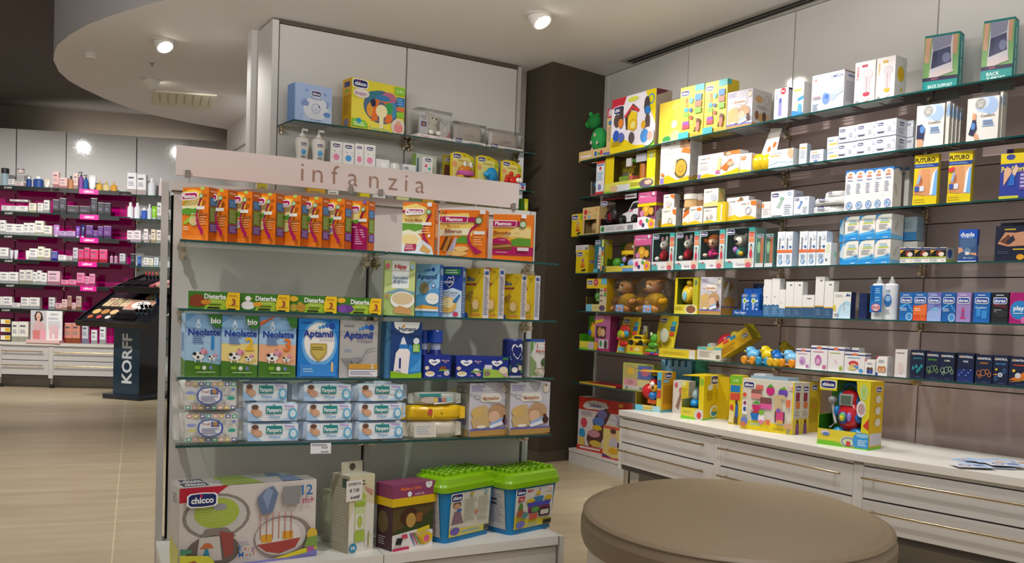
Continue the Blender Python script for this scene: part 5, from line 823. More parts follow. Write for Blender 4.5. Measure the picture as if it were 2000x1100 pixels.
MB().box(w * .16, -d * .44, h * .17, w * .46, -d * .3, h * .66, 'e8e2e0').art((w * .16, -d * .44, h * .17), (w * .3, 0, 0), (0, 0, h * .49), 'o 50 50 30 30 4 8ab0a0;l 10 86 90 96 2 999;p d89a9a 60 0 100 0 100 50').link('small_carton', o)
for i, (x0, x1, yt) in enumerate(((1090, 1275, 612), (1295, 1488, 655))):
    r = put(BF, ZB1, 'I', x0, x1, yt, .05, 4, .09); w, d, h = r.w, r.d, r.h; b = MB()
    b.box(-w / 2, -d / 2, 0, w / 2, d / 2, h * .2, 'd8d4ce'); b.art((-w / 2, -d / 2, 0), (w, 0, 0), (0, 0, h * .2), 'l 42 20 96 70 1 8a8aa8;t baby_moments 68 56 34 667 50')
    b.art((-w / 2, -d / 2, h * .05), (w * .36, 0, 0), (0, 0, h * .2), 'C 40 60 60')
    o = b.link('toiletries_set', None, r.loc, r.rz); tag(o, f'clear baby toiletries set with a white pouch, {["beside the rabbit box", "at the dark corner"][i]}', 'gift set', 'baby toiletries sets')
    q = Sp(); q.w, q.h, q.d, q.loc, q.rz = w * .9, h * .72, d * .6, Vector((0, 0, h * .2)), 0
    p = pouch('pouch', q, 'd6cec6', 't my_moment 55 40 9 a89a98 60;l 30 24 80 34 1 c0b4b0', '', None, 'fabric', 0); p.parent = o
    for k in ('label', 'category'): del p[k]
    MB().box(-w / 2, -d / 2, h * .2, w / 2, d / 2, h, 'fff', 'clear').link('clear_cover', o)
# second row, just over the sign
for i, (x0, x1, yt) in enumerate(((172, 255, 648), (268, 350, 658))):
    r = put(BF, ZB2, 'I', x0, x1, yt, .06, 6, .05); w, h = r.w, r.h; c = 'e6e2dc'
    o = MB().lathe([(w * .42, 0), (w * .45, .01), (w * .40, h * .3), (w * .5, h * .62), (w * .46, h * .74), (w * .2, h * .8), (w * .2, h * .84)], c, 'plastic', 20, sy=.6).link('pump_bottle', None, r.loc, r.rz); tag(o, f'white baby lotion bottle with a pump, {["beside the white column", "next to the small cartons"][i]}', 'bottle', 'white baby lotion bottles')
    MB().lathe([(w * .12, h * .84), (w * .12, h * .88), (w * .05, h * .89), (w * .05, h * .95)], 'e8e4e0', 'plastic', 12).box(-w * .02, -.008, h * .95, w * .36, .008, h, 'e8e4e0', 'plastic').link('pump', o)
    m = MB(); m.art((-w * .3, -w * .31, h * .1), (w * .6, 0, 0), (0, 0, h * .56), 'C 50 86 66;e 50 50 26 13 4aa0e0;e 46 56 12 8 6ab4ea;l 14 22 86 32 2 445;l 24 6 76 14 2 889', 'plastic'); m.link('label', o)
for i, (x0, x1, yt, c) in enumerate(((370, 438, 727, 'e88ab0'), (441, 508, 737, '4aa0e0'), (512, 563, 742, 'e88ab0'), (566, 630, 748, 'e88ab0'))):
    r = put(BF, ZB2, 'I', x0, x1, yt, .06, 4, .05)
    carton('baby_care_box', r, 'e6e2e0', {'F': f'r 0 0 100 100 eae6e4;C 50 86 60;c 36 66 4 445;e 50 46 26 11 {c};l 18 12 82 24 2 556;o 90 62 14 8 3 c8d0cc', 'L': 'r 0 0 100 100 a8a8a4'}, f'small white baby care carton with a {["pink rabbit, next to the pump bottles", "blue hedgehog", "pink rabbit, narrow one", "pink rabbit, before the low white packs"][i]}', 'box', 'white baby care cartons')
r = put(BF, ZB2, 'I', 637, 712, 832, .06, 4, .05); o = carton('baby_soap_box', r, 'e6e6ec', {'F': 'r 0 0 100 100 e8e6ea;r 20 10 90 46 4a4f8c;e 56 64 24 20 f4f2f4'}, 'low white carton with a violet panel above the sign lettering', 'box')
r = put(BF, ZB2, 'I', 716, 785, 852, .06, 0, .05); round_pack('wipes_jar', r, [(.9, 0, 'cdd0cc'), (1, .1, 'd4d6d2'), (1, .6, 'd8dad6'), (.9, .9, 'e0e2de'), (.6, 1, 'e4e6e2')], 'round translucent tub between the low cartons', 'jar', flat=1)
r = put(BF, ZB2, 'I', 793, 866, 862, .06, 4, .05); carton('baby_cream_box', r, 'e4e4e6', {'F': 'C 26 70 34;l 40 20 94 60 3 99a'}, 'low white cream carton at the seam of the tall unit', 'box')
r = put(BF, ZB2, 'I', 866, 985, 800, .12, 10, .05); carton('mother_care_box', r, 'c4cec0', {'F': 'r 0 0 100 100 c0ccbc;r 6 0 50 84 3a6a84;p d4dccc 50 0 94 0 90 90 50 90', 'L': 'r 0 0 100 100 8aa85a'}, 'green-edged carton with a teal panel standing behind a slim one', 'box')
r = put(BF, ZB2, 'I', 903, 962, 820, .05, 4, .05); carton('baby_care_box', r, 'e4e2e2', {'F': 'C 56 88 60;c 36 62 12 e0407a;c 70 50 12 3ab0b0;l 20 12 84 34 3 889'}, 'slim white carton with a red and a teal dot', 'box', 'white baby care cartons')
def blister(r, toy, label, dark=False):
    w, h = r.w, r.h; o = MB()
    poly = [(-w / 2, 0), (w / 2, 0), (w / 2, h * .78), (w * .42, h * .9), (w * .1, h), (-w * .3, h), (-w / 2, h * .92)]
    o.plate(poly, -.0015, .0015, 'e2cc1c'); o.art((-w / 2, -.0015, 0), (w, 0, 0), (0, 0, h), 'p ece48a 8 4 92 4 92 70 76 86 10 86;C 26 87 30;p 5a5010 52 90 60 90 56 93;e 88 72 9 8 a8c03a;c 16 62 10 e8a878;l 30 72 80 78 2 c8b04a')
    t = o.link('bath_toy_card', None, r.loc, r.rz); tag(t, label, 'toy', 'bath toys on yellow cards'); toy(t, w, h)
def duck(t, w, h):
    m = MB(); m.ell((0, -.03, h * .45), (w * .26, .028, h * .15), 'e0841c').lathe([(w * .16, -.012), (w * .3, -.016), (w * .33, 0), (w * .3, .014), (w * .16, .01)], 'c85aa8', 'plastic', 20, (0, -.035, h * .34), sy=.75)
    for s in (-1, 1): m.ell((s * w * .12 + .01, -.05, h * .62), (.016, .014, .02), 'f2f0e8').ell((s * w * .12 + .01, -.064, h * .63), (.004, .004, .006), '222').ell((s * w * .24, -.05, h * .22), (.03, .022, .012), 'e8b81c')
    m.link('toy_duck', t)
def whale(t, w, h):
    m = MB(); m.ell((.02, -.03, h * .42), (w * .25, .03, h * .22), '1f90cc', rot=Matrix.Rotation(.35, 3, 'Y')).ell((-.03, -.04, h * .4), (w * .14, .02, h * .09), '2aa0dc')
    m.ell((.0, -.04, h * .2), (w * .16, .025, h * .1), '1f86c0').ell((-.03, -.065, h * .24), (.005, .004, .006), '222').ell((.06, -.03, h * .3), (.02, .01, .04), '1a78b4'); m.link('toy_whale', t)
def crab(t, w, h):
    m = MB(); m.ell((.01, -.03, h * .32), (w * .3, .03, h * .15), 'd0281c')
    for a, b in ((-.3, .42), (-.12, .54), (-.34, .3), (.22, .5), (.36, .36)): m.ell((a * w, -.03, b * h), (.018, .014, .018), 'd0281c')
    for s in (0, 1): m.ell((w * .1 + s * .024, -.056, h * .34), (.02, .012, .018), 'f0eee8')
    m.link('toy_crab', t)
for toy, x0, x1, yt, lab in ((duck, 140, 490, 104, 'yellow bath toy card with an orange duck in a pink ring'), (whale, 502, 826, 155, 'yellow bath toy card with a blue whale'), (crab, 862, 1160, 225, 'yellow bath toy card with a red crab')):
    r = put(BF, ZB2, 'I2', x0, x1, yt, .07, 8, .01); blister(r, toy, lab)
r = put(BF, ZB2, 'I2', 30, 140, 160, .12, 8, .01); carton('bath_toy_card', r, 'a89a2a', {'F': 'C 60 84 70;p 6a3a30 10 20 90 20 80 66 20 66;e 70 10 30 10 b04a8a'}, 'shaded yellow card half hidden behind the duck card', 'toy')  # shade from the card in front is painted into its colours
r = put(BF, ZB2, 'I2', 1135, 1220, 560, .04, 6, .03); carton('pacifier_card', r, 'cfd4dc', {'F': 'e 50 84 50 20 6a8ac8;e 50 40 26 20 c8505a;e 46 60 16 14 3a6ab0'}, 'small white and blue pacifier card at the shelf end by the dark corner', 'baby item')
# third row, glimpsed in the slot between sign and gondola
for i, (x0, x1, c, t) in enumerate(((505, 521, 'd8c81c', 'yellow'), (600, 634, 'd8a81c', 'amber'), (640, 660, 'e4e2dc', 'white'), (703, 721, 'e0cc1c', 'yellow'), (728, 752, 'dcdcdc', 'pale'), (754, 768, '8a8e94', 'grey'), (774, 798, 'd4dc9a', 'lime'), (800, 822, '6a8a5a', 'green'), (824, 846, 'd8a01c', 'golden'))):
    r = put(BF, ZB3, 'X', x0, x1, None, .06, 0, .05, h=.215 + .012 * (i % 3)); carton('baby_food_box', r, c, {'F': 'r 8 60 92 90 f0ece0;l 12 10 88 50 6 8a8a70'}, f'{t} carton glimpsed in the slot under the header sign, {ORD[i]} from the white column', 'box', 'cartons glimpsed under the header sign')
for i, (x0, x1, c) in enumerate(((868, 925, 'd8d4c8'), (930, 975, 'd8d4c8'), (978, 1008, 'd8d4c8'))):
    r = put(BF, ZB3, 'X', x0, x1, None, .05, 0, .08, h=.19); carton('nappy_box', r, c, {'F': 'r 0 60 100 84 5a5a3a;r 4 84 26 100 b8b4c4'}, f'long cream carton in the slot under the header sign, {ORD[i]} toward the dark corner', 'box', 'cartons glimpsed under the header sign')
r = put(BF, ZB3, 'I2', 1150, 1245, 790, .03, 0, .05); o = carton('bath_toy_box', r, 'c8c41c', {'F': 'p 2a5a14 0 0 60 0 40 100 0 100;e 70 76 22 12 d8dc6a', 'L': 'r 0 0 100 100 2a5a14'}, 'green and yellow toy carton at the shelf end beside the sign', 'toy')
MB().ell((-r.w * .5 - .02, -.05, .05), (.05, .03, .035), '5ab0dc').link('blue_toy_nose', o)
# green-capped bottles in the bay behind the column
for i, (x0, x1) in enumerate(((464, 471), (472, 482))):
    q = on_z((x0 + x1) / 2, 298, 2.15); 
    q = Vector((-2.36 + i * .06, 8.42, 2.22)); MB_ = MB().lathe([(.03, 0, 'd0d4d0'), (.03, .13, 'd0d4d0'), (.034, .135, '12806a'), (.034, .20, '12806a'), (.03, .205, '12806a')], 'fff', 'plastic', 14)
    tag(MB_.link('medicine_bottle', None, q), f'white bottle with green cap on the shelf behind the white column, {["outer", "inner"][i]} one', 'bottle', 'green-capped bottles')
o = empty('corner_shelf', (-2.35, 8.40, 2.212)); tag(o, 'small glass shelf on the white partition holding green-capped bottles', 'shelf'); MB().box(-.14, -.1, 0, .2, .12, .008, 'cfe0da', 'gloss').link('pane', o)
# ================================================================ right wall goods
Z1, Z2, Z3, Z4, Z5, Z6 = [ZR[k] for k in ('s1', 's2', 's3', 's4', 's5', 's6')]
def bx(c, z, P, x0, x1, yt, col, F_, label, Rr='', cat='box', name='carton', grp=None, sb=.03, rot=4, d=.07, m='card', w=None, h=None, T_='', L_=''):
    r = put(P, z, c, x0, x1, yt, sb, rot, d, w, h); art = {'F': F_}
    if Rr: art['R'] = Rr
    if T_: art['T'] = T_
    if L_: art['L'] = L_
    o = carton(name, r, col, art, label, cat, grp, m); return o, r
def toybits(r, o, items, nm, m='plastic', parent_local=True):      # coloured solid toy pieces as one part of a boxed toy
    b = MB()
    for it in items:
        k, x, y, z, a, bb, c, col = it
        if k == 'e': b.ell((x * r.w, y * r.d, z * r.h), (a * r.w, bb * r.d, c * r.h), col, m, 14, 9)
        elif k == 'c': b.lathe([(a * r.w, -c * r.h), (a * r.w, c * r.h)], col, m, 16, (x * r.w, y * r.d, z * r.h), sy=bb)
        elif k == 'w': b.lathe([(a * r.w, -bb * r.d), (a * r.w, bb * r.d)], col, m, 16, (x * r.w, y * r.d, z * r.h), 'y')
        elif k == 'b': b.box(x * r.w - a * r.w, y * r.d - bb * r.d, z * r.h - c * r.h, x * r.w + a * r.w, y * r.d + bb * r.d, z * r.h + c * r.h, col, m)
    b.link(nm, o)
def open_box(c, z, P, x0, x1, yt, label, back, inner, F_, L=.0, Rw=.18, low=.28, sb=.03, rot=4, d=.1, name='boxed_toy', Rr='', top=True, art_w='', cat='toy', w=None, h=None, bk=''):
    r = put(P, z, c, x0, x1, yt, sb, rot, d, w, h); W_, D, H_ = r.w, r.d, r.h; t = .003; b = MB()
    b.box(-W_ / 2, D / 2 - t, 0, W_ / 2, D / 2, H_, {'*': back, 'F': inner}); b.box(-W_ / 2, -D / 2, 0, W_ / 2, D / 2, t, back); b.box(W_ / 2 - t, -D / 2, 0, W_ / 2, D / 2, H_, {'*': back, 'L': inner})
    b.box(-W_ / 2, -D / 2, 0, -W_ / 2 + t, D / 2, H_ * (1 if L else .45), {'*': back, 'R': inner})
    if top: b.box(-W_ / 2, -D / 2, H_ - t, W_ / 2, D / 2, H_, {'*': back, 'B': inner})
    if bk: b.art((-W_ / 2, D / 2 - t, 0), (W_, 0, 0), (0, 0, H_), bk)
    lo = H_ * low; b.box(-W_ / 2, -D / 2, 0, W_ / 2, -D / 2 + t, lo, back); b.art((-W_ / 2, -D / 2, 0), (W_, 0, 0), (0, 0, lo), F_)
    if Rw: b.box(W_ / 2 - W_ * Rw, -D / 2, lo, W_ / 2, -D / 2 + t, H_, back)
    if art_w: b.art((W_ / 2 - W_ * Rw, -D / 2, lo), (W_ * Rw, 0, 0), (0, 0, H_ - lo), art_w)
    if L: b.box(-W_ / 2, -D / 2, lo, -W_ / 2 + W_ * L, -D / 2 + t, H_, back)
    if Rr: b.art(*faces(W_, D, H_)['R'], Rr)
    o = b.link(name, None, r.loc, r.rz); tag(o, label, cat); return o, r
YL = 'e6cc16'
# ---- topmost shelf
o, r = open_box('J', Z1, RP, 80, 322, 690, 'green plush dinosaur in an open tan tray on the topmost shelf', 'd8b87a', 'b89a5a', 'l 6 30 44 66 1 f0e4f0;e 54 56 4 24 2a6ac0;e 64 50 3 16 3a9a4a;e 72 58 4 24 c8404a;r 78 30 98 48 4a6ac0', 0, 0, .98, h=.075, top=False, d=.12)
MB().box(r.w * .30, -r.d * .35, .0, r.w * .5, -r.d * .33, .34, 'd8bc7e').art((r.w * .30, -r.d * .351, .075), (r.w * .2, 0, 0), (0, 0, .265), 'r 0 76 100 100 c82a4a;e 50 90 34 8 d8d0d8;r 10 80 90 83 e8c0c8;e 50 62 26 6 3a7ab0;l 16 14 84 52 6 b09a90').link('back_card', o)
m = MB(); m.ell((-.03, .0, .15), (.075, .05, .09), '2f9a4c', 'fabric').ell((-.08, -.01, .285), (.06, .045, .055), '257a3a', 'fabric').ell((-.125, -.015, .27), (.035, .035, .03), '2a8a42', 'fabric')
for s in (-1, 1): m.ell((-.085, s * .03 - .01, .335), (.016, .014, .018), '2f9a4c', 'fabric').ell((-.098, s * .03 - .016, .322), (.008, .006, .009), '15251a')
for a, b_ in ((-.06, .13), (-.02, .18), (.01, .12), (-.045, .08)): m.ell((a, -.048, b_), (.012, .006, .014), 'c8b8a8', 'fabric')
m.link('plush_dinosaur', o)
bx('J', Z1, RP, 322, 660, 300, 'e8e4ea', 'r 0 0 100 100 ece6ee;p c8283c 0 84 0 100 34 100 26 80;C 17 79 22;p e8d010 78 100 100 100 100 40 92 60 84 80;o 90 84 7 9 2 2a8ac8;p e8d010 0 0 100 0 100 16 74 8 56 10 40 20 22 30 0 32;p 7ac42a 60 0 100 0 100 12 80 4;e 50 92 12 4 d8dc4a;p 4a3a34 32 66 50 84 64 72 60 68 46 74 46 40 36 40;p c83a3a 30 64 48 82 66 70 62 66 48 76 36 62;p e8c820 40 40 60 38 60 66 48 72 40 62;o 52 46 9 11 2 dca818;e 52 46 5 6 e8dc8a;e 14 60 7 12 5a4a44;e 24 64 5 20 4a3c3a;e 24 54 6 8 e0832a;e 82 74 6 16 4a3c3c;e 84 66 6 7 2a7ac8;e 84 44 5 16 5a4a48;e 76 42 5 7 e0a82a;e 14 32 7 11 2a5ac0;e 26 28 7 9 5a6ab8;e 50 24 6 10 5a4e4c;e 86 20 16 16 d8c8c8;e 80 22 9 12 4a8ac8;e 92 20 6 8 d8a090;l 4 14 30 24 3 c8a82a', 'large white and yellow toy carton picturing a little barn, on the topmost shelf', 'r 0 0 100 100 a89a88;p 6a2a3a 0 100 0 88 60 96 80 100;l 40 20 70 76 10 8a7c6e', 'toy', 'toy_box', rot=2, d=.13)
o, r = bx('J', Z1, RP, 690, 850, None, YL, 'r 0 0 100 100 d8b83a;p e8d24a 0 0 100 0 100 100 74 100 70 70 60 40 30 22 0 20;e 76 84 14 8 d0cc5a;e 74 44 14 9 c8c4b8;e 84 16 26 14 e0b88a;e 40 12 20 8 3a8a4c;p 3a8a3c 40 0 100 0 100 6', 'curved yellow toy carton between the barn carton and the stacking-cup pair', cat='toy', name='toy_box', rot=2, d=.05, h=.27, sb=.06)
CUP = 'r 0 0 100 100 d8c24a;p e4ce3a 0 40 100 60 100 100 0 100;C 20 88 32;r 62 88 100 100 4ab0b0;' + ''.join(f'p {c} {28 - w} {y} {28 + w} {y} {28 + w * .8} {y + 8} {28 - w * .8} {y + 8};' for c, w, y in (('d8702c', 6, 70), ('d88a3a', 7, 62), ('3a9ab0', 9, 52), ('7ac43a', 12, 42), ('c8b83a', 13, 34), ('8a4aa8', 15, 26), ('c84a5a', 16, 20))) + 'c 48 72 9 5ab8b0;c 48 54 7 3a5a9c;c 50 40 7 c85a3a;r 64 70 92 82 2a7ac0;r 64 58 92 69 d86a4a;r 64 46 92 57 7ab83a;o 72 26 16 12 2 3a8a7a;e 82 28 9 8 6a3a2c;e 80 20 8 9 c87a6a;e 62 18 6 5 d8c03a;r 0 0 44 14 4ab0b8;t Stack_&_Cup 72 8 5 c8a02a 44'
for i, (x0, x1, yt) in enumerate(((848, 1030, 207), (1036, 1207, 168))):
    bx('J', Z1, RP, x0, x1, yt, 'd8c234', CUP, f'yellow stacking-cup carton, {["first", "second"][i]} of the pair on the topmost shelf', 'r 0 0 100 100 d0b424;C 50 70 50;r 0 90 30 100 4ab0b0;e 20 50 10 8 5ab0b8', 'toy', 'stacking_cup_box', 'yellow stacking-cup cartons', rot=5, d=.10)
bx('J', Z1, RP, 1212, 1404, 242, 'd6d2dc', FAR.replace('farmadoo', 'farmadoo'), 'grey-lilac pillow carton with sleeping child, overhanging the topmost shelf', 'r 0 0 100 100 ccc6c4;e 34 76 20 10 c8a06a;o 74 78 12 12 2 b0a490;e 24 34 10 12 8a5a3a;e 44 30 10 12 c89a5a;e 62 34 10 12 5a3a34;e 80 30 9 12 d8b88a;l 20 52 84 62 2 b0a8a8;r 0 0 100 14 b48a52', name='pillow_box', rot=8, d=.18)
bx('J', Z1, RP, 1575, 1680, 216, 'e2dfe6', 'r 0 0 100 100 e8e4ea;c 62 90 20 c8283c;t PiC 62 90 7 fff 30;p 8a88c0 30 14 56 14 54 66 40 72 32 60;e 44 62 9 8 4a5aa0;l 10 66 30 80 3 9a98b0;r 0 0 100 5 5a5aa8', 'white thermometer carton with a red round badge', 'r 0 0 100 100 cac6d0;r 0 94 100 100 2a2a5a', name='medical_box', rot=6)
bx('K', Z1, RP, 318, 400, 232, 'e4e4e4', 'r 0 0 100 100 e6e8e6;r 10 74 80 80 d8d05a;r 10 84 60 88 c8c8c8;p 4a9ad8 50 44 100 50 100 60 50 54;e 38 30 16 18 e8c8b0;p 3a8ad0 0 0 100 0 100 12 0 20;e 70 24 18 14 5aa8e0', 'slim white and sky blue carton before the large nebuliser carton', name='medical_box', rot=6)
bx('K', Z1, RP, 458, 690, 182, 'e6e4e8', 'r 0 0 100 100 e8e6ea;t OMRON 78 88 7 2a4a9c 38;e 12 86 3 3 c87a5a;e 58 44 24 20 b8c4e4;e 46 34 12 16 7a9ad8;e 64 54 22 10 d0d8ee;p c0cce8 70 48 96 56 98 44 76 36;e 48 38 6 6 4a7ad0;l 4 34 34 44 2 99a;l 4 6 24 24 4 8a9ab8;t nebuliser 18 40 4 c87a8a 28', 'large white nebuliser carton', 'r 0 0 100 100 d0d0d8;b OMRON 50 88 6 2a4a9c 80;l 14 20 86 74 10 a0a0b0;r 0 97 100 100 8a6a5a', name='medical_box', rot=3, d=.12)
for i, (x0, x1, yt, c) in enumerate(((768, 914, 88, 'c0304a'), (924, 1058, 55, 'dcae1c'))):
    bx('K', Z1, RP, x0, x1, yt, 'e8e4e2', f'r 0 0 100 100 ece8e6;v L\'espace 12 74 12 {c} 34;r 34 86 62 92 {c};e 64 68 26 11 d8d0d4;r 44 22 76 64 d8c8ce;e 60 22 17 5 {c};r 58 24 62 62 b8a8b0;e 60 11 16 5 e0c8c8;l 6 4 30 10 2 99a', f'tall white spacer carton with {["crimson", "yellow"][i]} print', f'r 0 0 100 100 d6d2ce;e 50 60 30 18 {c if i else "d8b0b8"};e 60 24 8 5 {c}', name='inhaler_spacer_box', grp='tall white spacer cartons', rot=5, d=.1)
BSUP = 'r 0 0 100 100 7fb06a;p d8a888 2 60 16 58 20 100 4 100;p d0a080 82 72 94 66 96 100 80 100;p d8d2d8 18 36 84 44 82 100 24 100;p 8f90a8 26 76 76 84 80 100 22 100;p 4a4c70 22 48 80 56 76 82 26 76;p 3a3c5c 24 50 40 52 40 76 28 74;e 66 64 12 8 8086a8;p e0d0cc 14 30 88 40 84 46 24 42;r 0 28 100 34 2a1f44;t BODY 36 31 3 c87a8a 20;r 0 0 100 28 0f9a96;b BACK_SUPPORT 52 19 5.4 d8f0ee 70;l 22 4 48 14 3 a8dcd8'
for i, (x0, x1, yt, c) in enumerate(((1800, 1868, 75, 'X'), (1914, 1975, 52, 'X'))):
    o, r = bx(c, Z1, RP, x0, x1, None, '0f9a98', BSUP if not i else BSUP.replace('b BACK_SUPPORT 52 19 5.4', 'b BACK 40 22 5').replace('l 22 4 48 14 3', 'b SUPPORT 50 15 5 d8f0ee 60;l 22 2 48 10 2'), f'teal back support carton picturing a belted torso, {["first from the corner", "second from the corner"][i]}', 'r 0 0 100 100 0d9c9c;r 44 20 62 90 d8e4e4;r 44 62 62 64 334;r 44 42 62 44 334;c 52 14 9 333', name='back_support_box', grp='teal back support cartons', sb=.16, rot=10, d=.07, h=.29 if not i else .30)
    MB().box(-r.w * .5, -r.d / 2 + .004, r.h - .002, r.w * .5, r.d / 2, r.h + .012, '0a7a74').link('top_flap', o)
# ---- second shelf
o, r = open_box('J', Z2, RP, 172, 270, None, 'small tool set with a white card at the dark end of the second shelf', 'e4e4e8', '555', 'r 0 0 100 100 c8404a', 0, .62, .06, h=.24, name='tool_toy_set', art_w='r 0 0 100 100 e6e6ea;r 0 92 100 100 d8503a;r 8 86 92 90 4a7ab0;c 50 78 14 c8384a;l 12 40 88 68 5 8ab4d0;e 46 20 22 10 8a8ac0;r 0 0 100 6 d03a4a')
toybits(r, o, [('e', -.3, -.1, .55, .1, .2, .06, 'c8383a'), ('e', -.32, -.2, .36, .09, .2, .09, '3a8ac0'), ('e', -.28, -.2, .8, .12, .2, .1, '3a3a4a'), ('c', -.3, -.2, .18, .05, 1, .12, 'd8b03a')], 'toy_tools')
o, r = open_box('J', Z2, RP, 275, 660, 780, 'wide yellow play workshop set open at the front on the second shelf', YL, '8a7a2a', 'r 0 0 100 100 dcd85a;r 0 0 100 26 8ac42a;r 24 0 52 70 d8dce0;e 20 40 8 34 d8b88a;e 84 54 14 40 6a5a6a;e 88 60 7 20 d8b090;l 54 40 76 76 4 b8b43a', .18, .16, .30, d=.12, h=.25, name='workshop_toy_set', Rr='r 0 0 100 100 b8a034;r 30 88 80 98 6a2a4a;l 20 20 80 80 10 a8902c', art_w='r 0 0 100 100 e4d01c;e 50 80 26 14 d8dc8a;o 50 80 20 12 4 6a9ab0', top=False)
toybits(r, o, [('e', .06, 0, .84, .14, .3, .07, '4a9a2c'), ('b', .2, -.1, .86, .1, .3, .1, 'cfccd8'), ('b', -.06, -.3, .8, .05, .05, .11, 'dcd8d8'), ('c', .16, 0, .5, .06, 1, .22, 'b8702a'), ('e', -.1, -.2, .46, .11, .3, .09, '5a5a48'), ('b', -.1, -.2, .36, .1, .3, .07, '7a9a3a'), ('b', .02, -.2, .34, .05, .3, .08, 'c86a5a')], 'toy_parts')
MB().tube([(.0, -r.d * .4, r.h * .42), (.045, -r.d * .4, r.h * .66), (-.03, -r.d * .4, r.h * .66), (.0, -r.d * .4, r.h * .42)], .006, 'e8b81c', 'plastic').link('toy_hook', o)
MED = 'r 0 0 100 100 e8e4e2;t medela 24 92 4.4 4a4450 38;e 46 92 3 2 e0843a;'
bx('J', Z2, RP, 700, 926, 622, 'e6e2de', MED + 'e 86 92 12 12 5a3a2c;e 84 90 9 9 d8a888;e 74 86 8 9 c89a7c;e 92 82 8 8 d8a888;p e0782c 70 70 100 64 100 76 80 80;e 70 34 22 22 6a5a3a;e 72 34 18 18 c8a43a;o 72 32 8 8 2 a8842a;p e8b81c 0 14 30 22 60 8 100 16 100 0 0 0;r 2 3 16 16 8a7ac0;e 10 24 6 4 d8803a;l 6 70 44 84 5 bbb;p d8c8b0 44 30 52 60 58 56 54 24', 'white breast pump carton with a round yellow window', 'r 0 0 100 100 d4d0cc;l 16 40 86 88 12 b0acb0;p d8b02a 0 0 100 0 100 12 60 20 0 10;o 40 8 16 9 3 99a', name='breast_pump_box', rot=4, d=.1)
bx('J', Z2, RP, 990, 1310, 728, 'e6e2de', 'r 0 0 100 100 e8e4e2;t medela 14 84 7 4a4450 20;e 26 84 2 3 e0843a;t harmony 14 68 8 a8a0a8 26;p e0782c 60 100 100 100 100 84 74 86;e 70 92 8 9 8a6a4a;e 74 90 6 7 d8a888;p d8c890 46 30 52 80 58 76 56 28;p c86a9a 44 16 56 16 54 28 46 28;p e0702a 56 36 80 70 84 60 70 20;e 80 50 8 10 d8a888;p e8b81c 0 10 24 22 54 6 100 30 100 0 0 0;r 2 3 9 22 8a7ac0;l 4 40 30 58 4 bbb', 'long white breast pump carton with an orange ribbon print', 'r 0 0 100 100 d0ccc8', name='breast_pump_box', rot=2, d=.07)
bx('J', Z2, RP, 1315, 1400, 712, 'e4e0dc', 'r 0 0 100 100 e4e0de;e 30 78 24 12 e0782c;e 30 80 16 8 c89a7c;p e0c02a 0 0 100 0 100 14 0 24', 'small white nursing carton beside the long breast pump carton', 'r 0 0 100 100 d0ccca;e 40 80 30 10 d89a7a', name='nursing_box', rot=6)
r = put(RP, Z2, 'J', 1390, 1560, None, .05, 0, .07, h=.19); b = MB(); b.ell((-.05, 0, .055), (.06, .04, .055), 'e0bc1c', 'film').ell((.03, -.01, .05), (.045, .035, .05), 'd8b41c', 'film'); o = b.link('bottle_bag', None, r.loc, r.rz); tag(o, 'clear bag with round yellow feeding bottles inside on the second shelf', 'bag')
m = MB(); m.plate([(-.05, .07), (.05, .04), (.11, .23), (.03, .24)], .0, .004, 'cfccc8', 'film'); m.art((-.01, -.001, .08), (.09, 0, .02), (.03, 0, .13), 'r 0 0 100 100 d8d4d0;r 20 60 90 90 e8e4e0;e 30 30 14 12 c8703a;e 70 40 14 12 c8703a', 'film'); m.link('printed_bag', o)
bx('J', Z2, RP, 1535, 1722, 690, 'e2e8ec', 'r 0 0 100 100 e6eaee;t NARHINEL 32 82 11 8a8a9a 50;r 6 66 46 72 e0b03a;e 88 78 12 22 e0b090;e 92 62 10 16 e0b090;p b8d8ec 0 20 40 34 100 24 100 30 40 42 0 30;p d0e4f0 0 6 60 16 100 8 100 12 50 20 0 12', 'white carton with a baby face and pale blue waves', name='baby_care_carton', rot=3)
bx('K', Z2, RP, 370, 425, 672, 'e2e4e8', 'r 0 0 100 100 e4e6ea;r 10 76 90 82 e0a83a;l 14 30 86 70 6 a8b0c0', 'slim upright white carton with a yellow dash', 'r 0 0 100 100 b4c4d4', name='medical_box', rot=10, d=.04)
bx('K', Z2, RP, 450, 545, 720, 'dfe2e8', 'r 0 0 100 100 e2e4ea;r 14 80 60 86 e0a83a;r 30 8 60 26 7a8ab0;l 10 34 90 70 4 a8b0c4', 'square white carton behind the glass edge', 'r 0 0 100 100 b8c4d2', name='medical_box', rot=6, d=.06)
for k in range(2): bx('K', Z2 + k * .062, RP, 575, 650, None, 'e4e8ec', 'r 0 0 100 100 e6eaee;r 20 30 96 46 e0c04a;r 10 64 60 74 8aa0c0', f'low white carton with a yellow band, {["lower", "upper"][k]} of a pair', name='medical_box', grp='low white cartons with yellow band', rot=2, d=.06, h=.06)
CHW = 'r 0 0 100 100 e6e6ea;C 20 76 30;c 88 74 8 b8bcd8;c 88 30 7 c8cce0;l 6 20 44 34 1 445;t PhysioClean 26 34 9 7a80b0 44;l 56 30 80 60 3 c8ccdc;r 0 0 100 12 c0c8e4'
for k, rows in enumerate((((650, 784, 682), (786, 924, 655), (926, 1068, 630)), ((658, 789, 548), (791, 929, 522), (931, 1073, 492)))):
    for i, (x0, x1, yt) in enumerate(rows):
        bx('K', Z2 + k * .083, RP, x0, x1, None, 'e4e4e8', CHW, f'white saline carton, {["lower", "upper"][k]} layer, {ORD[i]} out from the corner', 'r 0 0 100 100 cdcfd8;C 50 72 44;l 20 16 80 50 4 b4b6c8', name='saline_box', grp='white saline cartons', rot=3, d=.09, h=.08)
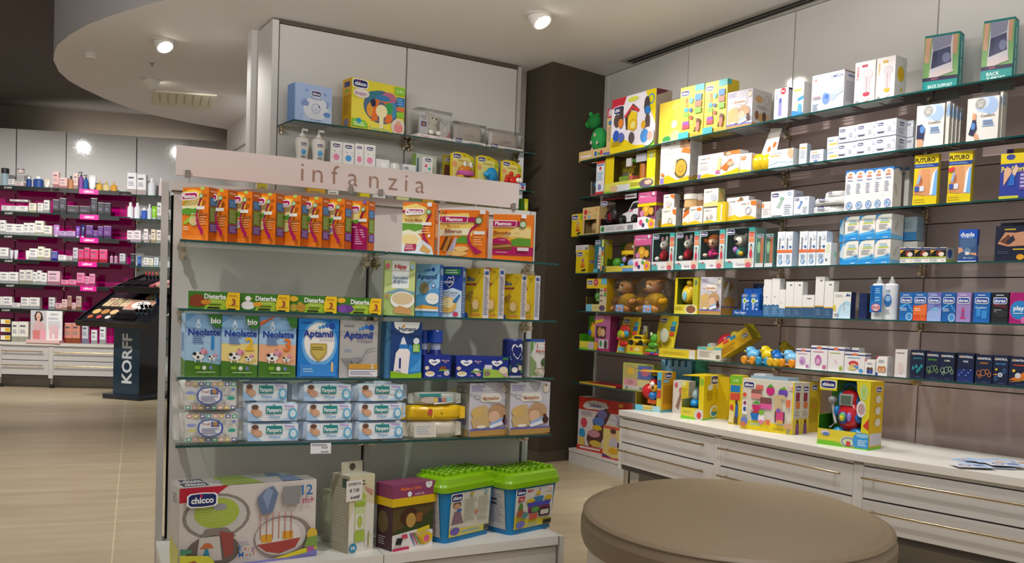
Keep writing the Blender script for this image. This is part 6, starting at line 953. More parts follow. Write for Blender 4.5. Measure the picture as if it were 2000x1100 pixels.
for k in range(2): bx('K', Z2 + k * .083, RP, 1136, 1195, None, 'd6d8e0', 'r 0 0 100 100 d8dae2;C 50 76 50;c 60 74 10 b0b4d0', f'white saline carton set back at the row end, {["lower", "upper"][k]} one', name='saline_box', grp='white saline cartons', rot=3, d=.06, h=.08, sb=.13)
CMF = 'r 0 0 100 100 e4e0da;e 60 84 36 20 b4c8e4;e 74 78 24 18 a4bce0;e 50 88 20 14 c8d4e8;e 42 86 17 12 a8a4a0;t LINEA 42 90 4 d8d8d4 24;b 35 42 83 7 e4e2dc 22;t Comfort 66 58 6 6a5a4a 44;l 50 32 92 50 3 a8c4e4;l 54 34 90 48 3 6a8ac0;'
for i, (x0, x1, yt) in enumerate(((1212, 1412, 400),)):
    bx('K', Z2, RP, x0, x1, yt, 'e2ded6', CMF + 'p 2f3050 4 20 30 18 34 46 22 56 4 54;e 24 44 9 9 5a8ac8;p d8a07c 6 0 26 0 28 20 6 22', 'cream elbow support carton with a pale blue flower print', 'r 0 0 100 100 d8d2c4;l 10 10 40 90 3 b8b0a4', name='support_carton', grp='cream support cartons', rot=6, d=.018, sb=.03)
for k in range(4): bx('K', Z2, RP, 1424 + k * 27, 1450 + k * 27, None, 'd8d4ca', 'r 0 0 100 100 dcd8ce;p 8aa8cc 0 80 60 100 100 90 100 70 40 64', f'cream support carton fanned behind the elbow one, {ORD[k]} back', 'r 0 0 100 100 d4cec2;r 30 0 40 100 b8b0a0;p 9ab4cc 0 74 100 92 100 66', name='support_carton', grp='cream support cartons', rot=6, d=.02, h=.205 - .006 * k, sb=.05 + .026 * k)
bx('K', Z2, RP, 1578, 1806, 348, 'e4e0da', CMF + 'p 2f3050 8 18 24 14 34 30 30 50 20 52;e 22 36 7 8 5a8ac8;p d8a07c 18 50 30 50 30 64 20 66;p d8a07c 28 6 44 2 36 18 28 20', 'cream ankle support carton with a pale blue flower print', 'r 0 0 100 100 d6d0c2', name='support_carton', grp='cream support cartons', rot=5, d=.02)
for k in range(2): bx('K', Z2, RP, 1812 + k * 20, 1832 + k * 20, None, 'd8d4ca', 'r 0 0 100 100 dad6cc;p 9ab4cc 0 80 100 96 100 70', f'thin cream carton behind the ankle support one, {["front", "rear"][k]} one', name='support_carton', grp='cream support cartons', rot=5, d=.018, h=.215, sb=.06 + .024 * k)
# ---- third shelf
FUT = lambda k: f'r 0 0 100 100 e2c814;r 0 74 100 82 1f3f8a;l 4 76 90 80 2 8aa0d0;b FUTURO 44 89 8 2a2a1a 84;p e0a878 4 22 96 16 96 72 20 72;p c88a5c 4 22 40 22 30 46 30 60 8 40;p d89868 34 22 66 20 64 72 30 72;e 30 48 8 8 b06a44;p 8ab8e8 14 46 26 62 30 56 20 40;p 7ab0e8 76 20 98 18 98 70 86 62;p e8f0f8 70 20 80 20 88 62 96 72 78 60;r 6 28 24 38 3a5ab0;r 28 28 46 38 d8e0f0;r 0 0 100 18 e2c814;l 6 4 60 14 2 b89a1a' + (';p d8404a 2 60 26 64 26 72 2 68' if k else '')
for i, (x0, x1, yt, c) in enumerate(((1162, 1342, 14, 'M'), (1420, 1596, -8, 'M'))):
    bx(c, Z3, RP, x0, x1, yt, 'e0c412', FUT(i), f'bright yellow knee support carton {["without a red flash, beside the white row", "with a red corner flash"][i]}', 'r 0 0 100 100 d8bc10;e 50 84 30 4 c8ccd8', name='support_carton', grp='yellow knee support cartons', rot=8, d=.03)
bx('M', Z3, RP, 1810, 2020, 86, '3a3a9c', 'r 0 0 100 100 2f3f9c;r 0 78 100 100 e4cc1c;b Pro_Sport 46 66 12 e4d44a 84;e 36 92 16 6 3a4a9c;p e0b090 14 30 40 56 40 66 24 72 14 60;p e0c0a8 46 40 66 66 56 76 44 60;p 2a6ac0 30 30 54 30 52 52 40 56;r 72 20 100 60 6a4aa0;l 74 24 98 56 4 b8c0e8;r 0 0 70 8 c8c43a', 'blue and yellow sport support carton picturing legs', name='support_carton', rot=8, d=.04, h=.20)
bx('M', Z3, RP, 1850, 2020, None, '4a2f8a', 'r 0 0 100 100 4a2f8a;r 30 84 80 100 d8bc2a', 'purple support carton standing behind the blue and yellow one', name='support_carton', rot=8, d=.03, sb=.12, h=.235)
bx('L', Z3, RP, 75, 178, 282, YL, 'r 0 0 100 100 dcc21c;C 30 84 50;' + ''.join(f'r {58 - w} {y} {58 + w} {y + 9} {c};' for c, w, y in (('b8a8c8', 8, 56), ('d8a05a', 11, 46), ('d88a2a', 14, 34), ('c8442c', 17, 22))) + 'p 222 50 12 80 20 84 12 60 6;e 90 84 12 10 8ab83a', 'small yellow stacking toy carton at the dark end of the third shelf', cat='toy', name='toy_box', rot=3)
o, r = open_box('L', Z3, RP, 175, 330, 222, 'beige wooden-look carton with a cut-out window on the third shelf', 'd6b47a', '8a7850', 'r 0 0 100 100 d6b47a', .10, .18, .06, d=.09, name='nativity_box', cat='box')
MB().box(-r.w / 2, -r.d / 2 - .001, r.h * .56, r.w / 2, -r.d / 2 + .003, r.h, 'dcba80').art((-r.w / 2, -r.d / 2 - .001, r.h * .56), (r.w, 0, 0), (0, 0, r.h * .44), 'c 18 62 10 c8384a;t Trudi 40 62 14 c86a5a 26;o 82 76 7 12 2 c8703a;c 16 20 6 c84a6a;c 40 22 7 7ab0d0;c 76 30 6 a8b45a').link('front_panel', o)
toybits(r, o, [('e', -.05, .1, .3, .2, .3, .2, 'b89a6a'), ('e', .1, .1, .2, .14, .3, .14, 'a08050')], 'wooden_toy', 'satin')
o, r = open_box('L', Z3, RP, 342, 690, 150, 'toy car set box with a white race car and steering wheel', 'a8203c', '2a1a22', 'r 0 0 100 100 dcd8dc;e 7 54 5 34 3a8a4a;l 16 30 42 80 4 b0acb4;l 46 30 70 80 4 b0acb4;r 74 24 88 80 8a8a92;r 0 0 100 8 c02a44', 0, 0, .24, d=.13, name='toy_car_set', top=True)
m = MB(); m.art((-r.w / 2, -r.d / 2 - .002, r.h * .76), (r.w * .3, 0, 0), (0, 0, r.h * .24), 'C 30 50 50'); m.art((r.w * .14, -r.d / 2 + .002, r.h * .94), (r.w * .3, 0, 0), (0, 0, r.h * .14), 'r 0 0 100 100 d8d8dc;l 10 30 90 70 1 445'); m.link('badge', o)
m = MB(); s = r.w; prof = [(-.06, .30), (-.06, .46), (.05, .56), (.16, .60), (.28, .86), (.48, .90), (.49, .40), (.45, .30)]
m.plate([(p[0] * s, p[1] * r.h) for p in prof], -r.d * .3, r.d * .2, 'e4e2e6', 'plastic'); m.plate([(.20 * s, .64 * r.h), (.29 * s, .82 * r.h), (.46 * s, .84 * r.h), (.44 * s, .68 * r.h)], -r.d * .31, r.d * .21, '2a2a34', 'gloss'); m.plate([(.06 * s, .56 * r.h), (.16 * s, .58 * r.h), (.3 * s, .66 * r.h), (.28 * s, .60 * r.h)], -r.d * .31, -r.d * .3, 'c02a3c', 'plastic'); m.link('car_body', o)
for x in (.05, .36):
    m = MB(); m.lathe([(s * .075, -.012), (s * .082, 0), (s * .075, .014)], '17161a', 'plastic', 18, (x * s, -r.d * .33, .37 * r.h), 'y'); m.lathe([(s * .045, -.02), (s * .045, -.012)], '8a8a92', 'metal', 5, (x * s, -r.d * .33, .37 * r.h), 'y'); m.link('wheel', o)
m = MB(); pts = [(-.32 * s + .1 * s * math.cos(a), -r.d * .3, .5 * r.h + .18 * r.h * math.sin(a)) for a in [2 * math.pi * i / 20 for i in range(21)]]; m.tube(pts, .009, '2a2028', 'plastic', 8); m.ell((-.32 * s, -r.d * .3, .5 * r.h), (.03, .01, .03), '7a1a2c').ell((-.2 * s, -r.d * .3, .56 * r.h), (.03, .02, .04), '3a343c'); m.link('steering_wheel', o)
MAS = 'r 0 0 100 100 8a4a68;p c85a8c 0 72 100 72 100 100 0 100;b Masha_e_Orso 40 90 7 e8b0c8 60;c 84 94 7 e8dce4;r 8 34 94 70 4a2c2a;e 46 52 22 16 c8902c;e 46 54 9 7 e0b84a;e 24 44 12 8 c87aa0;e 76 48 12 10 d8a03a;p e8dce0 0 0 100 0 100 24 40 36 0 34;e 20 20 10 8 c84a7a;e 34 12 8 6 3a3a6a;e 56 24 8 6 5a9a4a;e 80 14 18 14 dcae1c;c 80 14 8 d85a8c'
o, r = bx('L', Z3, RP, 690, 855, 82, '9a4a70', MAS, 'pink craft kit box with a yellow strap on the third shelf', 'r 0 0 100 100 b0487a;p dcd4d4 0 0 100 0 100 40 40 60 0 44;e 60 36 20 12 4a8a4a;e 60 14 40 14 dcae1c', 'toy', 'craft_kit_box', rot=5, d=.1)
m = MB(); g = .004; m.box(-r.w / 2 - g, -r.d / 2 - g, r.h * .62, r.w / 2 + g, r.d / 2 + g, r.h * .70, 'dcc012'); m.link('yellow_strap', o)
MD2 = 'r 0 0 100 100 e6e2de;t medela 26 84 8 4a4450 40;e 52 84 4 4 e0843a;p e8b81c 0 16 50 24 100 10 100 0 0 0;'
for x0, x1, yt, z, ex, lab, sb in ((912, 1044, 228, 0, 'p e0782c 78 70 100 60 100 90 74 92;o 60 32 12 16 3 8a8a5a;e 70 30 6 10 d8c0a0', 'white nursing carton picturing a pump, below the tall one', .03), (1106, 1166, 225, 0, 'p e0702a 0 40 100 70 100 90 40 94;e 50 86 30 8 8a5a3a', 'white nursing carton with a slanting orange face', .03), (1168, 1290, 212, 0, 'e 76 84 18 10 e0782c;e 60 50 24 20 c8d0dc', 'white nursing carton with a pale round pad picture', .03), (1302, 1424, 226, 0, 'e 40 46 26 16 d8d4d0;e 30 36 8 12 a8a09a;e 60 44 10 14 b8b0a8', 'white nursing carton picturing small valves', .03)):
    bx('L', Z3, RP, x0, x1, yt, 'e4e0dc', MD2 + ex, lab, 'r 0 0 100 100 cdc8c4;l 20 10 80 60 6 a8a4a0', name='nursing_box', rot=6, d=.05, sb=sb)
bx('L', Z3 + .103, RP, 930, 1030, None, 'e4e0dc', MD2 + 'p e0782c 70 80 100 70 100 96 60 98;e 46 44 30 18 d0cccc', 'white nursing carton standing on another, left of the glass jars', 'r 0 0 100 100 cfcac6;p d8b02a 0 0 100 0 100 16 0 8', name='nursing_box', rot=6, d=.05, h=.105, sb=.035)
for i, (x0, x1) in enumerate(((1116, 1226), (1232, 1300))):
    r = put(RP, Z3 + .103, 'L', x0, x1, None, .045 + .02 * i, 0, .05, h=.09); round_pack('milk_container', r, [(.8, 0, 'dcb884'), (.95, .1, 'd8b078'), (.9, .62, 'e2d6c4'), (1, .64, 'e8e2da'), (1, .98, 'e8e2da'), (.9, 1, 'e8e2da')] if not i else [(.9, 0, '8a6a4a'), (.95, .5, '9a7a56'), (1, .55, 'aca49c'), (1, 1, 'aca49c')], ['clear milk container with an amber base', 'shaded brown milk container behind it'][i], 'container', flat=1)  # rear container has its shade painted into the browns and lid
bx('L', Z3 + .103, RP, 1305, 1438, None, 'e4e0d4', MD2 + 'e 70 50 22 20 c0c4cc;p e0d08a 0 20 100 30 100 0 0 0', 'white and yellow nursing carton on the upper layer by the jars', 'r 0 0 100 100 c8c48a;e 40 60 30 20 d8b07a', name='nursing_box', rot=6, d=.06, h=.105, sb=.035)
bx('L', Z3, RP, 1428, 1505, 168, 'e0c022', 'r 0 0 40 100 e4ca3a;r 40 0 100 100 d8b418;r 44 10 60 90 e8e0c8', 'narrow yellow nursing carton on edge', name='nursing_box', rot=6, d=.05)
bx('L', Z3, RP, 1515, 1716, 130, 'e6e2de', MD2 + 'e 66 88 10 10 8a6a4a;p c86a9a 36 4 54 4 52 20 40 24;p e8b81c 0 20 40 30 70 8 100 14 100 0 0 0', 'wide white nursing carton at the second seam of the third shelf', 'r 0 0 100 100 d0ccc8', name='nursing_box', rot=3, d=.05, sb=.06)
bx('L', Z3, RP, 1632, 1790, 158, 'e6e2de', MD2 + 'p e0782c 70 76 100 70 100 96 66 96;o 56 46 18 20 3 99a;e 56 46 8 14 d8dce0', 'white nursing carton with a ring picture standing in front', 'r 0 0 100 100 d0ccc8;e 40 70 26 18 e0a07a;r 40 10 60 30 777', name='nursing_box', rot=3, d=.04, sb=.012)
bx('L', Z3, RP, 1842, 1920, 165, 'e0dcda', 'r 0 0 100 100 e2dedc;e 14 76 14 16 e0884a;l 20 20 90 60 4 c0bcc0', 'plain white nursing carton next to the thermometer cartons', name='nursing_box', rot=4, d=.05)
THM = 'r 0 0 100 100 e2e4ea;C 20 86 30;o 82 88 7 7 2 6a9ab8;p a8c0b4 26 40 48 72 56 70 40 36;e 50 72 9 6 8ab8a0;l 60 10 92 50 5 c0c8d4;l 6 4 60 10 1 3a3a5a'
bx('M', Z3, RP, 92, 262, 290, 'dfe2e8', THM, 'white thermometer carton, the larger one', 'r 0 0 100 100 b8bccc;l 20 10 80 90 8 989cb0', name='thermometer_box', grp='white thermometer cartons', rot=4, d=.08)
bx('M', Z3, RP, 268, 380, 330, 'dadee8', THM.replace('a8c0b4', '7a9ad0').replace('8ab8a0', '6a8ac8'), 'white thermometer carton, the smaller one in front', 'r 0 0 100 100 b0b6c8', name='thermometer_box', grp='white thermometer cartons', rot=4, d=.05, sb=.02)
for i, (x0, x1, zz, h, rot) in enumerate(((385, 640, 0, .045, 4), (400, 635, .046, .04, -3), (500, 630, .087, .03, 6))):
    r = put(RP, Z3 + zz, 'M', x0, x1, None, .05, rot, .07, h=h); pouch('gauze_pouch', r, 'dedcdc', 'C 34 80 22;t garze 40 30 16 8a8aa0 30;l 20 50 70 66 1 aab', f'slouching white pouch, {["bottom", "middle", "top"][i]} of the heap on the third shelf', 'white pouches in a heap', 'fabric', .012, cat='pouch')
for i, (x0, x1, yt) in enumerate(((648, 721, 132), (722, 793, 124), (794, 863, 118), (864, 933, 110), (934, 1008, 102))):
    bx('M', Z3, RP, x0, x1, yt, 'e6e2e0', 'r 0 0 100 100 e8e4e2;p 2f74bc 0 88 14 95 50 97 86 95 100 88 100 100 0 100;e 50 88 34 5 e8e4e2;e 50 90 20 3 d8955a;l 20 80 80 86 2 d86a4a;b fluimar 50 75 3.6 3a5a9c 84;l 12 42 60 68 6 a8b0c4;o 52 13 34 10 6 3a7ac0;e 52 13 18 5 5a9ad8;p e8e4e2 50 8 70 20 60 6', f'tall white spray carton with a blue arched top, {ORD[i]} out in its row', 'r 0 0 100 100 cfcac6;p 2f74bc 0 92 50 98 100 92 100 100 0 100;p b0aaa8 10 60 40 56 50 30 40 30', name='nasal_spray_box', grp='tall white spray cartons', rot=3, d=.07)
for k in range(2): bx('M', Z3, RP, 1092 + 40 * k, 1126 + 40 * k, None, 'b8b4b4', 'r 0 0 100 100 bcb8b8;p 4a6a94 0 92 100 92 100 100 0 100', f'shaded spray carton set back behind the white row, {["nearer", "farther"][k]} one', name='nasal_spray_box', grp='tall white spray cartons', rot=3, d=.05, sb=.12 + .06 * k, h=.205)  # greyer copies of the row, shade put into the carton colours
# ---- fourth shelf
bx('L', Z4, RP, 115, 228, 615, YL, 'r 0 0 100 100 dcc21c;C 30 82 44;' + ''.join(f'r {58 - w} {y} {58 + w} {y + 8} {c};' for c, w, y in (('9a7ab0', 8, 56), ('c8605a', 10, 48), ('d8802a', 14, 36), ('c8642c', 17, 26))) + 'p 222 46 14 80 20 84 12 56 8;o 88 80 9 9 3 a8b83a', 'yellow stacking toy carton under a small parcel on the fourth shelf', 'r 0 0 100 100 d8b818;C 36 50 40;e 70 70 10 6 d85a4a', 'toy', 'toy_box', rot=6, d=.1)
bx('L', Z4 + .148, RP, 117, 232, None, 'd4c8cc', 'r 0 0 100 100 d6ccd0;l 10 40 60 80 3 b0a4ac;r 74 30 96 70 888', 'small pinkish parcel lying on the yellow toy carton', 'r 0 0 100 100 c8b058', name='toy_box', cat='toy', rot=6, d=.09, h=.055)
bx('L', Z4, RP, 287, 378, 520, '2f6a7a', 'r 0 0 100 100 2c6a7c;C 24 92 50;p d8dce0 34 14 70 10 66 76 44 80;' + ''.join(f'c {42 + 12 * (k % 3)} {24 + 9 * (k // 3)} 5 {["c84a5a", "3a3a5a", "d8b03a"][k % 3]};' for k in range(12)) + 'r 76 20 100 100 c8d06a;r 78 66 98 78 3a7ac0;r 78 52 98 64 d8703a;r 0 0 46 12 5ab0c0;e 80 12 14 8 c89a6a', 'tall teal toy phone carton with printed keys', 'r 0 0 100 100 c4b420;C 40 90 40;r 10 10 80 20 cfc8c0', 'toy', 'toy_box', rot=6, d=.07)
o, r = open_box('L', Z4, RP, 400, 650, 535, 'yellow musical hut toy in a sloping open carton', 'b8b432', '3a5a1c', 'r 0 0 100 100 dccc4a;p e8d85a 0 30 60 0 100 0 0 0;r 60 0 100 60 6a9ad0', 0, 0, .20, d=.13, name='boxed_toy', top=False)
toybits(r, o, [('e', .16, -.05, .72, .24, .3, .24, '6a4a22'), ('c', .16, -.05, .62, .28, .7, .06, 'e0bc1c'), ('e', .16, -.35, .6, .07, .1, .1, 'd89a2a'), ('e', .16, 0, .36, .22, .3, .2, '5a3a2c'), ('e', .1, -.38, .4, .07, .1, .1, 'a88ac0'), ('e', -.25, -.2, .3, .14, .25, .18, '4a9a2c'), ('e', .05, -.42, .2, .07, .1, .08, '3aa0c8'), ('e', .36, -.4, .26, .12, .1, .14, '8aa8d8')], 'toy_hut')
bx('L', Z4, RP, 652, 812, 478, '9a4a74', MAS.replace('4a2c2a', '3a3a1c'), 'pink craft kit box on the fourth shelf beside the plush dolls', 'r 0 0 100 100 a04a74', 'toy', 'craft_kit_box', rot=2, d=.06)
def plushbox(x0, x1, yt, name, body, label, sb=.03):
    o, r = open_box('L', Z4, RP, x0, x1, yt, label, 'a8cccc', '7aa4a2', 'r 0 0 100 100 dcdcdc;p 5aa8a8 0 0 30 0 28 60 20 72 0 72;p c8384a 12 76 22 76 17 50;t %s 54 40 26 b8a0b8 28;e 82 60 14 60 d8c0a8;e 82 30 10 30 c85a6a' % name, .05, .20, .24, d=.1, name='plush_doll_box', art_w='r 0 0 100 100 d4dcdc;r 0 86 100 100 4ab0b0;r 8 68 94 84 d8705a;r 8 52 94 66 e08a5a;e 50 22 46 24 c0d8e0;e 50 34 18 12 3a2420;e 50 30 14 10 d8a888;e 50 14 26 14 c83a4a', sb=sb)
    MB().art((-r.w * .46, -r.d / 2 - .001, r.h * .80), (r.w * .4, 0, 0), (0, 0, r.h * .2), 'C 34 50 62').link('badge', o)
    m = MB(); m.M = Matrix.Translation((-.012, -.022, 0)); body(m, r); m.link('plush_doll', o); MB().add([(-r.w * .48, -r.d * .48, r.h * .25), (r.w * .3, -r.d * .48, r.h * .25), (r.w * .3, -r.d * .48, r.h * .99), (-r.w * .48, -r.d * .48, r.h * .99)], [(0, 1, 2, 3)], 'fff', 'clear').link('clear_window', o)
def bunny(m, r):
    w, h = r.w, r.h; m.ell((0, 0, h * .68), (w * .17, .03, h * .13), 'e4dfd4', 'fabric').ell((-.02, 0, h * .84), (.012, .01, h * .09), 'd89ab0', 'fabric').ell((.02, 0, h * .86), (.012, .01, h * .09), 'e4dfd4', 'fabric').ell((0, 0, h * .4), (w * .16, .03, h * .16), 'b8303c', 'fabric').ell((-w * .2, -.02, h * .32), (w * .08, .02, h * .06), 'e4dfd4', 'fabric').ell((w * .05, -.03, h * .7), (.005, .004, .006), '222')
def doll(m, r):
    w, h = r.w, r.h; m.ell((0, 0, h * .68), (w * .2, .03, h * .15), 'e0b494', 'fabric').ell((0, .008, h * .78), (w * .21, .03, h * .12), 'd8742a', 'fabric').ell((-w * .26, 0, h * .74), (w * .08, .02, h * .08), 'd8742a', 'fabric').ell((0, 0, h * .4), (w * .16, .03, h * .14), 'c03a7a', 'fabric').ell((w * .2, -.02, h * .38), (w * .12, .02, h * .04), 'c83a6a', 'fabric').ell((-w * .2, -.02, h * .36), (w * .08, .02, h * .05), 'e4c4b0', 'fabric')
    for s in (-.06, .08): m.ell((s * w, -.03, h * .67), (.005, .004, .007), '222')
def puppy(m, r):
    w, h = r.w, r.h; m.ell((0, 0, h * .68), (w * .19, .035, h * .15), 'e0dace', 'fabric').ell((-w * .04, -.035, h * .66), (w * .045, .016, h * .035), '26242a', 'fabric').ell((-w * .17, 0, h * .76), (w * .07, .02, h * .11), 'd8d2c4', 'fabric').ell((w * .18, 0, h * .76), (w * .07, .02, h * .11), 'd8d2c4', 'fabric').ell((0, 0, h * .4), (w * .18, .03, h * .14), '5ab0a8', 'fabric').ell((-w * .1, -.02, h * .46), (w * .08, .02, h * .08), 'b07ac0', 'fabric').ell((w * .1, -.02, h * .36), (w * .08, .02, h * .06), 'd8b43a', 'fabric')
plushbox(818, 1022, 462, 'Lilly', bunny, 'boxed white plush rabbit with a red dress in a teal window carton')
plushbox(1036, 1252, 448, 'Molly', bunny, 'boxed plush doll half hidden behind its teal window carton frame')
plushbox(1256, 1490, 432, 'Mia', doll, 'boxed red-haired rag doll in a teal window carton')
plushbox(1500, 1768, 412, 'Charlie', puppy, 'boxed white plush puppy with a black nose in a teal window carton')
for k in range(2): bx('L', Z4, RP, 1782 + 88 * k, 1856 + 88 * k, None, '6a9a94', 'r 0 0 100 100 8ab0ac;r 10 14 70 94 4a6a5c;e 40 60 20 18 8ab08a;r 62 10 96 94 b06a4a;C 60 92 60;r 0 0 100 14 c8c8cc', f'edge of a teal doll carton packed behind the puppy, {["first", "second"][k]} back', name='plush_doll_box', cat='toy', grp='teal doll cartons seen edge on', rot=14, d=.05, h=.19, sb=.05 + .02 * k)
MAR = 'r 0 0 100 100 dfe4ea;v marimer 28 66 26 3a3a44 66;e 74 56 14 4 2a5a9c;r 0 40 100 48 e0703c;o 50 16 26 9 8 6a9ac8;e 60 14 10 4 7aa8d8;l 20 26 84 36 2 9ab0c8;e 70 84 16 8 d0d8e4'
for i, (x0, x1) in enumerate(((140, 195), (197, 253), (305, 366), (370, 430), (436, 508))):
    bx('M', Z4, RP, x0, x1, 588 if i < 2 else 586, 'dde2e8', MAR, f'tall white sea-spray carton lettered sideways, {ORD[i]} out from the doll cartons', 'r 0 0 100 100 b4c4d8', name='sea_spray_box', grp='sea-spray cartons', rot=3, d=.05, sb=.03)
bx('M', Z4, RP, 500, 545, 668, 'e4e8ec', 'r 0 0 100 100 e8eaec;v narhimed 50 70 16 8ac0a8 40;r 24 56 70 94 d4e0b8;r 14 20 40 30 667', 'short white carton at the end of the sea-spray row', 'r 0 0 100 100 c8ccd0;r 50 40 90 60 8ac0a0', name='sea_spray_box', rot=8, d=.06, sb=.02)
SAL = 'r 0 0 100 100 e8e4de;p 2f8ad0 0 100 0 76 14 94 40 100;l 30 70 88 86 2 8ac0d0;r 24 66 88 70 c8d83a;l 20 40 78 62 5 b4b8bc;p 5ab4e8 0 26 60 34 100 42 100 0 0 0;p 2f94dc 0 18 100 26 100 0 0 0;o 84 38 7 9 2 7a8ab0;t 24 84 36 8 4a6a9c 12;l 52 4 88 10 1 d8ecf8'
for k, row in enumerate((((642, 748, 655), (752, 868, 650), (872, 990, 640)), ((650, 755, 472), (758, 878, 460), (882, 1000, 450)))):
    for i, (x0, x1, yt) in enumerate(row):
        bx('M', Z4 + k * .122, RP, x0, x1, None, 'e2e0dc', SAL, f'white and sky blue saline carton, {["lower", "upper"][k]} layer, {ORD[i]} out on the fourth shelf', 'r 0 0 100 100 d0ccc8;p 7ab8dc 0 0 100 0 100 14 0 22;p bab4b0 20 40 50 76 60 72 40 30', name='saline_box', grp='white and sky blue saline cartons', rot=3, d=.1, h=.12)
for k in range(2): bx('M', Z4 + k * .122, RP, 612, 642, None, 'cfe0ec', 'r 0 0 100 100 d0dfe8;p 2f94dc 0 40 100 30 100 0 0 0;p 2f8ad0 0 100 0 60 80 100', f'saline carton edge set back at the row start, {["lower", "upper"][k]} one', name='saline_box', grp='white and sky blue saline cartons', rot=3, d=.05, h=.115, sb=.08)
for k in range(2): bx('M', Z4 + k * .12, RP, 1066, 1190, None, ['c8c4c0', '8aa0b4'][k], ['r 0 0 100 100 ccc8c4;p 8ab0c8 0 20 100 20 100 0 0 0', 'r 0 0 100 100 94a4b0;p 3a7ab0 0 36 100 36 100 0 0 0;l 20 50 80 80 3 7a8a98'][k], f'saline carton set back behind the foot-care row, {["lower pale", "upper shaded"][k]} one', name='saline_box', grp='white and sky blue saline cartons', rot=3, d=.06, h=.115, sb=.15)  # shade behind the front row is mixed into these colours
for i, (x0, x1) in enumerate(((1067, 1174), (1177, 1293), (1297, 1412))):
    bx('M', Z4, RP, x0, x1, 708, 'dcdcd4', 'r 0 0 100 100 e4e4dc;r 0 86 100 96 2a2a5a;r 40 92 56 100 3a5aa0;r 0 40 100 84 1c1a1a;p d8a020 0 60 30 84 0 84;e 56 62 20 18 8a3a2a;e 70 56 18 14 e8d8c8;r 0 34 100 40 b8cc3a;t x_3 80 16 10 c83a3a 24;l 6 8 50 26 2 99a', f'low foot-care carton with a dark picture, {ORD[i]} of three', 'r 0 0 100 100 d4d8c8;e 40 62 26 30 2a5ab0;r 0 0 100 26 a8c05a', name='foot_care_box', grp='foot-care cartons', rot=3, d=.09)
bx('M', Z4, RP, 1502, 1640, 572, '1f4fb0', 'r 0 0 100 100 1f52b8;b dupla 46 85 13 e8eef4 84;l 12 73 84 77 1 a8c4f0;r 0 10 100 72 3a5a84;p 4a6a94 10 40 92 46 92 72 10 70;p d8a080 0 26 30 34 20 44 0 46;p d8a080 60 30 100 28 100 20 60 24;e 50 34 20 10 6a86a8;r 40 22 60 32 e4e4e4;t Skin_Care 56 13 5 c8d8f0 60;r 0 0 100 4 e8e8ea', 'royal blue elastic support carton with big white lettering', 'r 0 0 100 100 1a48b4;v dupla 50 34 60 e8eef4 40', name='support_carton', rot=10, d=.03)
bx('M', Z4, RP, 1775, 2020, 605, '20243c', 'r 0 0 100 100 1d2138;l 28 86 66 94 1 c8b02a;p c89070 8 50 30 82 60 80 96 84 96 44 40 42;p 6a4030 14 56 40 76 56 60 40 46;p 2a2c3c 34 54 54 74 62 60 44 48;l 56 30 96 38 1 d0b43a;e 80 12 12 8 e0a02a;l 10 20 50 30 2 4a5070', 'dark navy tape carton with a muscle picture', name='support_carton', rot=8, d=.05, h=.155)
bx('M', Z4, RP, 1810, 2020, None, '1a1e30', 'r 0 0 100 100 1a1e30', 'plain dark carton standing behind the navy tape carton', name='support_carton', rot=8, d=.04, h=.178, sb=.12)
# ---- fifth shelf
o, r = open_box('N', Z5, RP, 210, 398, 165, 'yellow block toy carton with a cut-out front, dark end of the fifth shelf', 'dcb01c', '4a4424', 'r 0 0 100 100 dcd08a;r 0 0 30 100 7ac0d8;e 80 50 14 40 6a4a7a;l 40 50 70 70 1 c8a85a', 0, .34, .22, d=.1, art_w='r 0 0 100 100 d8c8b0;r 60 66 96 84 2a7ab8;r 60 48 96 64 d8584a;r 60 30 96 46 5aa84a;' + ''.join(f'c {14 + 13 * (k % 3)} {14 + 20 * (k // 3)} 6 {["4a6aa0", "8a3a5a", "3a3a5a"][k % 3]};' for k in range(9)))
MB().box(-r.w / 2, -r.d / 2 - .001, r.h * .70, r.w / 2, -r.d / 2 + .002, r.h, 'e2c41c').art((-r.w / 2, -r.d / 2 - .001, r.h * .7), (r.w, 0, 0), (0, 0, r.h * .3), 'C 17 60 26;c 46 62 11 c8485a;t 24 46 62 22 f0d8d8 14;r 74 40 100 100 6ac0d8').link('header', o)
toybits(r, o, [('e', -.1, -.1, .46, .12, .3, .14, '5a9a4a'), ('e', 0, -.2, .34, .08, .3, .06, '7aa85a')], 'toy_blocks')
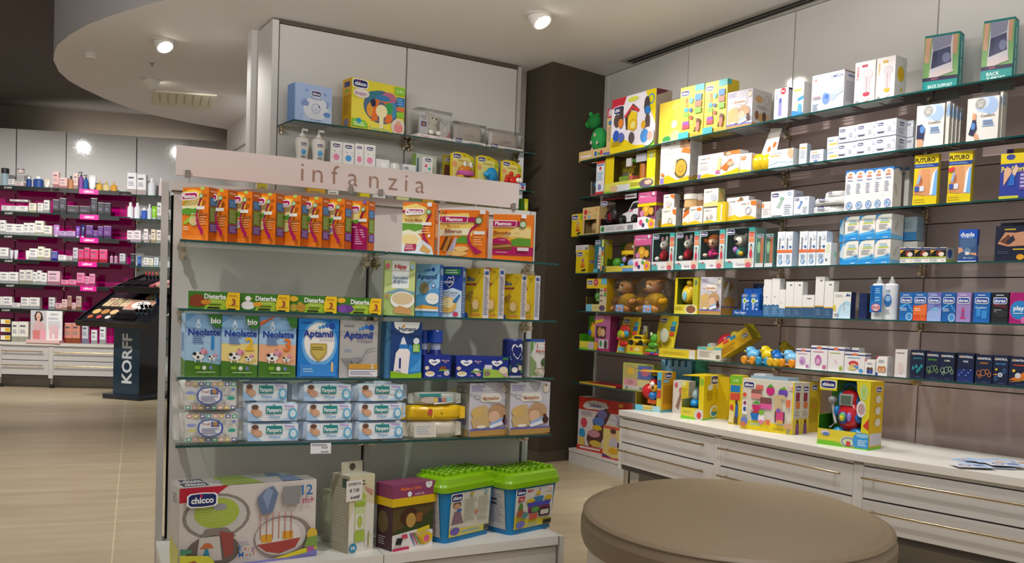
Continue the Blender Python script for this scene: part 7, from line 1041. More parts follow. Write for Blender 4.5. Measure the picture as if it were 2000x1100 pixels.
for i, (x0, x1, hf, c1) in enumerate(((440, 660, .225, 'cf9656'), (670, 940, .232, 'c88a4c'))):
    r = put(RP, Z5, 'N', x0, x1, None, .06, 0, .1, h=hf); w, h = r.w * .84, r.h; m = MB()
    m.ell((0, .0, h * .3), (w * .36, .07, h * .3), 'e6b426', 'fabric').ell((-.01, -.01, h * .76), (w * .27, .06, h * .22), c1, 'fabric').ell((-.01, -.06, h * .70), (w * .13, .03, h * .09), 'dcb888', 'fabric').ell((-.01, -.088, h * .73), (.012, .008, .01), '2a1a14')
    for s in (-1, 1): m.ell((s * w * .22, .01, h * .93), (w * .08, .02, h * .07), c1, 'fabric').ell((s * w * .4, -.03, h * .34), (w * .14, .04, h * .12), 'd8a01c' if i else 'c89050', 'fabric').ell((s * w * .24, -.06, h * .1), (w * .15, .05, h * .1), 'c88c50', 'fabric').ell((s * w * .09 - .01, -.065, h * .80), (.007, .005, .008), '1a1412')
    o = m.link('plush_teddy', None, r.loc, r.rz); tag(o, f'brown plush teddy in a yellow shirt inside crinkled clear wrap, {["nearer the dark corner", "the bigger one"][i]}', 'plush toy', 'wrapped plush teddies')
    b = MB(); n, k = 14, 9; v = []; rr = random.Random(i + 3)
    for j in range(k + 1):
        t = j / k; z = h * 1.03 * t
        for q in range(n): a = 2 * math.pi * q / n; s_ = (.5 + .06 * math.sin(3 * a + j) + rr.uniform(-.035, .035)) * (1 if t < .85 else 1 - (t - .85) * 3); v.append((math.cos(a) * w * s_ * 1.04, math.sin(a) * .175 * s_ * 1.15, z))
    b.add(v, [(j * n + q, j * n + (q + 1) % n, (j + 1) * n + (q + 1) % n, (j + 1) * n + q) for j in range(k) for q in range(n)], 'fff', 'wrap', False); b.link('clear_wrap', o)
    MB().box(.0, -.105, .002, .085, -.103, .05, '7aa4dc').art((.0, -.105, .002), (.085, 0, 0), (0, 0, .048), 'l 8 70 60 90 1 dfe8f8;e 70 50 14 30 d8a8b0;e 40 40 12 26 c89a7a').link('label', o)
o, r = open_box('N', Z5, RP, 1030, 1246, 158, 'yellow toy phone in a green and yellow carton marked 3', YL, '6a7a2a', 'r 0 0 100 100 d8c83a;e 72 50 26 56 e0dcb8;e 72 50 20 42 8a5a3a;l 6 40 40 80 3 b8a02a', .10, .22, .26, d=.09, art_w='r 0 0 100 100 b8b42a;b 3 50 82 18 2a6a9c', bk='r 60 0 100 100 b4b82a;C 26 90 30')
toybits(r, o, [('e', -.06, -.1, .56, .28, .3, .27, 'd8a81c'), ('e', -.08, -.3, .52, .2, .14, .2, 'e0c02a'), ('e', -.1, -.42, .5, .1, .08, .14, '8ac0c8'), ('e', .0, -.1, .86, .14, .3, .1, 'c8a01c'), ('e', -.05, -.3, .84, .05, .1, .04, '3a2a14')], 'toy_phone')
bx('N', Z5, RP, 1266, 1462, 150, 'cfcad0', FAR, 'grey-lilac pillow carton with sleeping child on the fifth shelf', 'r 0 0 100 100 b4a49c;e 40 78 30 12 a8804a;e 50 34 36 16 b88a4a;p d8d4d0 10 50 40 90 50 86 30 46;r 0 0 100 20 a87a3a;r 0 20 100 24 6a5a9c', name='pillow_box', rot=10, d=.16)
for i, (x0, x1) in enumerate(((1648, 1725), (1728, 1812))):
    r = put(RP, Z5, 'N', x0, x1, None, .035, 4, .03, h=.155); w, h = r.w, r.h; b = MB(); b.box(-w / 2, -.012, 0, w / 2, .012, h * .8, '1a63b8'); b.box(-w / 2, .008, h * .8, w / 2, .012, h, '1552a0')
    b.art((-w / 2, -.012, 0), (w, 0, 0), (0, 0, h * .8), 'C 40 92 46;e 40 68 24 13 e0e4ee;e 40 68 15 9 8ab42a;p b8bce0 28 56 52 56 46 6 34 6;c 80 68 12 d0d8ec;c 80 50 12 c0d0ec;c 80 28 12 d0d8ec;c 80 50 8 2a63b8'); tag(b.link('baby_brush_pack', None, r.loc, r.rz), f'blue baby brush pack in the counter display, {["nearer the pillow carton", "farther from it"][i]}', 'brush', 'blue baby brush packs')
r = put(RP, Z5, 'N', 1575, 1850, None, .02, 4, .09, h=.03); w = r.w; o = empty('counter_display', r.loc, r.rz); tag(o, 'blue counter display tray holding brush packs', 'display')
MB().box(-w / 2, -.045, 0, w / 2, -.042, .034, '1c4f9c').box(w / 2 - .003, -.045, 0, w / 2, .045, .12, '16407c').plate([(-w / 2, 0), (-w / 2 + .002, .034), (-w * .25, .15), (-w * .22, 0)], .03, .033, 'b8b8bc').box(-w / 2, -.045, 0, w / 2, .045, .003, '1c4f9c').art((-w / 2, -.045, 0), (w, 0, 0), (0, 0, .034), 't Flex_Night 26 50 40 d8e4f4 44').link('tray', o)
MB().box(-w * .18, .04, .0, w * .5, .044, .185, '10285a').art((-w * .18, .04, 0), (w * .68, 0, 0), (0, 0, .185), 'o 46 90 20 6 2 5a7ab8').link('back_card', o)
def sk(c, x0, x1, yt, lab, kind, sb=.03, d=.045):
    band = {'w': 'r 0 0 100 100 e6e4e0;p 3f6f9c 0 0 100 0 100 30 70 32 50 29 30 33 0 30;l 16 6 84 26 4 7a9cbc;c 40 52 6 2a3a4a', 'o': 'r 0 0 100 100 e6e4e0;r 0 0 100 27 35587c;r 0 27 100 30 e0a83a;l 16 6 84 22 3 6a86a4;l 50 88 80 94 1 667', 'h': 'r 0 0 100 100 e6e4e0;r 0 0 100 44 35587c;r 0 44 100 48 e0a83a;l 40 80 80 88 1 667'}[kind]
    bx(c, Z5, RP, x0, x1, yt, 'e2e0dc', band, lab, {'w': 'r 0 0 100 100 c6c8ca;p 6a8caa 0 0 100 0 100 30 0 32', 'o': 'r 0 0 100 100 c8c8c6;r 0 0 100 27 5a7690', 'h': 'r 0 0 100 100 c8c8c6;r 0 0 100 40 5a7690'}[kind], name='suncare_box', rot=5, d=d, sb=sb, grp='white cartons with blue bases')
for a in ((240, 293, 158, 'white carton with wavy blue base beside the brush display', 'w'), (295, 346, 152, 'second white carton with wavy blue base', 'w'), (347, 386, 226, 'short white carton with wavy blue base', 'w'), (388, 442, 174, 'white carton with an orange line over a blue base, first of a matching pair', 'o'), (444, 500, 174, 'white carton with an orange line over a blue base, second of a matching pair', 'o'), (502, 582, 262, 'low wide white carton with orange line and blue base', 'h'), (586, 645, 140, 'tallest white carton with orange line and blue base', 'o'), (649, 709, 170, 'white carton with orange line and blue base beside the eye-drop carton', 'o')): sk('O', *a)
bx('O', Z5 + .113, RP, 243, 300, None, 'e0deda', 'r 0 0 100 100 e4e2de;l 14 76 70 88 1 889', 'small white carton stacked on the wavy-based one', 'r 0 0 100 100 c4c4c2', name='suncare_box', rot=5, d=.04, h=.052, sb=.035)
bx('O', Z5, RP, 712, 828, 242, 'e4e2dc', 'r 0 0 100 100 e8e6e0;l 10 80 60 90 2 99a;p 2a4a8a 66 84 96 84 92 94 86 88 80 96 74 88;e 78 0 56 66 a8d0e8;e 78 0 44 52 c4e0f0;r 0 30 14 50 e0c83a;r 62 30 66 60 b8a8a0;l 8 6 40 20 2 99a', 'cream eye-drop carton with a pale blue arc', 'r 0 0 100 100 1c2f62', name='eye_care_box', rot=10, d=.05)
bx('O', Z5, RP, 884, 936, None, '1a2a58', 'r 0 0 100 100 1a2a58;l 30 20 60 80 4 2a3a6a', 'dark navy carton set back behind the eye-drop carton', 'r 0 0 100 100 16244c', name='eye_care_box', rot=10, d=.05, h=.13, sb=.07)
for i, (x0, x1) in enumerate(((948, 1030), (1032, 1114))):
    r = put(RP, Z5, 'O', x0, x1, 138, .03, 0, .06); w, h = r.w, r.h
    o = MB().lathe([(w * .46, 0), (w / 2, .006), (w / 2, h * .80), (w * .44, h * .835), (w * .2, h * .84)], 'dfe2e6', 'plastic', 20, sy=.75).link('lens_solution_bottle', None, r.loc, r.rz); tag(o, f'white lens solution bottle with nozzle, {["partly behind the blue price card", "showing its blue label"][i]}', 'bottle', 'lens solution bottles')
    MB().lathe([(w * .22, h * .84), (w * .22, h * .88), (w * .16, h * .9), (w * .1, h * .97), (w * .04, h)], 'c4c4c2', 'plastic', 14).link('nozzle', o)
    if i: m = MB(); m.art((-w * .34, -w * .39, h * .08), (w * .68, 0, 0), (0, 0, h * .66), 'e 50 56 44 22 2a6ab4;e 50 62 36 10 8ab8e0;l 14 84 86 94 2 6a8ab0;l 14 10 86 26 3 aab', 'plastic'); m.link('label', o)
r = put(RP, Z5, 'O', 957, 1034, 205, .012, 4, .003, h=.16); m = MB(); m.box(-r.w / 2, -.0015, .035, r.w / 2, .0015, .165, '1f74c0'); m.art((-r.w / 2, -.0015, .035), (r.w, 0, 0), (0, 0, .13), 'v CONTACTA 20 70 24 0f3a7c 56;l 44 70 90 92 3 8ac0ec;l 44 40 90 60 2 8ac0ec;e 54 18 40 15 d8d8e0;o 54 18 40 15 5 c8384a;b €9,90 54 18 12 c8384a 60'); tag(m.link('price_card', None, r.loc, r.rz), 'blue price card with red oval 9,90 leaning on the lens solution bottles', 'card')
DX = lambda bg, ex: f'r 0 0 100 100 {bg};{ex};p e6e8f0 8 66 16 62 84 62 92 66 92 80 84 84 16 84 8 80;p 2a4a9c 12 67 20 64.5 80 64.5 88 67 88 79 80 81.5 20 81.5 12 79;b durex 50 73 10 f0f2f8 68;l 24 88 76 94 1 d8dcec'
for i, (x0, x1, bg, ex, lb) in enumerate(((1157, 1247, '1f6ab4', 'p 5ab0e8 0 40 60 60 100 30 100 36 60 66 0 46;e 76 14 30 14 4a90d0;o 76 14 24 14 5 c0d8ee;l 10 34 60 46 2 cfe0f4', 'blue wave'), (1250, 1341, 'd8502a', 'r 0 54 100 100 1f6ab4;p e8703a 0 50 100 60 100 20 0 20;l 10 34 60 46 2 f4d0b8;o 70 14 12 12 4 e8a04a', 'orange and blue'), (1344, 1438, '7a84c4', 'p 9ab0e4 0 30 60 50 100 40 100 0 0 0;l 30 36 84 48 2 5ac0d8;p 6a6ab8 50 50 100 60 100 100 60 100', 'lilac'), (1442, 1533, '1f5ea8', 'p 5ab0e8 0 40 60 60 100 30 100 36 60 66 0 46;e 76 14 30 14 4a90d0;o 76 14 24 14 5 c0d8ee;l 10 34 60 46 2 cfe0f4', 'darker blue wave'), (1538, 1636, '9a86c0', 'p c03a7a 30 10 66 10 66 16 60 16 58 40 48 52 38 40 36 16 30 16;r 42 20 54 24 3a7ac0;r 42 30 54 34 3a7ac0', 'mauve'), (1655, 1764, '1f64b4', 'b Comfort 46 50 7 b8d8f4 76;p 3a90d8 20 20 44 20 44 46 20 46;p 3a90d8 52 14 84 14 84 40 52 40', 'royal blue'), (1778, 1888, '24262a', 'p 8a2a34 10 58 90 50 90 54 10 62;l 14 34 70 46 2 9a9a9a;e 60 30 40 12 2f3236', 'black'), (1897, 2030, 'a81c70', 'e 50 44 46 30 3aa0d8;e 50 44 46 30 2a84c8;b play 48 50 14 f0f4fa 60;o 50 60 60 50 4 d84aa0;e 74 12 14 10 d86aa8;l 20 30 76 36 1 d8e8f4', 'magenta'))):
    bx('O', Z5, RP, x0, x1, 246, bg, DX(bg, ex) if i < 7 else f'r 0 0 100 100 {bg};{ex}', f'small {lb} health carton on the fifth shelf by the lens bottles', f'r 0 0 100 100 {bg};l 20 10 80 90 8 {"888" if i == 6 else "7a8ac0"}', name='health_box', grp='small health cartons on the fifth shelf', rot=3, d=.05)
# ---- lowest long shelf
o, r = open_box('N', Z6, RP, 150, 290, 505, 'yellow fruit rattle on a green card, dark end of the lowest shelf', 'c8b81c', '4a9a1c', 'r 0 0 100 100 dcd04a;r 0 0 100 20 8ac42a;e 78 50 22 46 c8b8c8', 0, 0, .24, d=.08, bk='r 30 0 100 100 5aa81c;C 46 92 26', top=False)
toybits(r, o, [('e', .2, -.1, .55, .24, .3, .22, 'e0b01c'), ('e', .1, -.4, .5, .1, .1, .09, '2a6ac0'), ('e', .14, -.1, .76, .12, .2, .06, 'c8742a')], 'toy_rattle')
bx('N', Z6, RP, 288, 428, 508, 'b05a94', 'r 0 0 100 100 b8669a;r 0 0 100 8 c02a6a;p d8c01c 0 76 56 84 56 92 0 86;l 10 94 60 98 1 e8c0dc;r 10 36 74 70 4a2a34;e 34 54 14 14 c89a5a;e 56 52 14 12 d8b08a;r 30 6 90 32 d8d0d4;e 44 20 8 9 2a9a4a;e 76 18 10 13 4a3a2a;e 12 12 14 12 dca81c', 'pink activity carton with a yellow flash on the lowest long shelf', 'r 0 0 100 100 8a2a5a;o 60 74 20 9 3 c8a0b0', 'toy', 'toy_box', rot=6, d=.08)
def card_toy(x0, x1, yt, items, label, back='dcbc1c', nm='toy_on_card', sb=.05, lean=.14, sx=1):
    r = put(RP, Z6, 'N', x0, x1, yt, sb, 4, .05); o = empty(nm, r.loc, r.rz); tag(o, label, 'toy')
    b = MB(); b.M = Matrix.Rotation(-lean, 4, 'X'); b.plate([(-r.w * .42, 0), (r.w * .42, 0), (r.w * .5, r.h * .8), (r.w * .46, r.h), (-r.w * .3, r.h), (-r.w * .36, r.h * .8)], 0, .003, back); b.art((-r.w * .4, 0, 0), (r.w * .85, 0, 0), (0, 0, r.h), 'C 30 88 30;r 74 76 96 86 3ab0c8;r 70 62 94 74 2a6ab0;r 70 50 92 60 d84a3a;r 4 2 40 14 7ac0d8;r 60 2 90 14 a8c8c8'); b.link('card', o)
    toybits(r, o, items, 'toy')
card_toy(455, 655, 512, [('e', 0, -.3, .62, .24, .3, .15, 'c8302c'), ('e', -.12, -.5, .5, .16, .3, .12, '9ac42a'), ('e', .12, -.5, .52, .13, .3, .1, '3a9ac0'), ('e', .02, -.7, .5, .12, .2, .09, 'e0b42a'), ('e', .08, -.7, .24, .2, .3, .08, 'c8282c'), ('e', -.2, -.4, .4, .12, .3, .08, 'd83a5a')], 'leaning yellow card with a colourful flower rattle')
bx('N', Z6, RP, 655, 780, 568, 'c8c4bc', 'r 0 0 100 100 cfccc8;C 24 92 26;e 60 92 8 3 333;r 6 60 30 76 d8b42a;r 76 56 98 78 8a7a2a;p b4b0b0 30 30 46 80 60 80 70 30;r 92 20 100 98 d8c82a', 'grey toy card standing behind the yellow toy car', name='toy_card', cat='toy', rot=5, d=.006, sb=.14, h=.185)
r = put(RP, Z6, 'N', 590, 735, 670, .03, 6, .09, h=.055); o = empty('toy_car', r.loc, r.rz); tag(o, 'yellow toy car standing on its yellow carton', 'toy'); w = r.w
MB().box(-w / 2, -.045, 0, w / 2, .045, .055, 'd8b81c').art((-w / 2, -.045, 0), (w, 0, 0), (0, 0, .055), 'r 0 0 100 16 9ac42a;c 30 56 9 d86a4a;e 66 54 18 24 e8d88a').link('carton', o)
m = MB(); m.bbox(-w * .48, -.035, .07, w * .48, .035, .098, .01, 'd8b81c', 'plastic').bbox(-w * .2, -.03, .095, w * .32, .03, .125, .012, 'd8b81c', 'plastic').box(-w * .16, -.0305, .1, w * .28, .0305, .116, '2a2a20', 'gloss'); m.link('car_body', o)
for x in (-.3, .3):
    for y in (-.036, .036): MB().lathe([(.017, -.006), (.02, 0), (.017, .006)], '1f1c1c', 'plastic', 14, (x * w, y, .073), 'y').link('wheel', o)
card_toy(790, 1000, 500, [('e', -.22, -.7, .42, .15, .3, .12, '5aa83a'), ('e', -.2, -.9, .24, .22, .3, .08, '4a982c'), ('e', -.3, -.8, .1, .26, .3, .06, '6ab43a'), ('e', -.26, -1.0, .52, .05, .1, .05, 'd8e0b8'), ('e', .1, -.2, .5, .2, .1, .18, 'c8ccb8')], 'leaning grey and yellow card with a green frog rattle', 'd8c42a', sb=.07)
r = put(RP, Z6, 'N', 720, 870, None, .02, 0, .05, h=.012); tag(MB().ell((0, 0, .008), (r.w * .5, .03, .008), 'd02a5a').ell((.03, -.02, .014), (.02, .012, .01), '4a4aa0').link('toy_ring', None, r.loc, r.rz), 'flat pink toy ring lying in front of the frog rattle', 'toy')
o, r = bx('N', Z6, RP, 890, 1225, 810, 'd8c02a', 'r 0 0 100 100 dcc42a;l 10 30 80 70 2 b89a1a;r 84 0 100 100 d8d0c4', 'flat yellow toy carton lying on the lowest long shelf', cat='toy', name='toy_box', rot=2, d=.13, T_='r 0 0 100 100 d8c83a;e 56 50 30 34 c8d8e0;e 40 50 12 20 3a8ac0;e 70 56 14 18 d85a4a;r 4 60 30 90 3ab0c8')
# tilted boxed toy
r = put(RP, Z6, 'N', 1262, 1560, None, .05, 16, .12, h=.10); o = empty('boxed_toy', (r.loc.x, r.loc.y, Z6 + .002), r.rz); tag(o, 'yellow boxed toy with a red ball, tipped up on the lowest shelf', 'toy'); w = r.w
b = MB(); b.M = Matrix.Translation((w * .12, 0, 0)) @ Matrix.Rotation(-math.radians(33), 4, 'Y'); L_, H_, D_ = w * 1.18, .10, .12
b.box(-.02, -D_ / 2, 0, .0, D_ / 2, H_ * 1.2, 'd8d0c0'); b.box(0, -D_ / 2, 0, L_, D_ / 2, .003, 'c8a01c'); b.box(0, -D_ / 2, 0, L_, -D_ / 2 + .003, H_ * .8, 'd8b02a'); b.box(L_ - .003, -D_ / 2, 0, L_, D_ / 2, H_, 'd8c02a'); b.box(0, D_ / 2 - .003, 0, L_, D_ / 2, H_, '5a5a2a')
b.art((0, -D_ / 2, 0), (L_, 0, 0), (0, 0, H_ * .8), 'r 0 0 100 100 d4a41c;r 0 72 100 100 e0bc2a;r 30 76 46 96 d8483a;r 50 76 66 96 2a8ac0;C 88 50 14;r 0 0 4 100 4ab0b0;l 10 10 60 60 5 b8860f'); b.art((-.02, -D_ / 2, 0), (.02, 0, 0), (0, 0, H_ * 1.2), 'r 0 0 100 100 7ab8b0')
b.link('open_carton', o); m = MB(); m.M = b.M; m.ell((L_ * .3, -.01, H_ * .8), (.06, .05, .05), 'c02a34').ell((L_ * .46, -.03, H_ * .7), (.035, .03, .03), '2a6ab4').ell((L_ * .58, -.02, H_ * .8), (.03, .03, .03), 'd8c03a').ell((L_ * .42, -.04, H_ * .55), (.05, .02, .02), 'd8602a'); m.link('toy_ball', o)
b = MB(); b.box(-w * .52, -.075, 0, w * .22, .05, .075, 'd4cdbf'); b.art((-w * .52, -.075, 0), (w * .74, 0, 0), (0, 0, .075), 'r 0 80 100 100 5ab0a8;r 40 82 70 98 d8c03a;r 80 10 96 40 6a6a5a;l 10 20 60 70 4 b8b0a4'); b.link('carton_foot', o)
def animal(c, x0, x1, yt, body, wheel, beak, label, sb=.05):
    r = put(RP, Z6, c, x0, x1, yt, sb, 0, .07); w, h = r.w, r.h; o = empty('rolling_toy_bird', r.loc, r.rz); tag(o, label, 'toy', 'rolling toy birds')
    MB().box(-w * .5, -.03, .012, w * .5, .03, .018, 'cfcdd4', 'plastic').link('chassis', o)
    m = MB(); m.ell((.01, 0, h * .5), (w * .42, .04, h * .34), body).ell((-w * .16, 0, h * .74), (w * .27, .036, h * .25), body).ell((-w * .42, 0, h * .70), (w * .14, .022, h * .1), beak)
    for s in (-1, 1): m.ell((-w * .24, s * .03, h * .84), (.007, .006, .009), '1c2440')
    m.ell((w * .36, 0, h * .56), (w * .14, .02, h * .12), body); m.link('bird_body', o)
    for x in (-.3, .28):
        m = MB(); m.lathe([(.016, -.045), (.022, -.04), (.022, .04), (.016, .045)], wheel, 'plastic', 16, (x * w, 0, .022), 'y'); m.link('wheel', o)
animal('O', 95, 190, 605, '6ab0d8', 'd88a1c', 'd8c81c', 'pale blue rolling toy bird with yellow beak, farthest from the white plaster cartons'); animal('O', 192, 290, 600, 'dcc01c', '2a8ab8', '5aa8d8', 'yellow rolling toy bird with blue wheels')
animal('O', 276, 340, 628, '1f6ab8', 'd8a81c', '1f6ab8', 'small dark blue rolling toy bird', .03); animal('O', 342, 460, 627, '78b4d8', 'dc8a1c', 'd8c43a', 'pale blue rolling toy bird beside the white plaster cartons'); animal('O', 322, 412, 566, 'c0a414', 'a8a83a', '6a9ac0', 'yellow toy bird set back behind the blue ones', .16)
PLA = lambda c, ex: f'r 0 0 100 100 e6e0e0;r 0 86 100 92 1f2f7a;e 50 92 16 6 d87a5a;l 14 72 86 78 1 {c};{ex};e 84 14 11 9 {c}'
for i, (x0, x1, yt, c, ex, lb) in enumerate(((460, 556, 622, 'b87ab8', 'e 48 40 22 20 c89ac8;e 44 34 14 10 b07ab8', 'a lilac shell print, first one'), (560, 671, 602, 'c86a9a', 'e 46 40 20 22 b86aa8;e 46 36 12 12 d8a8c8', 'a pink and lilac print'), (676, 782, 610, '9ab83a', 'p d8a0b8 40 50 50 46 62 30 52 36', 'a small pink stroke'), (787, 924, 648, '4a9ad8', 'e 46 46 24 14 c83a4a;e 46 36 18 12 d8a87a;e 60 30 12 8 5a8ad0;e 40 22 20 8 d8c87a', 'a red hat picture'))):
    bx('O', Z6, RP, x0, x1, yt, 'e2dcdc', PLA(c, ex), f'white plaster carton with {lb}', 'r 0 0 100 100 c8c4c4;r 0 86 100 92 1f2f7a', name='plaster_box', grp='white plaster cartons', rot=4, d=.05)
bx('O', Z6, RP, 832, 880, None, 'd4cfd0', 'r 0 0 100 100 d8d4d4;r 0 84 100 90 1f2f7a', 'white plaster carton standing back behind the red hat one', name='plaster_box', grp='white plaster cartons', rot=4, d=.05, sb=.09, h=.125)
for i, (x0, x1, yt) in enumerate(((926, 994, 697), (1001, 1075, 676))): bx('O', Z6, RP, x0, x1, yt, 'e4e0e0', ['r 0 0 100 100 e8e4e4;p c83a4a 0 100 0 82 24 100;l 20 66 80 82 2 99a;e 36 36 16 13 5a3a34;e 66 36 16 13 6a4a3a;r 22 6 50 30 2a3a8c;r 54 6 82 30 3a4a9c', 'r 0 0 100 100 e8e4e4;p c83a4a 0 100 0 84 20 100;l 20 66 80 84 2 99a;e 36 32 22 18 b8743a;e 36 28 16 13 d8a888;e 70 32 22 18 b8743a;e 70 28 16 13 d8a888;r 0 0 20 14 2a4a9c'][i], f'small white {["carton picturing two little figures", "carton picturing two children"][i]}', 'r 0 0 100 100 cac6c8;l 20 20 80 60 4 a8a4a8', name='plaster_box', rot=4, d=.05)
bx('O', Z6, RP, 1126, 1206, 628, 'd8d2d2', 'r 0 0 100 100 dcd6d6;l 10 84 86 90 1 445;e 50 30 24 20 e0c8c8;o 50 34 16 20 3 d0b8b8', 'tall pale carton at the start of the dark cartons row', 'r 0 0 100 100 c4c0c0', name='health_box', rot=4, d=.05)
CT = lambda n, c, ex: f'r 0 0 100 100 1a2440;b CONTROL 50 87 7 e4e6ee 84;o 22 87 7 4 2 d8a03a;t {n} 50 71 6 {c} 70;{ex};l 40 4 80 8 1 4a5a80'
RG = lambda c: ''.join(f'o {x} {y} {s} {s * .7} 3 {c};' for x, y, s in ((22, 36, 14), (48, 38, 17), (72, 42, 13), (86, 32, 11), (30, 26, 9)))
for i, (x0, x1, yt, n, c, ex, lb) in enumerate(((1230, 1326, 632, 'ADAPTA', '3a9aa8', ''.join(f'e {x} {y} 9 7 2a8a94;' for x, y in ((22, 36), (44, 42), (66, 34), (80, 44), (54, 26))), 'teal spots'), (1334, 1424, 642, 'RETARD', '5ab03a', RG('8ab86a'), 'bright green rings'), (1426, 1526, 648, 'LUBE', 'd8e0c8', RG('a8c89a'), 'pale green rings'), (1546, 1656, 652, 'FREE', 'd8e0f4', 'r 0 0 100 44 1c2f6a;' + ''.join(f'c {14 + 14 * k} {24 + 9 * (k % 3)} 5 6a84c8;' for k in range(6)), 'violet bubbles'), (1668, 1780, 664, 'FORTE', 'e0903a', RG('d8803a'), 'orange rings'), (1786, 1888, 668, 'NATURE', '4a9ad0', 'c 50 34 16 c8d0dc;c 50 34 9 8a94b0;o 24 22 10 8 3 5a8ad0;o 76 48 10 8 3 5a8ad0;c 24 52 8 d8c03a;p d88a3a 0 34 30 38 30 32', 'a white disc and yellow dot'), (1894, 2030, 676, 'FINISSIMO', 'd8602a', 'p d8742a 0 20 40 34 100 60 100 40 50 20;p e0a04a 0 12 60 18 100 36 100 24;c 46 36 15 d0ccd0;c 24 52 8 e0b83a', 'an orange swirl'))):
    bx('O', Z6, RP, x0, x1, yt, '1a2240', CT(n, c, ex), f'dark navy health carton with {lb}', 'r 0 0 100 100 141b34;r 30 0 60 100 1c2644', name='health_box', grp='dark navy health cartons', rot=3, d=.05)
# ---- low glass shelf and plinth at the corner
SP = [s7[0], s7[1]]
bx('P', .607, SP, 145, 470, None, 'a81c28', 'r 0 0 100 100 d8b03a', 'flat red carton lying on the short low glass shelf', name='toy_box', cat='toy', rot=2, d=.16, h=.008, T_='r 0 0 100 100 b01c2c;p d8c01c 0 0 14 0 10 100 0 100;e 50 50 20 30 8a1420')
o, r = bx('P', .607, SP, 530, 800, 128, 'b0b85a', 'r 0 0 100 100 b8c05a;r 4 44 48 94 b8a86a;e 26 70 12 14 d8b03a;r 50 44 96 94 5a6aa8;e 74 70 14 14 c86a8a;r 4 14 48 42 d898a0;e 26 30 12 8 b8848a;r 50 14 96 42 d8c88a;r 4 4 96 18 c8c4bc;e 62 10 5 4 6a7a3a;c 16 10 4 8a8a8a', 'soft picture cube set in clear wrap on the short low glass shelf', name='picture_cubes', cat='toy', rot=8, d=.07, m='film', sb=.02)
BEL = 'r 0 0 100 100 ddd4d4;r 0 76 100 100 c8382a;p d8d0d0 8 82 14 78 50 80 58 86 52 94 30 96 14 92;b belbebe 33 87 7 5a4a8c 40;r 76 90 84 96 e0a43a;p 5a3a34 40 78 54 84 62 76 58 66 54 56 50 48 52 34 44 16 24 8 18 22 20 34 32 44 28 58;e 46 72 9 9 7a70a8;e 40 58 11 8 5a7ab8;e 38 46 9 5 d8b42a;e 32 34 12 7 c88a94;e 36 16 12 6 d8b44a;c 12 52 6 d84a5a;c 9 32 6 3a9ad0;c 9 16 6 e0c05a;p b8b0c8 60 40 96 40 96 76 70 74;e 68 64 7 10 d8d4dc;r 0 0 100 9 c8382a;p e0d4d0 6 3 46 4 46 7 6 7;l 6 66 32 74 3 a8a0a4'
o, r = bx('P', .1068, pw[:2], 126, 600, 430, 'd8d0d0', BEL, 'red and white rattle set carton standing on the low plinth', name='rattle_set_box', cat='toy', rot=8, d=.09, sb=.05)
bx('P', .1068, pw[:2], 350, 500, 690, 'd8c070', 'r 0 0 100 100 dcc478;r 0 92 100 100 c8504a;e 62 80 20 12 d8b094;e 60 86 18 8 5a3a28;p b8b4c0 36 40 46 66 84 66 92 40;p d8a01c 40 18 84 18 90 30 60 36 36 30;p 5a2a7a 0 14 60 4 100 6 100 0 0 0;r 0 0 100 4 c8384a;r 88 40 100 54 3a2a5a', 'yellow baby toy carton in front of the rattle set carton', name='toy_box', cat='toy', rot=6, d=.05, sb=.0)
# ---- goods on the long drawer bench
o, r = open_box('P', .515, CP, 645, 870, 200, 'red toy parrot in a yellow open-front carton at the bench end', 'dcae1c', '7a7424', 'r 0 0 100 100 dcc86a;r 0 0 100 20 5ab0c0;e 12 60 20 50 6ac0d8;e 86 50 20 60 a8d0d8;l 34 40 70 70 1 c8a84a', .0, .17, .15, sb=.10, rot=20, d=.155, Rr='r 0 0 100 100 d89c18;r 0 0 10 100 dcb83a;C 46 92 46;r 10 74 50 82 8ab8c8;l 12 20 90 68 9 b07c10;r 0 0 100 6 5ab0c0', art_w='r 0 0 100 100 d8c43a;r 0 80 100 100 5ab8d0;r 6 52 94 78 2a6ab0;r 6 24 94 48 c8483a', name='boxed_parrot')
toybits(r, o, [('e', -.1, -.15, .48, .32, .35, .21, 'c8242c'), ('e', .08, -.2, .72, .14, .3, .1, 'c02a2c'), ('e', .0, -.1, .84, .1, .25, .07, '2a7ac0'), ('e', .1, -.1, .92, .16, .25, .04, 'dcb81c'), ('e', .18, -.4, .58, .13, .2, .1, 'dca01c'), ('e', .14, -.5, .68, .09, .1, .07, 'e8e4d8'), ('e', .2, -.52, .6, .05, .1, .05, '2a1a14'), ('e', .16, -.4, .4, .16, .25, .11, '1f6ab4'), ('b', .14, -.3, .25, .16, .2, .05, 'd8602a')], 'toy_parrot')
MB().art((-r.w / 2, r.d / 2 - .004, r.h * .86), (r.w * .5, 0, 0), (0, 0, r.h * .14), 'C 24 50 44').link('badge', o)
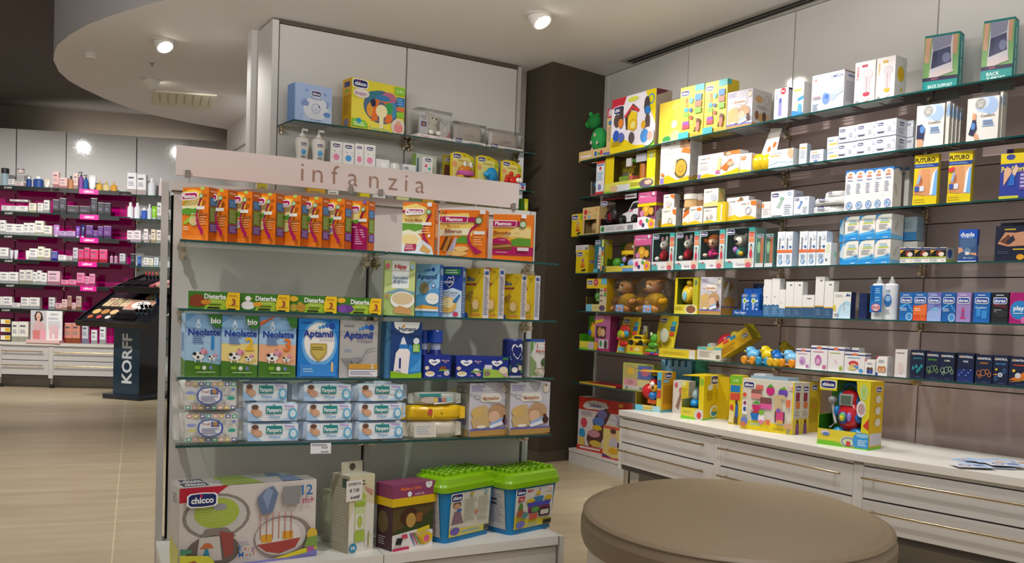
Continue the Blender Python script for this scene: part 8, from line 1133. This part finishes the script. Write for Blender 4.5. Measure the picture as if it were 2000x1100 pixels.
# toy castle with tower
q0 = put(CP, .515, 'P', 860, 1245, 85, .36, 30, .12); w, h = q0.w, q0.h; o = empty('toy_castle', q0.loc, q0.rz); tag(o, 'pale blue toy castle with a green tower of cups, back of the bench', 'toy')
m = MB(); m.box(-w * .5, -.05, 0, w * .2, .05, h * .84, '7ab8e4', 'plastic')
for k in range(5): m.box(-w * .5 + k * w * .15, -.055, h * .84, -w * .5 + k * w * .15 + w * .09, .055, h * .96, '86c2ea', 'plastic')
m.box(-w * .52, -.056, h * .62, w * .21, .056, h * .68, '6aaadc', 'plastic'); m.link('castle_wall', o)
for k in range(6):
    z = h * k / 6; s = w * (.20 - .008 * k); MB().lathe([(s * .84, z), (s * .95, z + h * .12), (s * 1.04, z + h * .125), (s * 1.04, z + h * .165)], '4aa88c', 'plastic', 16, (w * .36, 0, 0)).link('stacking_cup', o)
bx('P', .515, CP, 975, 1115, 290, 'd4ccc0', 'r 0 0 100 100 cfc8c0;p 8a6a5a 20 20 50 70 60 60 40 10;e 50 70 12 10 b8706a;e 20 86 10 8 c8586a;r 56 0 100 100 d8c02a;l 60 20 96 80 8 b8a01a;e 70 92 12 8 d8d88a', 'cream and yellow toy carton between the parrot carton and the egg carton', name='toy_box', cat='toy', rot=18, d=.07, sb=.24, h=.2)
o, r = open_box('P', .515, CP, 1052, 1250, 240, 'yellow carton with a clear front and blue rocking egg toy on the bench', 'd8b812', '8a8a3a', 'r 0 0 100 100 d8c83a;p 7ac42a 0 0 100 0 100 12 0 30;l 10 50 50 76 2 b8a84a;e 82 46 22 50 c8c4c0;e 82 40 10 30 c83a3a', .0, .22, .26, sb=.10, rot=26, d=.30, Rr='r 0 0 100 100 dcbe10;r 0 0 100 4 7ac42a;C 46 90 32;e 26 74 12 7 e0e0d0;e 66 74 12 7 e0e0d0;l 12 44 42 66 6 b89c10;l 52 44 84 66 6 b89c10;e 46 18 20 14 e0e4d8;e 46 14 13 7 2a8a9c;e 46 22 10 6 d8b83a', art_w='r 0 0 100 100 dcc41c;e 50 82 40 12 8ab43a', name='boxed_egg_toy')
toybits(r, o, [('e', -.05, -.1, .34, .3, .35, .16, '1f8ac8'), ('e', -.05, -.1, .55, .24, .3, .2, 'a8c4c8'), ('e', .1, -.1, .7, .1, .2, .08, 'd8c4a8')], 'egg_toy')
bx('P', .515, CP, 1478, 1590, 240, YL, 'r 0 0 100 100 d8bc10;r 0 82 100 100 7ab42a;t 1-4 46 90 6 e8f0d0 40;r 6 66 84 80 1f7ab0;r 6 50 84 64 c84a34;p 2a5a9c 50 16 76 16 74 40 66 48 52 40;e 58 46 10 5 4a3424;e 22 34 14 7 c8483a;p d8c88a 0 4 40 4 46 26 10 30;r 48 2 60 16 4a3a3a;r 64 2 74 16 4a3a3a', 'yellow guitar toy carton picturing a child, behind the egg carton', cat='toy', name='toy_box', rot=20, d=.06, sb=.20)
bx('P', .515, CP, 1290, 1475, None, 'c8a810', 'r 0 0 100 100 c8a810', 'dim yellow carton at the very back of the bench behind the egg carton', cat='toy', name='toy_box', rot=20, d=.05, sb=.30, h=.245)  # dimness at the back is put into the darker yellow
ICE = 'r 0 0 100 100 d6d0c0;p e4cc14 0 0 100 0 100 12 60 18 30 20 10 16 0 20;r 0 0 2.5 100 d8c84a;r 97 0 100 100 e0cc2a;C 14 88 20;p d86a5a 28 80 42 80 42 88 40 90 37 88 35 90 32 88 30 90 28 88;e 56 80 8 9 c8287a;p 4a9a2c 49 86 63 86 56 93;e 80 78 9 8 6a4ab0;p 6aa82a 72 84 86 84 82 90;r 90 84 98 94 e0d4cc;t 1-6 94 89 6 d06a5a 8;r 20 62 40 80 8a5a54;r 20 62 40 72 d88a84;r 38 44 60 66 7a4a4a;r 38 44 60 54 d85a9a;p c8286a 22 50 40 50 36 38 26 38;p 4a9a2c 22 52 40 52 31 58;p 1f70b8 20 34 38 34 34 20 24 20;p b03a34 20 40 24 34 36 34 38 40 34 36 30 40 26 36;e 42 26 6 9 e8dce0;e 42 36 5 5 7ab03a;e 42 18 5 4 d87aa0;r 66 36 78 66 c8b084;p c8b084 62 66 88 66 84 74 68 74;r 68 20 86 42 3a2c2c;r 70 24 84 42 c8487a;e 77 22 7 4 c8a050;e 74 44 4 4 7a5ab0;p c89a78 84 12 100 10 100 22 88 20;r 88 52 96 66 d8704a;c 9 68 4 d8583a;r 5 30 14 58 e8e4dc;e 10 40 3 5 3a5a9c;e 10 52 3 4 8a3a6a;e 10 16 7 9 6a7ab8;e 8 10 6 5 c8704a;r 52 14 60 24 d8704a;t COOKING 76 8 5 3a341c 20;l 22 10 44 16 2 6ab0c8;r 92 3 97 10 888'
ICS = 'r 0 0 100 100 cac4b4;C 50 88 70;r 20 64 70 80 8a2a4a;r 24 50 76 62 d0703a;l 10 34 90 46 3 b0aca0;r 0 0 100 30 d8bc2a;e 50 24 16 5 5a3424;p 7a4a7a 24 0 30 20 70 20 80 0'
ry = None
for k in range(2):
    o, r = bx('Q', .515, CP, 88 if not k else 130, 440, 132, 'd4ccb8', ICE, ['large cream and yellow ice-cream play set carton at the front of the bench', 'second ice-cream play set carton right behind the first'][k], ICS, 'toy', 'play_set_box', 'ice-cream play set cartons', rot=14, d=.075, sb=.13, w=None if not k else rw, h=None if not k else rh - .004)
    rw, rh = r.w, r.h
    if k: o.location = first.loc + first.N * .079
    else: first = r
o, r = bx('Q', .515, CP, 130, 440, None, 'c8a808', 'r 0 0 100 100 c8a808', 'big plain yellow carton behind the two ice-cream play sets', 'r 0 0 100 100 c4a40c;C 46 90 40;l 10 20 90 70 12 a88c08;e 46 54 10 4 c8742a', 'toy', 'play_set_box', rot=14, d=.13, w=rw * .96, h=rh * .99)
o.location = first.loc + first.N * .185
o2 = MB().box(-.12, -.06, 0, .1, .05, .02, '8aa4b4', 'film').box(-.11, -.05, .02, -.04, .03, .03, 'c8ccd0', 'plastic').link('clear_pack', None, (first.loc.x + first.N.x * .05, first.loc.y + first.N.y * .05, .515 + rh), first.rz); tag(o2, 'flat clear blue pack lying on top of the ice-cream play set', 'pack')
# robot singer in its open box
o, r = open_box('Q', .515, CP, 606, 950, 130, 'red and blue singing robot toy in a green and yellow open carton', 'dcc812', '2a6a14', 'r 0 0 100 100 dcc83a;p 7ac42a 0 0 100 0 100 20 50 24 0 40;p dcc83a 0 60 40 60 60 30 0 30;e 62 36 16 36 c8d8b0;o 62 36 14 30 3 8a8aa0;r 58 10 66 40 c83a3a;e 88 50 18 56 3a94d0;e 88 84 12 12 8ac0e0;l 80 20 98 60 4 c8e4f4;e 16 78 9 16 d8c8d0;e 18 70 7 10 5a7ac0;r 0 0 100 8 7ac42a', 0, 0, .24, sb=.08, rot=12, d=.12, Rr='r 0 0 100 100 d8b010;r 0 0 100 4 7ac42a;r 4 6 96 24 c8c4cc;r 0 4 4 100 e0cc2a;C 60 88 40;' + ''.join(f'e 56 {74 - 17 * k} 22 6 d8d0b8;' for k in range(3)), name='boxed_robot_toy')
W_, D, H_ = r.w, r.d, r.h; MB().plate([(W_ * .34, H_ * .24), (W_ * .5, H_ * .24), (W_ * .5, H_), (W_ * .22, H_), (W_ * .24, H_ * .84), (W_ * .36, H_ * .62)], -D / 2, -D / 2 + .003, 'd8cc2a').art((W_ * .2, -D / 2, H_ * .24), (W_ * .3, 0, 0), (0, 0, H_ * .76), 'e 56 78 26 16 a8c86a;o 56 78 22 13 4 d8e4b8;e 44 46 30 16 e0dcdc;e 46 46 22 11 b89a9a;p c83a2c 60 14 96 30 96 6').link('side_window_card', o)
MB().box(-W_ / 2, -D / 2, H_ * .82, -W_ * .16, -D / 2 + .003, H_, 'dcc812').art((-W_ / 2, -D / 2, H_ * .82), (W_ * .34, 0, 0), (0, 0, H_ * .18), 'C 50 50 84').link('badge', o)
toybits(r, o, [('e', .02, -.08, .46, .24, .34, .24, 'c8222c'), ('e', .0, -.06, .70, .2, .3, .15, 'c8222c'), ('e', -.17, .0, .7, .06, .22, .12, '1f8ac8'), ('e', .21, .0, .68, .1, .26, .13, '1f74bc'), ('e', -.16, -.1, .18, .15, .3, .1, '2a94d0'), ('e', .2, -.1, .2, .18, .3, .09, '1f84c4'), ('e', .24, -.2, .44, .09, .2, .08, '1f6ab8'), ('e', -.2, -.2, .52, .06, .2, .08, '1f78c0')], 'robot_body')
toybits(r, o, [('b', .0, -.36, .70, .125, .02, .085, 'a8a8a4'), ('b', .0, -.39, .70, .095, .02, .062, '5a6a5a')], 'screen', 'satin')
toybits(r, o, [('e', -.03, -.42, .43, .1, .1, .095, '1f3f8a'), ('e', -.03, -.46, .44, .07, .1, .068, '5aa84a'), ('e', -.03, -.5, .43, .042, .1, .046, 'dcc01c'), ('e', .09, -.42, .45, .04, .1, .07, '9a7ac8')], 'control_dial', 'satin')
toybits(r, o, [('e', -.28, -.3, .68, .08, .2, .06, '8a8a88')], 'microphone', 'satin')
MB().tube([(-W_ * .28, -D * .3, H_ * .64), (-W_ * .24, -D * .3, H_ * .46), (-W_ * .2, -D * .32, H_ * .34), (-W_ * .3, -D * .34, H_ * .26)], .007, 'b0aeac', 'plastic').link('cord', o)
MB().tube([(-W_ * .14 + W_ * .14 * (1 - math.cos(t)), 0, H_ * .78 + H_ * .16 * math.sin(t)) for t in [math.pi * k / 10 for k in range(11)]], .01, '1f5a9c', 'plastic').link('headband', o)
# loose leaflets
for i in range(9):
    px, py = 1895 + (i % 5) * 22 + R.uniform(-6, 6), 902 + (i % 3) * 6 + R.uniform(-3, 3); p = on_z(px, py, .516)
    m = MB(); w, h, t = .15, .1, .0012; m.box(-w / 2, -h / 2, 0, w / 2, h / 2, t, 'd4d2d8'); m.art((-w / 2, -h / 2, t), (w, 0, 0), (0, h, 0), ['r 4 6 96 94 9ab8e0;e 40 50 20 26 d0b0a8;l 60 20 92 80 4 5a7ab8', 'p a8c4e4 0 0 60 0 40 100 0 100;e 70 50 16 22 c8a070;p c8703a 30 20 60 20 40 40', 'r 50 0 100 100 b8cce8;o 30 50 16 24 4 4a5a9c;l 56 30 92 80 4 8a9ac8'][i % 3])
    tag(m.link('leaflet', None, (p.x, p.y, .5155 + i * .0018), R.uniform(-1.4, 1.0)), 'pale blue leaflet fanned in a loose heap on the long drawer bench', 'leaflet', 'loose leaflets on the bench')
